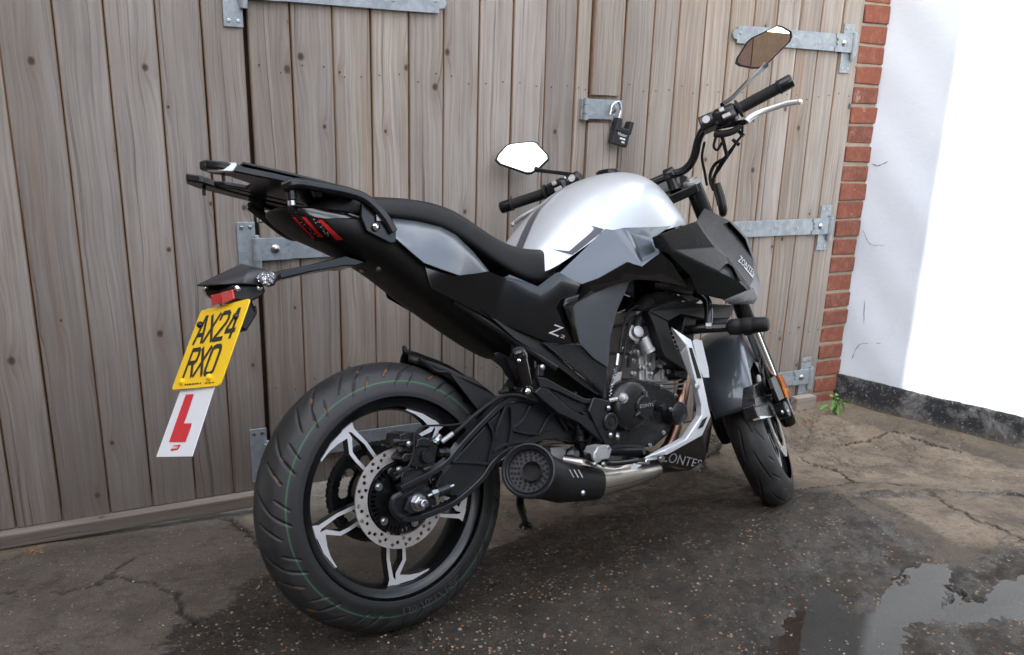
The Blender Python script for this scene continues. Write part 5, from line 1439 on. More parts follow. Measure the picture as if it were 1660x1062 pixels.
# intake duct, hoses and cables round the head
bm = BM(); q = BP(6, 860, 860, -.04); add_tube(bm, [BP(6, 800, 900, -.02), BP(6, 850, 850, -.03), BP(6, 930, 835, -.04), BP(6, 985, 850, -.04)], .026, 16, 8)
for v in bm.verts: pass
part('intake_hose', bm, M_RUB, bike)
for k in range(5):
    bm = BM(); q = BP(6, 855 + 26 * k, 848 - 4 * k, -.032); add_lathe(bm, q - Vector((.003, 0, 0)), Vector((1, 0, .05)), [(0, .0265), (.0, .029), (.006, .029), (.006, .0265)], 24, cap=False); part('hose_band', bm, M_RUB, bike)
for pts, r_ in (([(6, 800, 1040, -.11), (6, 790, 960, -.11), (6, 830, 900, -.10), (6, 905, 870, -.08)], .012), ([(5, 700, 225, -.125), (5, 715, 120, -.12), (5, 745, 20, -.1), (6, 800, 860, -.08)], .0035),
                ([(5, 740, 170, -.11), (5, 755, 60, -.11), (6, 800, 905, -.09)], .003), ([(5, 880, 90, -.06), (5, 900, 170, -.07), (5, 960, 215, -.07)], .009), ([(6, 880, 760, -.07), (6, 940, 770, -.09), (6, 1010, 790, -.08), (6, 1080, 795, -.05)], .010), ([(6, 900, 745, -.05), (6, 985, 775, -.06), (6, 1080, 800, -.03)], .008)):
    bm = BM(); add_tube(bm, [BP(*p) for p in pts], r_, 10, 6); part('engine_hose', bm, M_RUB, bike)
bm = BM(); a = BP(5, 685, 290, -.15); b_ = BP(5, 692, 232, -.145); add_lathe(bm, a, (b_ - a), [(0, .0055), ((b_ - a).length, .0055)], 12); part('cable_end', bm, M_ZINC, bike)
bm = BM(); a0_ = BP(5, 650, 445, -.15); a1_ = BP(5, 680, 300, -.15); n_ = 9
add_tube(bm, [a0_.lerp(a1_, t / 40) + Vector((math.cos(t * 1.4) * .004, math.sin(t * 1.4) * .004, 0)) for t in range(41)], .0013, 6, 1); part('return_spring', bm, M_ZINC, bike)
bm = BM(); add_prism(bm, [BP(5, X, Y, -.14) for X, Y in ((650, 460), (660, 385), (690, 325), (715, 320), (700, 395), (680, 470))], (0, .008, 0)); part('cable_bracket', bm, M_CAST, bike, bevel=.001)
q = BP(5, 945, 320, -.10); bm = BM(); add_lathe(bm, q, Vector((1, -.3, 0)), [(0, .007), (.012, .007), (.012, .0105), (.02, .0105), (.02, .005), (.035, .005)], 14); part('radiator_mount', bm, M_ZINC, bike)

# ------------------------------------------------------------------ frame
fr = empty_part('frame', bike)
for s in (1, -1):
    def Y_(v): return Vector((v.x, v.y * s, v.z))
    if s == 1:
        bm = BM(); add_tube(bm, [Y_(BP('b3', X, Y, y)) for X, Y, y in ((480, 590, -.098), (850, 838, -.122), (1060, 978, -.130))], .0125, 14, 1); part('seat_rail', bm, M_FRAME, fr)
    bm = BM(); add_tube(bm, [Y_(BP(5, 640, 560, -.12)), Y_(BP(5, 610, 380, -.12)), Y_(BP(6, 600, 850, -.12)), Y_(BP(6, 760, 700, -.10)), Y_(BP(6, 980, 470, -.06))], .02, 14, 6); part('main_spar', bm, M_FRAME, fr)
head = SP0 + SA * 1.03; bm = BM(); add_lathe(bm, SP0 + SA * .90, SA, [(0, .036), (.17, .036)], 24); part('head_stock', bm, M_FRAME, fr)
# rear footrest hanger: forged triangle with open windows
hgr = empty_part('footrest_hanger', bike)
HY = -.165
def hbar(pts, depth, y=HY, bev=.003):
    bm = BM(); add_prism(bm, [BP(5, X, Y, y) for X, Y in pts], (0, depth, 0)); part('hanger_arm', bm, M_SWING, hgr, bevel=bev)
hbar([(283, 345), (330, 352), (420, 402), (525, 455), (655, 466), (655, 480), (600, 487), (515, 480), (400, 425), (345, 405), (300, 400)], .016)
hbar([(270, 425), (300, 398), (345, 408), (360, 425), (400, 462), (470, 520), (545, 552), (600, 610), (640, 668), (665, 692), (625, 690), (570, 640), (500, 580), (390, 530), (300, 455)], .018)
hbar([(548, 470), (600, 480), (560, 530), (550, 556), (505, 545), (548, 530)], .012, HY + .002)
hbar([(345, 408), (520, 478), (552, 478), (545, 552), (470, 520), (400, 462)], .003, HY + .011, .001)
hbar([(500, 520), (545, 528), (552, 536), (520, 536)], .004, HY + .001, .001)
bm = BM(); add_prism(bm, [BP(5, X, Y, HY - .006) for X, Y in ((570, 450), (650, 468), (660, 480), (625, 560), (630, 620), (665, 690), (630, 690), (580, 590), (545, 520))], (0, .014, 0)); part('hanger_plate', bm, M_SWING, hgr, bevel=.003)
bm = BM(); add_prism(bm, [BP(5, X, Y, HY - .004) for X, Y in ((275, 360), (300, 345), (520, 455), (575, 455), (560, 530), (500, 545), (385, 525), (300, 440))], (0, .008, 0)); 
bm.free()
for X, Y in ((645, 505), (655, 642), (690, 652)):
    bm = BM(); add_bolt(bm, BP(5, X, Y, HY - .012), (0, -1, 0), .0065, .006, False); part('bolt', bm, M_ZINC, hgr)
q = BP(5, 655, 575, HY - .010); bm = BM(); add_lathe(bm, q + Vector((0, .01, 0)), (0, -1, 0), [(0, .024), (.012, .024), (.015, .021), (.015, .016), (.012, .015), (.012, .009), (.014, .008), (.014, .0001)], 32)
part('pivot_cap', bm, M_SWING, hgr)
for k in range(10):
    a = 2 * math.pi * k / 10; bm = BM(); add_lathe(bm, q + Vector((math.cos(a) * .0185, -.0052, math.sin(a) * .0185)), (0, -1, 0), [(0, .0018), (.0006, .0018)], 8); part('cap_hole', bm, M_DARK, hgr)
bm = BM(); add_prism(bm, [BP(5, X, Y, HY) for X, Y in ((285, 345), (290, 290), (315, 280), (325, 300), (315, 345))], (0, .012, 0)); part('hanger_lug', bm, M_SWING, hgr, bevel=.003)
bm = BM(); add_bolt(bm, BP(5, 310, 300, HY - .003), (0, -1, 0), .007, .005, False); part('bolt', bm, M_ZINC, hgr)
# folded passenger footrest
pg = empty_part('passenger_footrest', bike)
a = BP(5, 225, 380, -.205); b_ = BP(5, 185, 215, -.225); d_ = (b_ - a).normalized()
bm = BM(); add_lathe(bm, a, d_, [(-.004, .012), (0, .0165), (.05, .0185), (.066, .0185), (.068, .0205), (.074, .0205), (.078, .019), (.086, .017), (.09, .012), (.091, .004)], 24, up=(0, -1, 0)); part('footrest_rubber', bm, M_GLOSS, pg)
bm = BM(); add_lathe(bm, BP(5, 190, 265, -.245), (-.3, -1, 0), [(0, .0045), (.002, .0042), (.004, .002)], 14); part('bolt', bm, M_CHROME, pg)
bm = BM(); add_prism(bm, [BP(5, X, Y, -.19) for X, Y in ((65, 228), (85, 222), (130, 240), (150, 300), (200, 395), (180, 400), (130, 340))], (0, .004, 0)); part('heel_plate', bm, M_SATIN, pg, bevel=.001)
bm = BM(); add_prism(bm, [BP(5, X, Y, -.20) for X, Y in ((165, 400), (235, 385), (265, 400), (265, 430), (215, 432), (180, 425))], (0, .03, 0)); part('footrest_clevis', bm, M_GLOSS, pg, bevel=.004)
bm = BM(); add_lathe(bm, BP(5, 232, 420, -.205), (0, -1, 0), [(0, .0075), (.004, .007), (.006, .003)], 14); part('bolt', bm, M_CHROME, pg)
# mirror of the far passenger footrest
bm = BM(); add_lathe(bm, Vector((a.x, -a.y, a.z)), Vector((d_.x, -d_.y, d_.z)), [(-.004, .012), (0, .0165), (.066, .0185), (.078, .019), (.09, .012), (.091, .004)], 20); part('far_footrest', bm, M_GLOSS, bike)
# reservoir, shock linkage, small fittings seen through the windows
q = BP(5, 495, 640, -.05); bm = BM(); add_lathe(bm, q + Vector((0, 0, -.05)), (0.1, 0, 1), [(0, .018), (.05, .018), (.055, .022), (.075, .022), (.08, .016), (.11, .014)], 22); part('shock_absorber', bm, M_ENG, bike)
bm = BM(); add_tube(bm, [q + Vector((.006 * 0, 0, -.03)) + Vector((math.cos(t * .7) * .027, math.sin(t * .7) * .027, t * .0026)) for t in range(50)], .0045, 8, 1); part('shock_spring', bm, M_SATIN, bike)
q = BP(5, 460, 735, -.08); bm = BM(); add_lathe(bm, q, (0, -1, 0), [(0, .017), (.01, .017), (.01, .011), (.018, .011)], 8); part('linkage_bolt', bm, M_ZINC, bike)
bm = BM(); add_prism(bm, [BP(5, X, Y, -.075) for X, Y in ((350, 705), (420, 700), (430, 735), (470, 760), (420, 770), (360, 760))], (0, .05, 0)); part('shock_linkage', bm, M_CAST, bike, bevel=.003)
bm = BM(); add_lathe(bm, BP(5, 470, 480, -.09), (0.1, -.2, 1), [(0, .007), (.014, .007), (.014, .010), (.02, .010), (.02, .006), (.03, .006)], 14); part('frame_fitting', bm, M_ZINC, bike)
for pts, r_ in (([(4, 860, 320, -.10), (4, 930, 310, -.11), (4, 1010, 330, -.12), (4, 1080, 375, -.13), (4, 1160, 420, -.13), (4, 1230, 465, -.12)], .005), ([(4, 880, 300, -.09), (4, 960, 300, -.10), (4, 1060, 345, -.11), (4, 1180, 430, -.11)], .004), ([(4, 1270, 480, -.11), (4, 1290, 560, -.1), (4, 1310, 640, -.1), (4, 1320, 700, -.1)], .006)):
    bm = BM(); add_tube(bm, [BP(*p) for p in pts], r_, 10, 6); part('routed_cable', bm, M_RUB, bike)
# black filler castings behind the open windows so the frame reads solid
bm = BM(); add_prism(bm, [BP(5, X, Y, -.06) for X, Y in ((230, 420), (300, 300), (480, 330), (650, 440), (640, 690), (560, 700), (480, 560), (330, 470))], (0, .12, 0)); part('inner_guard', bm, M_MATTE, bike, bevel=.004)
# rider footrest, brake pedal
rf = empty_part('rider_footrest', bike)
bm = BM(); add_prism(bm, [BP(5, X, Y, -.215) for X, Y in ((590, 700), (640, 690), (665, 712), (650, 760), (600, 770), (575, 735))], (0, .045, 0)); part('footrest_bracket', bm, M_CAST, rf, bevel=.004)
a = BP(5, 655, 728, -.20); b_ = Vector((a.x + .012, a.y - .085, a.z - .002)); a = BP(5, 650, 725, -.2); b_ = BP(5, 825, 720, -.285)
bm = BM(); add_tube(bm, [a, a.lerp(b_, .5), b_], [.011, .0125, .010], 12, 4); part('footrest_peg', bm, M_SATIN, rf)
bm = BM(); add_tube(bm, [a + Vector((0, 0, .008)), a.lerp(b_, .5) + Vector((0, 0, .011)), b_ + Vector((0, 0, .007))], .006, 8, 3); part('peg_rubber', bm, M_RUB, rf)
bp_ = empty_part('brake_pedal', bike)
bm = BM(); add_tube(bm, [BP(5, X, Y, -.20) for X, Y in ((540, 745), (580, 770), (650, 785), (730, 780), (790, 768))], .007, 10, 5); part('pedal_arm', bm, M_SATIN, bp_)
bm = BM(); add_lathe(bm, BP(5, 560, 745, -.19), (0, -1, 0), [(0, .016), (.022, .016), (.024, .011)], 18); part('pedal_pivot', bm, M_CAST, bp_)
bm = BM(); add_lathe(bm, BP(5, 785, 772, -.19), (0, -1, 0), [(0, .0085), (.04, .0085), (.042, .006)], 14); part('pedal_tip', bm, M_ZINC, bp_)
for X, Y in ((618, 790), (575, 790), (640, 705)):
    bm = BM(); add_bolt(bm, BP(5, X, Y, -.21), (0, -1, 0), .0055, .006, True); part('bolt', bm, M_ZINC, bp_)
# master cylinder with its ribbed boot
q = BP(5, 495, 600, -.13); bm = BM(); add_lathe(bm, BP(5, 500, 680, -.13), BP(5, 490, 590, -.13) - BP(5, 500, 680, -.13), [(0, .007), (.006, .013), (.018, .013), (.02, .011), (.024, .013), (.036, .013), (.038, .010), (.05, .0085), (.06, .006)], 18); part('brake_master_cylinder', bm, M_ENG, bike)

# ------------------------------------------------------------------ side stand on the far side
st_ = empty_part('side_stand', bike)
def groundpt(k, X, Y):
    v = pray(*zp(k, X, Y)); t = .8
    for _ in range(60):
        p = CAMP + v * t; t += (p[2] - float(GZ(p[0], p[1]))) / -v[2]
    p = CAMP + v * t; return Vector(BAX @ (p - BO))
ft = groundpt(4, 1005, 1045)
tp = BP(4, 985, 890, .15)
bm = BM(); add_tube(bm, [Vector((tp.x + .05, .13, tp.z + .12)), Vector((tp.x, .16, tp.z)), ft + Vector((0, 0, .012))], [.012, .0115, .010], 12, 6); part('stand_leg', bm, M_SATIN, st_)
bm = BM(); n_ = Vector(BAX @ np.array([0, 0, 1.0])); add_lathe(bm, ft, n_, [(0, .021), (.004, .023), (.009, .019), (.014, .011)], 20); part('stand_foot', bm, M_SATIN, st_)
bm = BM(); s0_ = Vector((tp.x - .02, .14, tp.z + .06)); add_tube(bm, [s0_, Vector((ft.x - .012, ft.y - .02, ft.z + .05))], .004, 8, 1); part('stand_spring', bm, M_SATIN, st_)
# ------------------------------------------------------------------ more of the engine bay: radiator fins, leads, clips
bm = BM()
for k in range(14):
    q = BP(5, 900 + k * 3, 120 + k * 22, -.06); add_box(bm, (q.x - .012, -.12, q.z - .001), (q.x + .012, .12, q.z + .001))
part('radiator_fin', bm, M_CAST, bike)
for pts, r_ in (([(5, 745, 300, -.11), (5, 752, 230, -.115), (5, 770, 190, -.115), (5, 790, 160, -.11)], .006), ([(5, 700, 330, -.13), (5, 722, 250, -.13), (5, 735, 150, -.12), (5, 770, 60, -.10), (5, 830, 10, -.07)], .0025),
                ([(5, 870, 330, -.10), (5, 905, 300, -.10), (5, 935, 300, -.09), (5, 960, 330, -.08)], .006), ([(5, 860, 130, -.10), (5, 885, 150, -.10), (5, 900, 200, -.09), (5, 890, 260, -.09)], .004),
                ([(5, 560, 640, -.10), (5, 540, 690, -.11), (5, 520, 730, -.12)], .005), ([(5, 420, 470, -.08), (5, 450, 520, -.08), (5, 500, 560, -.07), (5, 560, 580, -.07)], .006), ([(5, 330, 380, -.10), (5, 400, 430, -.09), (5, 470, 450, -.09), (5, 540, 500, -.09)], .005)):
    bm = BM(); add_tube(bm, [BP(*p) for p in pts], r_, 10, 6); part('engine_lead', bm, M_RUB, bike)
for X, Y in ((725, 250), (752, 228), (905, 300), (780, 175)):
    bm = BM(); q = BP(5, X, Y, -.118); add_lathe(bm, q, (.2, -.3, 1), [(0, .0085), (.007, .0085)], 14); part('hose_clip', bm, M_ZINC, bike)
for X, Y, r_ in ((805, 300, .006), (835, 285, .006), (800, 225, .009), (845, 330, .005), (760, 330, .005), (775, 220, .005)):
    bm = BM(); add_lathe(bm, BP(5, X, Y, -.088), (0, -1, 0), [(0, r_ * 1.5), (.006, r_ * 1.5), (.009, r_), (.016, r_), (.017, r_ * .6)], 16); part('casting_boss', bm, M_CAST, en)
# ------------------------------------------------------------------ belly pan and silver guard plate
mk = lambda k, pts: [BP(k, *p) for p in pts]
bel = empty_part('belly_pan', bike)
V = mk(5, [(755, 835, -.135), (790, 785, -.15), (835, 752, -.165), (940, 738, -.170), (1118, 645, -.180), (1165, 545, -.185), (1168, 600, -.17), (1146, 735, -.14), (1125, 772, -.135), (1055, 818, -.125), (1005, 812, -.13), (930, 795, -.135), (868, 822, -.13)])
pan = fpart('pan_side', V, [(0, 1, 2, 3, 11, 12), (3, 4, 7, 8, 9, 10, 11), (4, 5, 6, 7)], M_GLOSS, parent=bel, th=.004, bev=.003)
lo3 = [V[12], V[11], V[10], V[9], V[8], V[7]]
bm = sheet([lo3, [Vector((p.x, 0, p.z - .02)) for p in lo3], [Vector((p.x, -p.y, p.z)) for p in lo3]]); o = part('pan_floor', bm, M_GLOSS, bel); solid(o, .003, 0)
V2 = [Vector((p.x, p.y + .02, p.z)) for p in mk(5, [(1160, 330, -.185), (1170, 480, -.185), (1166, 560, -.185), (1110, 520, -.17), (1100, 350, -.17)])]
fpart('pan_upright', V2, [(0, 1, 2, 3, 4)], M_GLOSS, parent=bel)
gp = empty_part('guard_plate', bike)
I_ = mk(5, [(960, 100, -.175), (1010, 230, -.178), (1058, 360, -.180), (1090, 490, -.182), (1085, 545, -.182), (1010, 655, -.176), (920, 702, -.170), (830, 752, -.165)])
Mi = mk(5, [(966, 98, -.190), (1042, 190, -.198), (1085, 365, -.202), (1116, 495, -.206), (1116, 543, -.206), (1035, 664, -.198), (930, 716, -.186), (834, 754, -.170)])
Ou = mk(5, [(1062, 160, -.190), (1075, 205, -.200), (1122, 360, -.206), (1150, 500, -.210), (1162, 545, -.210), (1118, 642, -.202), (942, 740, -.188), (850, 752, -.170)])
n = 8; VV = I_ + Mi + Ou; F_ = []
for i in range(n - 1): F_ += [(i, i + 1, n + i + 1, n + i), (n + i, n + i + 1, 2 * n + i + 1, 2 * n + i)]
gpo = fpart('guard_strip', VV, F_, M_SILVERD, parent=gp, th=.003, bev=.0015)
bvG = evalmesh_bvh(gpo[:1])
print('slot', hit(bvG, 5, 1080, 270))
for L_, R_ in (([(1050, 200), (1092, 355)], [(1066, 200), (1114, 355)]), ([(1122, 420), (1133, 505)], [(1140, 420), (1153, 500)]), ([(1118, 565), (1094, 612)], [(1146, 545), (1122, 600)])):
    decal_strip('slot', bvG, 5, L_, R_, M_DARK, 1, 8, gp)
bm = BM(); p_ = hit(bvG, 5, 1093, 393, .0) or BP(5, 1093, 393, -.205); add_bolt(bm, p_, (-.2, -1, 0), .008, .004, False); part('bolt', bm, M_CAST, gp)
bm = slab([BP(5, X, Y, -.168) for X, Y in ((1072, 168), (1085, 155), (1118, 162), (1130, 215), (1150, 300), (1156, 350), (1125, 350), (1100, 290))], .004); part('plate_tab', bm, M_SILVERD, gp, bevel=.001)
bm = BM(); add_bolt(bm, BP(5, 912, 760, -.175), (-.2, -1, 0), .007, .005, True); part('bolt', bm, M_ZINC, gp)
bm = slab([BP(5, X, Y, -.168) for X, Y in ((775, 785), (840, 752), (905, 745), (920, 760), (840, 772), (765, 832), (752, 835))], .004); part('front_tab', bm, M_SILVERD, gp, bevel=.001)
decal_text('belly_lettering', 'ZONTES', evalmesh_bvh(pan[:1]), 5, [(905, 772), (1106, 806), (1118, 768), (925, 718)], M_SILT, bel)

# ------------------------------------------------------------------ radiator shroud, crash bar
rs_ = empty_part('radiator_shroud', bike)
A_ = [BP(7, *p) for p in ((40, 700, -.145), (60, 690, -.147), (200, 632, -.15), (385, 655, -.15), (560, 670, -.13), (545, 745, -.13), (385, 750, -.14), (245, 716, -.145), (163, 765, -.145))]
bm = BM(); add_prism(bm, A_, (0, .03, 0)); part('shroud_side', bm, M_MATTE, rs_, bevel=.004)
B_ = [BP(7, *p) for p in ((40, 700, -.1455), (163, 765, -.1455), (172, 800, -.1455), (205, 900, -.15), (240, 975, -.15), (280, 1035, -.15), (275, 1070, -.15), (145, 985, -.15), (125, 940, -.15), (70, 770, -.148))]
bm = BM(); add_prism(bm, B_, (0, .03, 0)); part('shroud_side', bm, M_MATTE, rs_, bevel=.004)
a = BP(7, 300, 700, -.11); bm = BM(); add_prism(bm, [Vector((a.x - .03, -.125, a.z + .02)), Vector((a.x + .02, -.125, a.z + .01)), Vector((a.x - .06, -.125, a.z - .20)), Vector((a.x - .11, -.125, a.z - .18))], (0, .25, 0)); part('radiator_core', bm, M_ENG, rs_, bevel=.004)
bm = BM(); add_prism(bm, [BP(7, X, Y, -.10) for X, Y in ((380, 650), (570, 665), (560, 720), (520, 780), (400, 790), (385, 740))], (0, .2, 0)); part('oil_cooler_cover', bm, M_MATTE, rs_, bevel=.004)
cb_ = empty_part('crash_bar', bike)
for s in (1, -1):
    Y_ = lambda v: Vector((v.x, v.y * s, v.z))
    bm = BM(); add_tube(bm, [Y_(BP(7, *p)) for p in ((330, 590, -.12), (365, 600, -.14), (402, 640, -.16), (412, 700, -.175), (408, 795, -.185))], .0125, 16, 6); part('bar_upright', bm, M_SATIN, cb_)
    bm = BM(); add_tube(bm, [Y_(BP(7, *p)) for p in ((255, 815, -.10), (300, 815, -.14), (410, 805, -.185), (560, 797, -.225))], .0135, 16, 5); part('bar_cross', bm, M_SATIN, cb_)
    a = Y_(BP(7, 535, 800, -.22)); b_ = Y_(BP(7, 782, 778, -.325)); L_ = (b_ - a).length; d_ = b_ - a
    bm = BM(); add_lathe(bm, a, d_, [(0, .018), (.004, .022), (L_ * .25, .024), (L_ * .30, .0215), (L_ * .36, .0215), (L_ * .40, .024), (L_ * .60, .0225), (L_ * .63, .021), (L_ * .66, .0225), (L_ * .93, .0205), (L_ * .98, .018), (L_, .013), (L_, .001)], 28); part('slider', bm, M_RUB, cb_, angle=50)
bm = BM(); add_tube(bm, [BP(7, 395, 790, -.193), BP(7, 430, 790, -.205)], .009, 10, 1); part('clamp', bm, M_CAST, cb_)

# ------------------------------------------------------------------ tank
SEC = [(.395, [(0, .850), (.05, .846), (.085, .830), (.095, .81), (.095, .795)]),
       (.44, [(0, .897), (.06, .890), (.11, .866), (.128, .836), (.128, .800)]),
       (.50, [(0, .957), (.065, .950), (.118, .918), (.145, .876), (.147, .834)]),
       (.56, [(0, 1.005), (.068, .998), (.128, .960), (.158, .910), (.161, .868)]),
       (.62, [(0, 1.046), (.07, 1.040), (.135, 1.000), (.167, .945), (.170, .905)]),
       (.70, [(0, 1.080), (.072, 1.074), (.142, 1.034), (.175, .970), (.180, .893)]),
       (.78, [(0, 1.096), (.074, 1.090), (.146, 1.048), (.176, .975), (.182, .893)]),
       (.85, [(0, 1.097), (.070, 1.091), (.138, 1.044), (.164, .972), (.172, .905)]),
       (.905, [(0, 1.078), (.060, 1.072), (.118, 1.030), (.148, .972), (.160, .915)]),
       (.955, [(0, 1.030), (.05, 1.024), (.100, .994), (.130, .955), (.140, .925)]),
       (.99, [(0, .965), (.04, .962), (.085, .950), (.11, .94), (.118, .93)])]
rows = []
for x, hs_ in SEC:
    rows.append([Vector((x, -y, z)) for y, z in reversed(hs_)] + [Vector((x, y, z)) for y, z in hs_[1:]])
bm = BM(); vr = [[bm.verts.new(p) for p in r] for r in rows]
for a, b in zip(vr[:-1], vr[1:]):
    for i in range(len(a) - 1): bm.faces.new((a[i], a[i + 1], b[i + 1], b[i]))
bm.faces.new(vr[0]); bm.faces.new(list(reversed(vr[-1])))
cl = bm.edges.layers.float.new('crease_edge')
for a, b in ((vr[i][k], vr[i + 1][k]) for k in (0, len(rows[0]) - 1) for i in range(len(vr) - 1)):
    e = bm.edges.get((a, b)); e[cl] = 1.0
for i in range(len(rows[0]) - 1):
    e = bm.edges.get((vr[-2][i], vr[-2][i + 1])); 
    if e: e[cl] = .55
    e = bm.edges.get((vr[0][i], vr[0][i + 1]))
    if e: e[cl] = .7
for k in (2, 6):
    for i in range(5, len(vr) - 1):
        e = bm.edges.get((vr[i][k], vr[i + 1][k]))
        if e: e[cl] = .25
tank = part('fuel_tank', bm, M_SILVER, subsurf=3)
bvT = evalmesh_bvh([tank])
decal_strip('tank_stripe', bvT, 6, [(175, 572), (205, 500), (240, 430), (285, 370), (350, 310), (440, 245)], [(212, 570), (240, 500), (268, 432), (300, 374), (362, 310), (448, 245)], M_DGREY, 4, 40, tank)
decal_strip('tank_stripe', bvT, 6, [(520, 444), (560, 458), (572, 470), (555, 490), (445, 585), (355, 576)], [(521, 445), (600, 468), (622, 474), (602, 492), (462, 604), (380, 582)], M_DGREY, 4, 50, tank)
decal_strip('tank_stripe', bvT, 6, [(600, 490), (470, 590)], [(612, 487), (480, 592)], M_DGREY, 2, 20, tank)
bm = BM(); add_lathe(bm, Vector((.80, 0, 1.092)), (0, 0, 1), [(0, .034), (.009, .034), (.012, .031), (.012, .001)], 40); part('filler_cap', bm, M_SATIN, tank)

# ------------------------------------------------------------------ seat
SEATS = [(-.150, .045, .968, .955), (-.125, .080, .982, .948), (-.05, .100, .990, .941), (.05, .107, .990, .934), (.14, .111, .981, .920), (.205, .115, .957, .886), (.265, .118, .916, .842), (.325, .123, .880, .802), (.385, .129, .866, .775), (.435, .124, .865, .774), (.475, .103, .867, .798), (.51, .07, .866, .82), (.525, .03, .862, .84)]
rings = []
for x, w_, zt, zb in SEATS:
    half = [(0, zt), (.5 * w_, zt - .001), (.84 * w_, zt - .004), (.955 * w_, zt - .011), (.995 * w_, zt - .024), (1.0 * w_, (zt + zb) / 2 - .012), (.985 * w_, zb + .004), (.90 * w_, zb), (.4 * w_, zb - .002), (0, zb - .002)]
    rings.append([Vector((x, -y, z)) for y, z in half] + [Vector((x, y, z)) for y, z in reversed(half[1:-1])])
bm = BM(); add_loft(bm, rings); seat = part('seat', bm, M_SEAT, subsurf=2)
bvS = evalmesh_bvh([seat])
decal_strip('seat_seam', bvS, 'b3', [(110, 108), (250, 128), (390, 160), (480, 205), (560, 280), (680, 420)], [(110, 110), (250, 130), (388, 163), (478, 208), (557, 283), (677, 423)], M_DARK, 1, 40, seat, lift=.0015)

# ------------------------------------------------------------------ tail
ST = [(-.222, .966, .958, .040, .02), (-.19, .968, .930, .068, .03), (-.15, .965, .893, .085, .04), (-.10, .958, .862, .096, .045), (-.04, .945, .830, .104, .05), (.02, .925, .797, .108, .055), (.10, .87, .730, .108, .06), (.18, .82, .670, .106, .06), (.25, .77, .620, .100, .06), (.31, .72, .588, .09, .055), (.37, .68, .575, .07, .05)]
rings = []
for x, zt, zb, w_, wb in ST:
    zb += .024 * float(smooth(-.2, -.08, x)) * (1 - float(smooth(.28, .36, x))); h_ = zt - zb
    half = [(0, zt), (.7 * w_, zt - .02 * h_), (.96 * w_, zt - .10 * h_), (w_, zt - .30 * h_), (.97 * w_, zt - .55 * h_), (.84 * w_ + .1 * wb, zt - .80 * h_), (wb, zb + .02 * h_), (.5 * wb, zb), (0, zb)]
    rings.append([Vector((x, -y, z)) for y, z in half] + [Vector((x, y, z)) for y, z in reversed(half[1:-1])])
bm = BM(); add_loft(bm, rings); tail = part('tail_undertray', bm, M_MATTE, subsurf=2)
bvU = evalmesh_bvh([tail])
tl = empty_part('tail_light', bike)
def tail_strip(name, L_, R_, mat, lift, m=2, n=16): return decal_strip(name, bvU, 1, L_, R_, mat, m, n, tl, lift)
tail_strip('housing', [(838, 378), (900, 385), (1050, 392), (1258, 418)], [(848, 402), (960, 425), (1052, 440), (1262, 440)], M_GLOSS, .004, 3, 24)
tail_strip('lens', [(850, 408), (960, 428), (1050, 442)], [(985, 565), (1060, 560), (1165, 555)], M_GLOSS, .0025, 6, 16)
for L_, R_ in (([(868, 428), (985, 548)], [(884, 428), (995, 545)]), ([(918, 428), (1022, 540)], [(940, 430), (1046, 538)]), ([(1008, 446), (1120, 556)], [(1032, 447), (1155, 552)])):
    tail_strip('red_bar', L_, R_, M_REDL, .0045, 2, 12)
r_ = random.Random(4)
for k in range(46):
    t = r_.random(); b0 = r_.choice((0, 1)); X = (895 if b0 == 0 else 968) + t * 95 + r_.uniform(0, 22); Y = 438 + t * 95 + r_.uniform(-6, 6); s_ = r_.uniform(2.0, 5)
    tail_strip('led_chip', [(X, Y), (X + s_, Y + s_ * .9)], [(X + s_, Y - 2), (X + 2 * s_, Y + s_ * .7)], M_SILT if k % 3 else M_REDL, .0038, 1, 1)
SP_ = mk('b3', [(128, 118, -.094), (260, 132, -.099), (400, 166, -.104), (490, 214, -.108), (590, 310, -.114), (684, 424, -.124)])
SPm = mk('b3', [(135, 160, -.116), (255, 178, -.121), (385, 212, -.125), (470, 258, -.128), (565, 340, -.131), (660, 426, -.131)])
SPb = mk('b3', [(150, 235, -.128), (235, 310, -.132), (310, 374, -.136), (400, 408, -.139), (512, 447, -.140), (620, 434, -.136)])
VV = [p + Vector((0, .016, .003)) for p in SP_] + SP_ + SPm + SPb
fpart('tail_panel', VV, [(6 * r + i, 6 * r + i + 1, 6 * r + i + 7, 6 * r + i + 6) for r in range(3) for i in range(5)], M_PANEL, bev=0, th=.004)
# gloss side cover carrying the model mark
V = mk('b3', [(310, 376, -.122), (512, 449, -.128), (684, 427, -.126), (770, 462, -.134), (1030, 800, -.160), (1060, 848, -.158), (860, 766, -.140), (700, 700, -.130), (355, 525, -.115),
              (800, 444, -.128), (965, 512, -.140), (1042, 452, -.136), (1082, 428, -.142), (1270, 534, -.172), (1125, 580, -.174), (1112, 622, -.173), (1140, 705, -.171), (1196, 836, -.162), (870, 560, -.150), (1000, 640, -.158)])
flatten(V, [0, 1, 2, 8, 7, 6, 3, 18, 4, 5], -.10); flatten(V, [3, 9, 10, 11, 12, 13, 14, 15, 16, 17, 5, 4, 18, 19], -.05)
sidec = fpart('side_cover', V, [(0, 1, 8), (1, 2, 3, 7, 8), (3, 18, 4, 6, 7), (4, 5, 6), (3, 9, 10, 18), (10, 11, 12, 14, 19, 18), (12, 13, 14), (19, 14, 15, 16), (18, 19, 4), (19, 16, 17, 5, 4)], M_GLOSS, bev=.004)
bvC = evalmesh_bvh(sidec[:1])
decal_text('model_mark', 'Z', bvC, 'b3', [(1020, 778), (1078, 800), (1112, 748), (1056, 727)], M_SILT, sidec[0])
decal_text('model_mark', '2', bvC, 'b3', [(1088, 802), (1112, 810), (1120, 795), (1096, 786)], M_SILT, sidec[0])
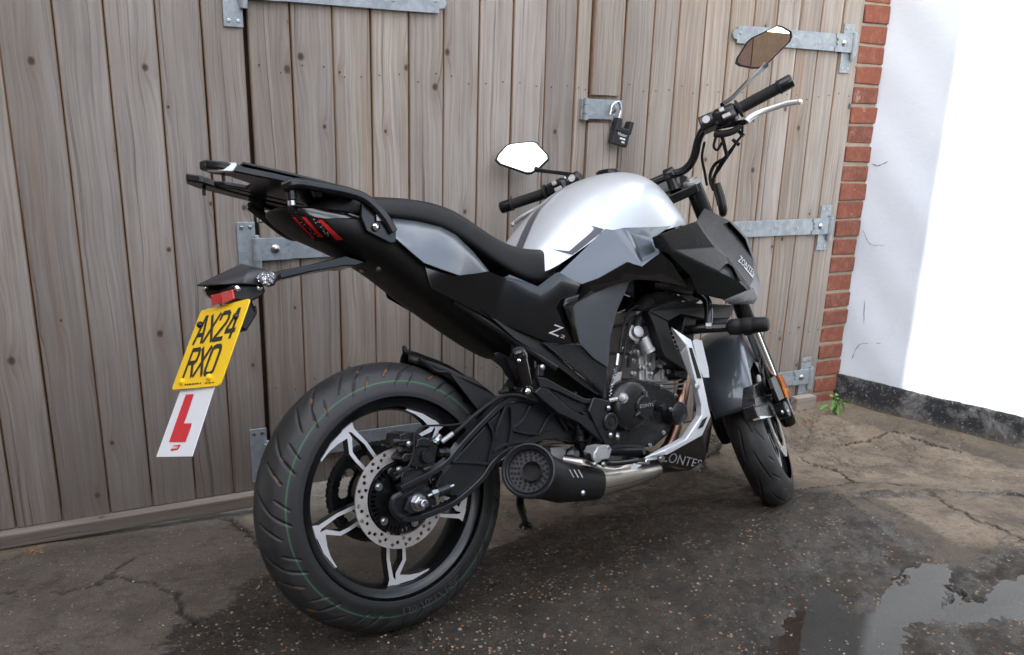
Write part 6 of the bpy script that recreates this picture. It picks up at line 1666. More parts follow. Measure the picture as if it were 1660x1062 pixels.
# lower cover with fine ribs
A, B, C_, D_ = (5, 312, 172), (5, 497, 187), (5, 640, 302), (5, 622, 436)
rows = []; R_N = 150
for i in range(R_N + 1):
    t = i / R_N; row = []
    for j in range(7):
        u = j / 6
        X = (A[1] * (1 - u) + B[1] * u) * (1 - t) + (D_[1] * (1 - u) + C_[1] * u) * t; Y = (A[2] * (1 - u) + B[2] * u) * (1 - t) + (D_[2] * (1 - u) + C_[2] * u) * t
        ph = (i % 5); d_ = -.0016 if ph in (1, 2, 3) else 0
        row.append(BP(5, X, Y, -.146 - .008 * u + d_))
    rows.append(row)
bm = sheet(rows); b2 = mirror_bm(bm); M_RIBP = mat_rib()
for b in (bm, b2): o = part('ribbed_panel', b, M_RIBP, angle=20); solid(o, .003)
bm = slab([BP('b3', X, Y, -.132) for X, Y in ((640, 640), (700, 690), (860, 762), (1060, 845))] + [BP(5, X, Y, -.138) for X, Y in ((330, 180), (470, 320), (622, 436), (590, 440), (520, 395), (420, 320), (300, 235), (180, 160))], .03)
b2 = mirror_bm(bm)
part('lower_cover', bm, M_MATTE, bevel=.006, seg=3); b2.free()

# ------------------------------------------------------------------ knee panel, tank shrouds, nose
V = [BP(6, *p) for p in ((575, 797, -.170), (655, 764, -.176), (757, 730, -.178), (690, 880, -.165), (655, 1010, -.152))] + [BP(5, *p) for p in ((642, 298, -.150), (570, 252, -.158), (500, 178, -.164))] + [BP(6, *p) for p in ((478, 950, -.170), (468, 868, -.172), (485, 845, -.172))]
V.append(BP(6, 600, 880, -.180))
flatten(V, list(range(12)), -.05)
fpart('knee_panel', V, [(0, 1, 11, 10), (1, 2, 3, 11), (3, 4, 5, 6, 11), (6, 7, 8, 11), (8, 9, 10, 11)], M_KNEE, bev=.004)
V = [BP(6, *p) for p in ((398, 694, -.132), (630, 472, -.172), (668, 478, -.176), (742, 488, -.188), (900, 462, -.172), (962, 456, -.166), (880, 512, -.212), (906, 590, -.228), (812, 652, -.216), (740, 640, -.205), (600, 720, -.182), (512, 752, -.168), (430, 716, -.150), (765, 505, -.186), (868, 530, -.204), (888, 590, -.218), (815, 630, -.206))]
flatten(V, [0, 1, 2, 9, 10, 11, 12], .16); flatten(V, [3, 4, 5, 6, 14, 13], .30)
shr = fpart('tank_shroud', V, [(0, 1, 2, 9, 10, 11, 12), (2, 3, 8, 9), (3, 4, 5, 6), (3, 6, 14, 13), (6, 7, 15, 14), (7, 8, 16, 15), (8, 3, 13, 16), (13, 14, 15, 16)], M_GREYC, bev=.003)
V = [BP(6, *p) for p in ((512, 752, -.170), (600, 720, -.184), (740, 640, -.207), (812, 652, -.218), (906, 590, -.230), (962, 640, -.238), (1045, 765, -.222), (900, 735, -.202), (757, 726, -.182), (652, 762, -.178), (572, 796, -.174), (700, 680, -.204))]
flatten(V, list(range(12)), -.22)
fpart('shroud_band', V, [(0, 1, 9, 10), (1, 11, 8, 9), (1, 2, 11), (2, 3, 7, 8, 11), (3, 4, 5, 6, 7)], M_GLOSS, bev=.003)
V = [BP(6, *p) for p in ((512, 752, -.170), (572, 796, -.176), (485, 842, -.176), (466, 866, -.176), (476, 952, -.173), (500, 1056, -.166))] + [BP('b3', 1196, 836, -.164), BP('b3', 1140, 705, -.173), BP('b3', 1112, 622, -.175), BP('b3', 1125, 580, -.176), BP('b3', 1270, 534, -.174)]
flatten(V, list(range(11)), -.02)
fpart('trim_band', V, [(0, 1, 2, 9, 10), (2, 3, 8, 9), (3, 4, 7, 8), (4, 5, 6, 7)], M_GLOSS, bev=.003)
# nose shroud beside the headlamp
N = lambda X, Y, y: BP(7, X, Y, y)
V = [N(388, 66, -.165), N(342, 145, -.205), N(122, 226, -.220), N(72, 246, -.222), N(90, 310, -.230), N(165, 346, -.233), N(300, 480, -.238), N(345, 592, -.234), N(505, 628, -.228), N(655, 568, -.218), N(540, 145, -.135), N(640, 250, -.120), N(690, 395, -.112), N(692, 490, -.120), N(665, 552, -.150), N(610, 480, -.202), N(520, 362, -.205), N(450, 300, -.206), N(380, 210, -.206),
     N(180, 318, -.234), N(470, 455, -.232), N(525, 402, -.216), N(560, 420, -.212), N(614, 526, -.214)]
flatten(V, [2, 19, 5, 4, 3, 20, 7, 6, 23, 9, 8], -.16); flatten(V, [0, 1, 10, 11, 12, 13, 14, 15, 16, 17, 18], .30)
nose = fpart('nose_shroud', V, [(0, 10, 18, 1), (10, 11, 17, 18), (11, 12, 16, 17), (12, 13, 14, 15, 16), (1, 18, 17, 19, 2), (17, 16, 21, 20, 19), (2, 19, 5, 4, 3), (19, 20, 7, 6, 5), (20, 23, 9, 8, 7), (16, 15, 22, 21), (15, 14, 9, 23, 22)], M_NOSE, bev=.0025)
bm = facets([V[20] + Vector((.006, .012, 0)), V[21] + Vector((.006, .012, 0)), V[22] + Vector((.006, .012, 0)), V[23] + Vector((.004, .012, 0))], [(0, 1, 2, 3)])
b2 = mirror_bm(bm)
for b in (bm, b2): o = part('intake_duct', b, M_KNEE); solid(o, .003)
V = [N(540, 145, -.134), N(640, 250, -.119), N(690, 395, -.111), N(692, 490, -.119), N(668, 552, -.149), N(712, 620, -.135), N(728, 520, -.085), N(700, 400, -.08), N(655, 255, -.08), N(560, 150, -.09)]
fpart('headlamp_cowl', V, [(0, 1, 8, 9), (1, 2, 7, 8), (2, 3, 6, 7), (3, 4, 5, 6)], M_GREYC, bev=.003)
V = [N(505, 632, -.212), N(665, 566, -.195), N(690, 560, -.16), N(712, 620, -.14), N(690, 655, -.15), N(545, 660, -.18)]
fpart('nose_chin', V, [(0, 1, 2, 3, 4, 5)], M_NOSE, bev=.003)
bvN = evalmesh_bvh(nose[:1])
decal_text('nose_lettering', 'ZONTES', bvN, 7, [(590, 392), (686, 488), (696, 458), (606, 357)], M_SILT, nose[0])
for L_, R_ in (([(628, 432), (682, 497)], [(634, 430), (686, 492)]),):
    decal_strip('nose_pinstripe', bvN, 7, L_, R_, M_SILT, 1, 8, nose[0])
# headlamp (faces away) so the front is whole when seen from the side
hl_ = empty_part('headlamp', bike)
bm = BM(); add_loft(bm, [[Vector((x, y * w_, z + zz * h_)) for y, zz in ((-1, -.4), (-.8, -1), (.8, -1), (1, -.4), (1, .5), (.6, 1), (-.6, 1), (-1, .5))] for x, w_, h_, z in ((1.10, .07, .08, .86), (1.22, .085, .085, .83), (1.29, .075, .07, .80))]); part('lamp_body', xform(bm, MS), M_SATIN, hl_, bevel=.006)
bm = BM(); add_loft(bm, [[Vector((x, y * w_, z + zz * h_)) for y, zz in ((-1, -.4), (-.8, -1), (.8, -1), (1, -.4), (1, .5), (.6, 1), (-.6, 1), (-1, .5))] for x, w_, h_, z in ((1.291, .068, .062, .80), (1.305, .05, .045, .80))]); part('lens', xform(bm, MS), M_LENS, hl_, bevel=.004)

# ------------------------------------------------------------------ rack
rk = empty_part('luggage_rack', bike)
def R1(X, Y, y): return BP(1, X, Y, y)
for s in (1, -1):
    P_ = [R1(808, 262, -.100), R1(880, 238, -.112), R1(1000, 255, -.116), R1(1180, 290, -.120), R1(1290, 335, -.124), R1(1385, 430, -.128), R1(1440, 520, -.130)]
    P_ = catmull([Vector((p.x, p.y * s, p.z)) for p in P_], 6); rings = []
    for i, p in enumerate(P_):
        t = (P_[min(i + 1, len(P_) - 1)] - P_[max(i - 1, 0)]).normalized(); u = Vector((0, 1, 0)); u = (u - t * u.dot(t)).normalized(); v = t.cross(u)
        w1, h1 = .012, .0105
        rings.append([p + u * a * w1 + v * b * h1 for a, b in ((-1, -.5), (-.6, -1), (.6, -1), (1, -.5), (1, .5), (.6, 1), (-.6, 1), (-1, .5))])
    bm = BM(); add_loft(bm, rings); part('rack_arm', bm, M_SATIN, rk, bevel=.002)
    Q_ = [R1(1262, 345, -.118), R1(1340, 345, -.120), R1(1420, 440, -.126), R1(1462, 500, -.130), R1(1460, 578, -.130), R1(1425, 580, -.128), R1(1290, 510, -.120), R1(1258, 430, -.116)]
    bm = BM(); add_prism(bm, [Vector((p.x, p.y * s, p.z)) for p in Q_], (0, .012 * s, 0)); part('mounting_plate', bm, M_SATIN, rk, bevel=.003)
    q = R1(1345, 488, -.128); bm = BM(); add_bolt(bm, Vector((q.x, q.y * s, q.z)), (0, -s, 0), .008, .006, False); part('bolt', bm, M_CHROME, rk)
    q = R1(1358, 432, -.127); bm = BM(); add_box(bm, (q.x - .006, min(q.y * s, q.y * s - .003 * s), q.z - .009), (q.x + .006, max(q.y * s, q.y * s - .003 * s), q.z + .009)); part('rack_tab', bm, M_CAST, rk, bevel=.001)
    # deck rail with pointed rear prong
    zt = lambda x: 1.047 - .20 * (x + .35) 
    pl2 = [(-.372, .050), (-.366, .078), (-.34, .092), (-.24, .104), (-.15, .110), (-.075, .106), (-.06, .090), (-.10, .072), (-.22, .068), (-.30, .056), (-.345, .040)]
    bm = BM(); add_prism(bm, [Vector((x, y * s, zt(x))) for x, y in pl2], (0, 0, -.017)); part('deck_rail', bm, M_SATIN, rk, bevel=.004)
    q = Vector((-.205, .098 * s, zt(-.205) - .017))
    bm = BM(); add_lathe(bm, q, (0, 0, -1), [(0, .013), (.012, .014), (.014, .011), (.032, .011), (.034, .009)], 18); part('deck_post', bm, M_SATIN, rk)
    bm = BM(); add_lathe(bm, q + Vector((0, 0, -.034)), (0, 0, -1), [(0, .0085), (.010, .0085), (.011, .007)], 16); part('post_bolt', bm, M_ZINC, rk)
    bm = BM(); add_lathe(bm, Vector((-.332, .072 * s, zt(-.33) - .017)), (0, 0, -1), [(0, .004), (.016, .004), (.017, .003)], 10); part('hook_peg', bm, M_SATIN, rk)
    if s < 0:
        bm = BM(); add_tube(bm, [R1(618, 368, .095), R1(700, 430, .09), R1(800, 510, .08), R1(865, 545, .06), R1(905, 545, .03)], [.010, .011, .011, .010, .008], 10, 6); part('rack_stay', bm, M_SATIN, rk)
bm = BM(); add_prism(bm, [Vector((x, y, 1.044 - .20 * (x + .35))) for x, y in ((-.33, -.066), (-.09, -.078), (-.068, -.05), (-.068, .05), (-.09, .078), (-.33, .066), (-.30, .034), (-.255, .022), (-.255, -.022), (-.30, -.034))], (0, 0, -.010)); part('deck_plate', bm, M_SATIN, rk, bevel=.003)
bm = BM(); pe = [R1(366, 160, -.060), R1(402, 122, -.060), R1(540, 119, -.098), R1(545, 132, -.1055), R1(520, 166, -.1055), R1(400, 166, -.075)]
add_prism(bm, pe, (.004, .010, -.001)); part('prong_tip', bm, M_SILVERD, rk, bevel=.0015)
for s_ in (-1, 1):
    bm = BM(); add_prism(bm, [Vector((x, y * s_, 1.047 - .20 * (x + .35) + .0)) for x, y in ((-.30, -.104), (-.14, -.113), (-.07, -.108), (-.05, -.095), (-.07, -.085), (-.30, -.08))], (0, 0, .006)); part('deck_trim', bm, M_SATIN, rk, bevel=.002)
    bm = BM(); add_prism(bm, [Vector((x, y * s_, 1.047 - .20 * (x + .35) - .0105)) for x, y in ((-.31, -.060), (-.12, -.066), (-.12, -.044), (-.28, -.040))], (0, 0, -.004)); part('deck_rib', bm, M_SATIN, rk, bevel=.002)
bm = BM(); add_lathe(bm, Vector((-.145, -.095, 1.012)), (0, 0, -1), [(0, .012), (.022, .013), (.03, .0105), (.035, .009)], 16); part('rack_boss', bm, M_SATIN, rk)

# ------------------------------------------------------------------ plate holder, lights, plates
ph = empty_part('plate_holder', bike)
bm = slab([R1(1170, 652, -.045), R1(1295, 690, -.045), R1(1225, 712, -.045), R1(1160, 712, -.045), R1(1000, 740, -.045), R1(800, 788, -.045), R1(775, 742, -.045), R1(960, 705, -.045)], .09); part('holder_arm', bm, M_SATIN, ph, bevel=.003)
for X, Y in ((1262, 740), (1360, 727)):
    bm = BM(); p_ = hit(bvU, 1, X, Y, 0) or R1(X, Y, -.06); add_bolt(bm, p_, (-.1, -.6, -.8), .0065, .005, False); part('bolt', bm, M_ZINC, ph)
hd = empty_part('plate_lamp_hood', bike)
Lr, Rr = R1(308, 824, .066), R1(575, 812, -.062); Tr, Tl = R1(628, 722, -.030), R1(572, 700, .022); F1, F2 = R1(802, 755, -.046), R1(700, 822, -.058)
Fl = Vector((F1.x, .046, F1.z)); Ll = Vector((F2.x, .06, F2.z))
bm = BM(); vs = [bm.verts.new(v) for v in (Lr, Rr, Tr, Tl, F1, F2, Fl, Ll)]
for f in ((0, 1, 2, 3), (1, 5, 4, 2), (3, 2, 4, 6), (0, 3, 6, 7)): bm.faces.new([vs[i] for i in f])
bmesh.ops.recalc_face_normals(bm, faces=bm.faces)
o = part('hood_shell', bm, simple('grey black hood plastic', (.035, .036, .039), .32), hd, fix=False); md = o.modifiers.new('b', 'BEVEL'); md.width = .003; md.segments = 2; md.limit_method = 'ANGLE'; md.angle_limit = rad(8); solid(o, .003, 0)
bm = slab([R1(515, 822, -.05), R1(700, 822, -.05), R1(712, 860, -.05), R1(690, 885, -.05), R1(620, 920, -.05), R1(535, 900, -.05)], .1); part('hood_base', bm, M_MATTE, hd, bevel=.004)
for X, Y in ((548, 842), (672, 838)):
    bm = BM(); add_lathe(bm, R1(X, Y, -.051), (0, -1, 0), [(0, .0065), (.003, .006), (.005, .003)], 14); part('bolt', bm, M_CHROME, hd)
bm = slab([R1(620, 900, -.03), R1(640, 950, -.03), R1(660, 935, -.03), R1(665, 985, -.03), R1(600, 1090, -.03), R1(560, 1060, -.03), R1(600, 960, -.03)], .06); part('plate_backing', bm, M_MATTE, hd, bevel=.004)
for s in (-1, 1):
    ind = empty_part('turn_indicator', bike)
    q = R1(712, 782, -.085); q = Vector((q.x, q.y * (-s), q.z)) if s > 0 else q
    d_ = Vector((-.55, s * .83, .1)) if s > 0 else Vector((-.55, -.83, .1)); d_.normalize()
    if s > 0: q = R1(388, 858, .085)
    up = Vector((0, 0, 1)); sd_ = d_.cross(up).normalized(); u3 = sd_.cross(d_)
    def shape(w_, h_, off): return [q + d_ * off + sd_ * x * w_ * (1 if s < 0 else -1) + u3 * z * h_ for x, z in ((-1, .1), (-.75, .75), (-.1, 1), (.6, .7), (1, .15), (.55, -.5), (0, -1), (-.6, -.8))]
    bm = BM(); add_loft(bm, [shape(.010, .008, -.035), shape(.021, .0165, -.015), shape(.022, .0172, -.004)]); part('indicator_body', bm, M_MATTE, ind, bevel=.002)
    bm = BM(); add_loft(bm, [shape(.0208, .0162, -.006), shape(.0205, .016, .0), shape(.0165, .0125, .0045), shape(.006, .005, .0058)]); part('lens', bm, M_LENS, ind, bevel=.0015)
    bm = BM(); r_ = random.Random(8)
    for k in range(60):
        a_ = r_.uniform(0, 6.28); t = r_.random() ** .5; p_ = q + d_ * r_.uniform(-.005, -.002) + sd_ * math.cos(a_) * t * .017 + u3 * math.sin(a_) * t * .013
        M = Matrix.Translation(p_) @ Matrix.Rotation(r_.uniform(0, 3), 4, d_) ; bmesh.ops.create_icosphere(bm, subdivisions=1, radius=r_.uniform(.0015, .0032), matrix=M)
    part('reflector', bm, M_CHROME, ind)
    bm = BM(); add_tube(bm, [q - d_ * .03, q - d_ * .05 + Vector((.0, 0, -.002))], .006, 10, 1); part('indicator_stalk', bm, M_RUB, ind)
rr_ = empty_part('rear_reflector', bike)
a = R1(392, 885, .030); bm = BM(); b0, b1 = R1(452, 880, -.012), R1(400, 935, .028)
A4 = [R1(392, 880, .032), R1(452, 868, -.014), R1(460, 928, -.014), R1(400, 940, .030)]
nn = Vector((.9, .25, .25)).normalized() * .022
bm = BM(); add_prism(bm, A4, nn); part('reflector_face', bm, M_REDL, rr_, bevel=.002)
A5 = [R1(452, 866, -.016), R1(515, 848, -.05), R1(524, 905, -.05), R1(460, 930, -.016)]
bm = BM(); add_prism(bm, A5, (.016, .004, .004)); part('reflector_face', bm, M_REDL, rr_, bevel=.002)
# number plate
pt = empty_part('number_plate', bike)
TL, TR, BL, BR = BP(2, 298, 262, .112), BP(2, 547, 199, -.112), BP(2, 149, 662, .112), BP(2, 391, 641, -.112)
def PQ(u, v, n=0.0): return (BL.lerp(BR, u)).lerp(TL.lerp(TR, u), v) + PN * n
PN = (BR - BL).cross(TL - BL).normalized()
if PN.x > 0: PN = -PN
def rrect(u0, v0, u1, v1, ru, rv, n=5):
    out = []
    for cx, cy, a0 in ((u1 - ru, v1 - rv, 0), (u0 + ru, v1 - rv, 90), (u0 + ru, v0 + rv, 180), (u1 - ru, v0 + rv, 270)):
        for k in range(n + 1): t = rad(a0 + 90 * k / n); out.append((cx + ru * math.cos(t), cy + rv * math.sin(t)))
    return out
bm = BM(); add_prism(bm, [PQ(u, v) for u, v in rrect(0, 0, 1, 1, .035, .05)], PN * -.003); part('plate_face', bm, M_YEL, pt)
def glyphs(s, u0, v0, u1, v1, gap=.035, mat=M_BLK, name='plate_character', n=.0006, bold=0):
    """each character stretched to the tall narrow plate face"""
    k = len(s); wd = (u1 - u0 - gap * (k - 1)) / k
    for i, ch_ in enumerate(s):
        st = .17; x0 = u0 + i * (wd + gap)
        sw, sh = .0105 / .224, .0105 / .178     # stroke in u and v
        segs = PLATE[ch_]; bm = BM()
        for poly in segs:
            pts = []
            P2 = [Vector((x0 + a * wd, v0 + b * (v1 - v0), 0)) for a, b in poly]
            for q, p in zip(P2[:-1], P2[1:]):
                d = Vector(((p.x - q.x) * .224, (p.y - q.y) * .178, 0)); 
                if d.length < 1e-6: continue
                d.normalize(); nx_ = Vector((-d.y * .0048 / .224, d.x * .0048 / .178, 0)); ex_ = Vector((d.x * .0036 / .224, d.y * .0036 / .178, 0))
                vs = [bm.verts.new(PQ(w.x, w.y, n + rnd.uniform(0, .00015))) for w in (q - ex_ + nx_, q - ex_ - nx_, p + ex_ - nx_, p + ex_ + nx_)]; bm.faces.new(vs)
        part(name, bm, mat, pt, fix=False)
PLATE = {'A': [[(.0, 0), (.42, 1), (.58, 1), (1, 0)], [(.16, .30), (.84, .30)]], 'X': [[(0, 0), (1, 1)], [(0, 1), (1, 0)]], '2': [[(.02, .80), (.05, .93), (.2, 1), (.8, 1), (.97, .92), (1, .75), (.92, .6), (.06, .08), (0, 0), (1, 0)]],
         '4': [[(.74, 0), (.74, 1), (.62, 1), (0, .32), (0, .24), (1, .24)]], 'R': [[(0, 0), (0, 1), (.8, 1), (.97, .93), (1, .76), (.97, .58), (.8, .5), (0, .5)], [(.55, .5), (1, 0)]], 'O': [[(.32, 0), (.14, .03), (.03, .10), (0, .2), (0, .8), (.03, .90), (.14, .97), (.32, 1), (.68, 1), (.86, .97), (.97, .90), (1, .8), (1, .2), (.97, .10), (.86, .03), (.68, 0), (.32, 0)]]}
glyphs('AX24', .125, .565, .915, .885, gap=.042)
glyphs('RXO', .175, .15, .775, .475, gap=.045)
for u, v, mt in ((.125, .80, M_BLK), (.87, .80, M_BLK), (.20, .085, M_YEL), (.76, .105, M_YEL)):
    bm = BM(); add_lathe(bm, PQ(u, v), PN, [(0, .0075), (.004, .0072), (.007, .005), (.008, .001)], 16); part('plate_screw', bm, mt, pt)
def flat_text(s, u0, v0, u1, v1, mat, fn, parent, name):
    vs, fs = text_polys(s); bm = BM(); vv = [bm.verts.new(fn(u0 + x * (u1 - u0), v0 + y * (v1 - v0))) for x, y in vs]
    for f in fs:
        try: bm.faces.new([vv[i] for i in f])
        except ValueError: pass
    part(name, bm, mat, parent, fix=False)
def print_marks(parent, fn, u0, u1, v0, v1, widths, mat, name):
    """print too small to read in the photograph: short marks of its height and length"""
    bm = BM(); tot = sum(widths); x = u0
    for i, w_ in enumerate(widths):
        du = (u1 - u0) * w_ / tot
        if i % 2 == 0:
            vs = [bm.verts.new(fn(*q)) for q in ((x, v0), (x + du, v0), (x + du, v1), (x, v1))]; bm.faces.new(vs)
        x += du
    part(name, bm, mat, parent, fix=False)
print_marks(pt, lambda u, v: PQ(u, v, .0006), .27, .62, .038, .056, (3, 1, 2, 1, 4, 1, 3, 1, 2, 1, 3, 2, 2), M_BLK, 'plate_print')
print_marks(pt, lambda u, v: PQ(u, v, .0006), .70, .88, .036, .050, (3, 1, 3, 1, 2), M_BLK, 'plate_print')
# learner plate hung below it
lp = empty_part('learner_plate', bike)
A_, B_, C2, D2 = BP(2, 190, 650, .082), BP(2, 358, 640, -.082), BP(2, 243, 996, -.082), BP(2, 63, 999, .082)
A_ = A_ + (A_ - D2) * .12; B_ = B_ + (B_ - C2) * .12
def LQ(u, v, n=0.0): return D2.lerp(C2, u).lerp(A_.lerp(B_, u), v) + PN * n - PN * .004
bm = BM(); add_prism(bm, [LQ(0, 0), LQ(1, 0), LQ(1, 1), LQ(0, 1)], PN * -.0015); part('plate_face', bm, M_WHT, lp)
bm = BM(); add_prism(bm, [LQ(u, v, .0008) for u, v in ((.235, .185), (.70, .185), (.70, .42), (.47, .42), (.47, .80), (.235, .80))], PN * -.0005); part('learner_letter', bm, M_RED, lp)
bm = BM(); vs = [bm.verts.new(LQ(u, v, .0008)) for u, v in ((.36, .075), (.56, .085), (.60, .15), (.40, .14))]; bm.faces.new(vs); part('maker_mark', bm, M_RED, lp, fix=False)
print_marks(lp, lambda u, v: LQ(u, v, .0014), .39, .55, .10, .126, (1, 1, 3, 1, 2, 1, 2), M_WHT, 'maker_lettering')
# ------------------------------------------------------------------ handlebar, controls, mirrors (straight-ahead space, then steered)
def spart(name, bm, mat, parent=None, **kw): return part(name, xform(bm, MS), mat, parent, **kw)
hbp = empty_part('handlebar', bike)
x_c = 1.012
barR = [Vector((.908, -.462, 1.171)), Vector((.913, -.30, 1.158)), Vector((.930, -.235, 1.157)), SX('b1', 415, 615, 0, .955), SX('b1', 375, 680, 0, .978), SX('b1', 345, 790, 0, .996), SX('b1', 295, 850, 0, 1.008), Vector((x_c + .0, -.055, SX('b1', 240, 868, 0, x_c).z)), Vector((x_c, 0, SX('b1', 240, 868, 0, x_c).z))]
full = barR + [Vector((p.x, -p.y, p.z)) for p in reversed(barR[:-1])]
bm = BM(); add_tube(bm, full, .0125, 18, 8); spart('bar_tube', bm, M_SATIN, hbp)
for s in (-1, 1):
    Yv = lambda x, y, z: Vector((x, y * -s, z)) if s > 0 else Vector((x, y, z))
    E_ = Yv(.908, -.466, 1.1712); I_2 = Yv(.9125, -.318, 1.1595); d_ = (E_ - I_2).normalized(); L_ = (E_ - I_2).length
    gr = empty_part('handlebar_grip', bike)
    bm = BM(); prof = [(-.012, .019), (-.010, .027), (-.004, .027), (-.002, .018), (.0, .0165)]
    for i in range(22): 
        t = .004 + i * (L_ - .045) / 22; prof += [(t, .0162), (t + .0012, .0171), (t + .0032, .0171), (t + .0044, .0162)]
    prof += [(L_ - .040, .0172), (L_ - .038, .0205), (L_ - .034, .0205), (L_ - .032, .0178)]
    add_lathe(bm, I_2, d_, prof, 26); spart('grip_rubber', bm, M_RUB, gr)
    bm = BM(); add_lathe(bm, I_2 + d_ * (L_ - .032), d_, [(0, .0195), (.03, .0195), (.034, .018), (.036, .014), (.036, .006), (.034, .005), (.034, .001)], 26); spart('bar_end', bm, M_SATIN, gr)
    sw = empty_part('switch_housing', bike)
    c_ = Yv(.916, -.268, 1.1585)
    bm = BM(); add_loft(bm, [[c_ + Vector((x, dy * (1 if s < 0 else -1), z)) for x, z in ((-.024 * k, -.010), (-.018 * k, -.022 * k), (.008, -.025 * k), (.022, -.014), (.022, .014), (.010, .022 * k), (-.014 * k, .022 * k), (-.024 * k, .010))] for dy, k in ((-.036, .85), (-.028, 1.05), (.02, 1.1), (.032, .8))]); spart('switch_body', bm, M_SATIN, sw, bevel=.003)
    bm = BM(); 
    for (dy, dz, w_, h_) in ((-.012, .010, .010, .007), (-.018, -.010, .014, .007)):
        pass
    add_box(bm, (c_.x - .033, c_.y - .006, c_.z + .003), (c_.x - .022, c_.y + .008, c_.z + .016)); spart('switch_button', bm, M_CAST, sw, bevel=.0015)
    bm = BM(); add_box(bm, (c_.x - .033, c_.y - .018, c_.z - .018), (c_.x - .020, c_.y + .006, c_.z - .006)); spart('switch_button', bm, M_CAST, sw, bevel=.002)
    # lever bracket with reservoir or perch
    pc = Yv(.935, -.225, 1.165)
    bm = BM(); add_loft(bm, [[pc + Vector((x, dy * (1 if s < 0 else -1), z)) for x, z in ((-.018, -.02), (.03, -.022), (.045, 0), (.03, .022), (-.014, .024), (-.022, .0))] for dy in (-.022, .030)]); spart('lever_perch', bm, M_SATIN, sw, bevel=.004)
    bm = BM(); add_lathe(bm, pc + Vector((-.021, .008 * (1 if s < 0 else -1), .004)), (-1, 0, .1), [(0, .011), (.003, .011), (.003, .008), (.002, .008), (.002, .005), (.003, .005), (.003, .001)], 24); spart('perch_cap', bm, M_CAST, sw)
    for dz in (-.018, .016):
        bm = BM(); add_bolt(bm, pc + Vector((-.018, -.016 * (1 if s < 0 else -1), dz)), (-1, 0, 0), .005, .004, False); spart('bolt', bm, M_ZINC, sw)
    lv = empty_part('control_lever', bike)
    pts = [SX('b1', 628, 590, 0, .958), SX('b1', 645, 572, 0, .965), SX('b1', 690, 545, 0, .975), SX('b1', 760, 520, 0, .978), SX('b1', 850, 492, 0, .972), SX('b1', 905, 484, 0, .968)]
    if s > 0: pts = [Vector((p.x, -p.y, p.z)) for p in pts]
    rings = []; P_ = catmull(pts, 6)
    for i, p in enumerate(P_):
        t = (P_[min(i + 1, len(P_) - 1)] - P_[max(i - 1, 0)]).normalized(); u = Vector((1, 0, 0)); u = (u - t * u.dot(t)).normalized(); v = t.cross(u); k = 1.0 + .25 * (1 - i / len(P_))
        rings.append([p + u * math.cos(a) * .007 * k + v * math.sin(a) * .0078 * k for a in [2 * math.pi * q / 12 for q in range(12)]])
    bm = BM(); add_loft(bm, rings); spart('lever_blade', bm, M_ALU, lv)
    bm = BM(); bmesh.ops.create_uvsphere(bm, u_segments=16, v_segments=10, radius=.0082, matrix=Matrix.Translation(pts[-1] + (pts[-1] - pts[-2]).normalized() * .006)); spart('lever_ball', bm, M_ALU, lv)
    bm = BM(); q0 = pts[0]; add_tube(bm, [Yv(.95, -.235, 1.150), q0.lerp(Yv(.95, -.235, 1.15), .3), q0], [.011, .009, .008], 10, 4); spart('lever_pivot', bm, M_SATIN, lv)
    # mirror
    mi = empty_part('mirror', bike)
    xm = 1.18 if s < 0 else .99
    if s < 0: out = [('b1', 570, 275), ('b1', 578, 245), ('b1', 632, 158), ('b1', 655, 138), ('b1', 800, 68), ('b1', 828, 74), ('b1', 876, 102), ('b1', 880, 130), ('b1', 868, 158), ('b1', 745, 280), ('b1', 700, 303), ('b1', 660, 304), ('b1', 590, 290)]
    else: out = [('b2', 84, 452), ('b2', 98, 420), ('b2', 150, 362), ('b2', 180, 350), ('b2', 320, 335), ('b2', 345, 345), ('b2', 418, 425), ('b2', 420, 448), ('b2', 360, 505), ('b2', 310, 535), ('b2', 280, 536), ('b2', 110, 478)]
    P_ = [SX(k, X, Y, 0, xm) for k, X, Y in out]
    cen_ = sum(P_, Vector()) / len(P_)
    MN = MIRR_N[0 if s < 0 else 1].normalized()
    # tilt the outline onto the glass plane along the sight line, so glass and rim share it
    P_ = [CAMS + (p - CAMS) * ((cen_ - CAMS).dot(MN) / (p - CAMS).dot(MN)) for p in P_]
    cen_ = sum(P_, Vector()) / len(P_)
    def scl(f, off): return [cen_ + (p - cen_) * f - MN * off for p in P_]
    bm = BM(); add_loft(bm, [scl(.925, .0012), scl(.945, -.001), scl(.985, -.001), scl(1.0, .002), scl(1.0, .010), scl(.80, .022), scl(.35, .034)], cap=True); spart('mirror_shell', bm, M_MATTE, mi, bevel=.0012)
    bm = BM(); g_ = scl(.915, -.0008); vs = [bm.verts.new(p) for p in g_]; bm.faces.new(vs); bmesh.ops.recalc_face_normals(bm, faces=bm.faces)
    spart('mirror_glass', bm, M_MIRR, mi, fix=False)
    if s < 0: sp_ = [SX('b1', 500, 500, 0, .955), SX('b1', 560, 455, 0, 1.0), SX('b1', 640, 370, 0, 1.08), SX('b1', 705, 312, 0, 1.17), SX('b1', 735, 285, 0, 1.195)]
    else: sp_ = [SX('b2', 560, 545, 0, .945), SX('b2', 500, 535, 0, .96), SX('b2', 420, 525, 0, .985), SX('b2', 365, 517, 0, 1.0), SX('b2', 335, 510, 0, 1.006)]
    bm = BM(); add_tube(bm, sp_, [.0075, .0065, .0062, .0075, .010], 12, 6); spart('mirror_stem', bm, M_SATIN, mi)
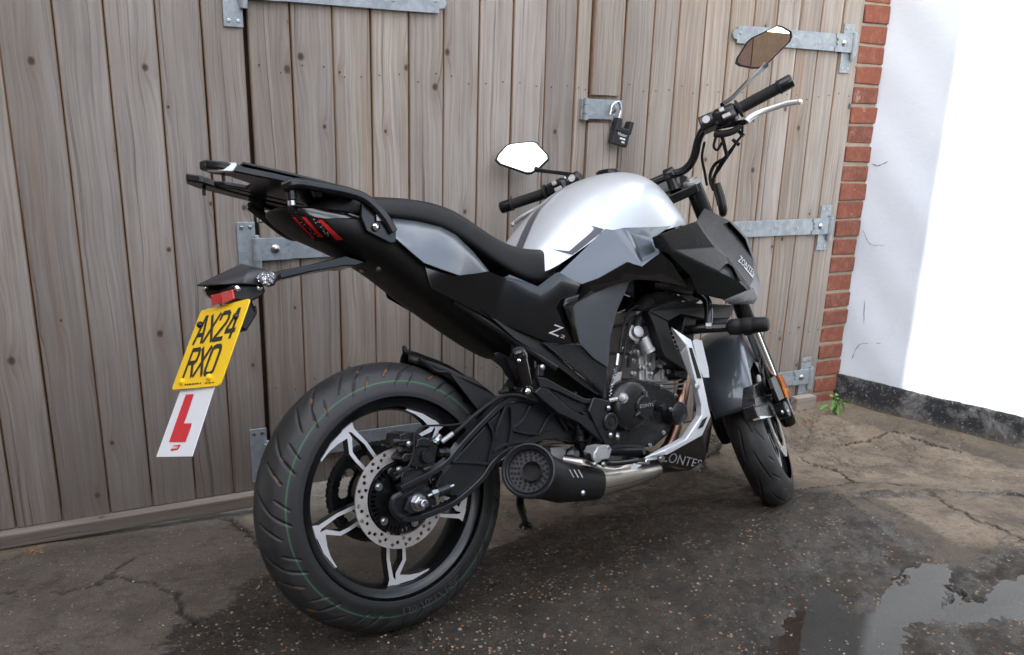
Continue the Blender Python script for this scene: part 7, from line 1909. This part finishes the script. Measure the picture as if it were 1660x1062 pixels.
# triple clamp, risers, clock
tc2 = empty_part('top_yoke', bike)
zc_ = 1.005
def yoke(zc, th, M):
    bm = BM(); o_ = [(-.128, .015), (-.118, .035), (-.085, .038), (-.05, .018), (0, .008), (.05, .018), (.085, .038), (.118, .035), (.128, .015), (.118, -.012), (.085, -.022), (.05, -.03), (0, -.04), (-.05, -.03), (-.085, -.022), (-.118, -.012)]
    c_ = SP0 + SA * (zc / math.cos(RAKE)); f_ = Vector((math.cos(RAKE), 0, math.sin(RAKE)))
    add_prism(bm, [c_ + f_ * (b + .02) + Vector((0, a, 0)) for a, b in o_], SA * th); return bm
spart('yoke_plate', yoke(1.0, .030, None), M_SATIN, tc2, bevel=.005, seg=3)
spart('yoke_plate', yoke(.80, .028, None), M_SATIN, tc2, bevel=.005, seg=3)
f_ = Vector((math.cos(RAKE), 0, math.sin(RAKE)))
for s in (-1, 1):
    ft_ = SP0 + SA * (1.0 / math.cos(RAKE)) + f_ * .036 + Vector((0, .106 * s, 0))
    bm = BM(); add_lathe(bm, ft_ + SA * .026, SA, [(0, .027), (.012, .027), (.015, .024)], 30); add_lathe(bm, ft_ + SA * .041, SA, [(0, .013), (.006, .012)], 6); spart('fork_cap', bm, M_CAST, tc2)
    rs = Vector((x_c, .055 * s, barR[-1].z)); bt = SP0 + SA * (1.03 / math.cos(RAKE)) + f_ * .012 + Vector((0, .055 * s, 0))
    bm = BM(); add_tube(bm, [bt, rs - Vector((0, 0, .006))], [.019, .017], 16, 1); spart('bar_riser', bm, M_SATIN, tc2)
    bm = BM(); add_lathe(bm, rs - Vector((0, .016, 0)), (0, 1, 0), [(0, .021), (.003, .023), (.029, .023), (.032, .021)], 20); spart('bar_clamp', bm, M_SATIN, tc2)
ck = empty_part('instrument_display', bike)
cx = Vector((1.075, 0, 1.075)); nn_ = Vector((-.75, 0, .66)); ux = Vector((.66, 0, .75))
bm = BM(); add_prism(bm, [cx + Vector((0, a, 0)) + ux * b for a, b in ((-.085, -.04), (.085, -.04), (.095, .01), (.07, .05), (-.07, .05), (-.095, .01))], -nn_ * .03); spart('display_case', bm, M_SATIN, ck, bevel=.005)
bm = BM(); add_prism(bm, [cx + nn_ * .0012 + Vector((0, a, 0)) + ux * b for a, b in ((-.07, -.03), (.07, -.03), (.07, .038), (-.07, .038))], -nn_ * .001); spart('display_face', bm, M_LCD, ck)
# fork legs
fk = empty_part('front_fork', bike)
lo_end = Vector((FC[0] - .0, 0, FC[2]))
for s in (-1, 1):
    base = SP0 + f_ * .036 + Vector((0, .106 * s, 0))
    def along(z): t = (z - base.z) / SA.z; return base + SA * t
    bm = BM(); add_lathe(bm, along(.57), SA, [(0, .0285), (.02, .030), (.03, .0275), ((1.045 - .57) / SA.z, .0265)], 28); spart('outer_tube', bm, M_SATIN, fk)
    bm = BM(); add_lathe(bm, along(.33), SA, [(0, .0205), (.30, .0205)], 24); spart('stanchion', bm, M_CHROME, fk)
    bm = BM(); add_lathe(bm, along(.25), SA, [(0, .022), (.03, .027), (.10, .027), (.13, .0235)], 24); spart('fork_bottom', bm, M_SATIN, fk)
    q = Vector((FC[0], .106 * s, FC[2])); bm = BM(); add_lathe(bm, q + Vector((0, -.02, 0)), (0, 1, 0), [(0, .022), (.04, .022)], 20); spart('axle_clamp', bm, M_SATIN, fk)
    c_ = along(.30); bm = BM(); g0 = along(.36) + Vector((.026, .012 * s, .0)); g1 = along(.60) + Vector((.03, .012 * s, 0))
    add_tube(bm, [g0, g0.lerp(g1, .5), g1], [.010, .013, .010], 10, 4); spart('stanchion_guard', bm, M_MATTE, fk)
# front caliper with its hose, amber reflector
fc_ = empty_part('front_caliper', bike)
def F8(X, Y, y): return SX(8, X, Y, 1, y)
yc = -.088
bm = BM(); add_prism(bm, [F8(X, Y, yc) for X, Y in ((480, 425), (545, 395), (580, 430), (612, 520), (618, 555), (560, 580), (500, 580), (478, 520))], Vector((.0, .035, 0))); spart('caliper_body', bm, M_ENG, fc_, bevel=.004)
bm = BM(); add_prism(bm, [F8(X, Y, yc - .004) for X, Y in ((483, 485), (545, 470), (550, 490), (548, 515), (490, 530))], Vector((0, .02, 0))); spart('caliper_cover', bm, M_SWING, fc_, bevel=.003)
for X, Y, r_ in ((568, 405, .009), (552, 482, .011), (565, 480, .007)):
    bm = BM(); add_lathe(bm, F8(X, Y, yc - .006), (-.3, -1, 0), [(0, r_), (.006, r_), (.008, r_ * .8), (.013, r_ * .75), (.014, r_ * .5)], 12); spart('caliper_bolt', bm, M_ZINC, fc_)
bm = BM(); add_prism(bm, [F8(X, Y, yc - .0) for X, Y in ((505, 575), (560, 565), (562, 578), (510, 588))], Vector((0, .02, 0))); spart('brake_pad', bm, M_ALU, fc_)
bm = BM(); add_tube(bm, [F8(455, 165, -.06), F8(480, 215, -.075), F8(515, 255, -.09), F8(518, 330, -.095), F8(522, 400, -.097), F8(548, 470, -.098)], .0055, 10, 6); spart('front_brake_hose', bm, M_RUB, fc_)
bm = BM(); add_tube(bm, [F8(440, 150, -.07), F8(470, 200, -.085), F8(505, 270, -.098), F8(505, 340, -.10), F8(530, 400, -.10)], .0025, 8, 6); spart('sensor_wire', bm, M_RUB, fc_)
ar = empty_part('side_reflector', bike)
bm = BM(); add_prism(bm, [F8(X, Y, -.142) for X, Y in ((598, 376), (612, 372), (640, 430), (655, 488), (642, 484), (622, 430))], Vector((.0, .008, 0))); spart('reflector_face', bm, M_AMB, ar, bevel=.0015)
bm = BM(); add_prism(bm, [F8(X, Y, -.132) for X, Y in ((560, 392), (600, 372), (640, 480), (600, 500), (575, 440))], Vector((0, .012, 0))); spart('reflector_bracket', bm, M_MATTE, ar, bevel=.002)
bm = BM(); add_lathe(bm, F8(635, 540, -.13), (-.15, -1, 0), [(-.03, .026), (0, .026), (.003, .023), (.003, .001)], 24); spart('axle_end', bm, M_MATTE, fk)
for X, Y in ((640, 552), (612, 556)):
    bm = BM(); add_bolt(bm, F8(X, Y, -.136), (-.15, -1, 0), .006, .005, False); spart('bolt', bm, M_ZINC, fk)
# front mudguard
mg = empty_part('front_mudguard', bike)
def arc(a, r, y): return Vector((FC[0] + r * math.cos(a), y, FC[2] + r * math.sin(a)))
rings = []
for i in range(25):
    a = rad(172 - 118 * i / 24); r = .318; t = i / 24
    wd = .066 + .010 * math.sin(math.pi * min(1, t * 1.2)); dp = .022 + .035 * math.exp(-((t - .38) / .18) ** 2)
    rings.append([arc(a, r + dr, y) for y, dr in ((-wd, -dp), (-wd * 1.01, -.008), (-wd * .90, .004), (-wd * .5, .010), (0, .0125), (wd * .5, .010), (wd * .90, .004), (wd * 1.01, -.008), (wd, -dp))])
bm = sheet(rings); o = spart('guard_shell', bm, M_GREYC, mg, subsurf=1); solid(o, .003)
for s in (-1, 1):
    V_ = [arc(rad(150), .30, s * .0725), arc(rad(112), .318, s * .076), arc(rad(88), .315, s * .08), arc(rad(95), .20, s * .088), arc(rad(112), .19, s * .088), arc(rad(130), .235, s * .082)]
    bm = BM(); add_prism(bm, V_, Vector((0, -.003 * s, 0))); spart('side_wing', bm, M_GREYC, mg, bevel=.002)
# cables and looms between bars and yoke
for pts, r_ in (([('b1', 405, 700, .97), ('b1', 392, 780, 1.01), ('b1', 408, 870, 1.06), ('b1', 418, 930, 1.09)], .0042), ([('b1', 500, 670, .96), ('b1', 515, 730, .98), ('b1', 520, 780, 1.02), ('b1', 460, 820, 1.07), ('b1', 435, 890, 1.09), ('b1', 455, 960, 1.10)], .0055),
                ([('b1', 610, 610, .95), ('b1', 605, 660, .97), ('b1', 570, 710, 1.0), ('b1', 500, 800, 1.05), ('b1', 450, 900, 1.09), ('b1', 470, 1000, 1.10)], .0035), ([('b1', 590, 680, .97), ('b1', 555, 740, 1.0), ('b1', 495, 830, 1.06), ('b1', 455, 910, 1.09), ('b1', 480, 1040, 1.1)], .0035),
                ([('b1', 470, 660, .95), ('b1', 455, 720, .96), ('b1', 475, 740, .97), ('b1', 500, 700, .96)], .004)):
    bm = BM(); add_tube(bm, [SX(k, X, Y, 0, x) for k, X, Y, x in pts], r_, 8, 6); spart('control_cable', bm, M_RUB)
for X, Y, x in ((575, 700, 1.0), (600, 650, .97)):
    bm = BM(); q = SX('b1', X, Y, 0, x); add_tube(bm, [q + Vector((0, .006, .012)), q - Vector((0, .006, .012))], .0055, 10, 1); spart('cable_adjuster', bm, M_SATIN)
bm = BM(); add_tube(bm, [SX('b1', 460, 650, 0, .935), SX('b1', 500, 655, 0, .935), SX('b1', 560, 640, 0, .935), SX('b1', 600, 610, 0, .935)], [.012, .011, .010, .008], 10, 5); spart('wire_loom', bm, M_RUB)
bm = BM(); add_tube(bm, [SX('b1', 470, 920, 0, 1.10), SX('b1', 490, 990, 0, 1.11), SX('b1', 505, 1062, 0, 1.12), SX(7, 500, 100, 0, 1.14)], [.012, .014, .014, .012], 10, 5); spart('headlamp_loom', bm, M_MATTE)
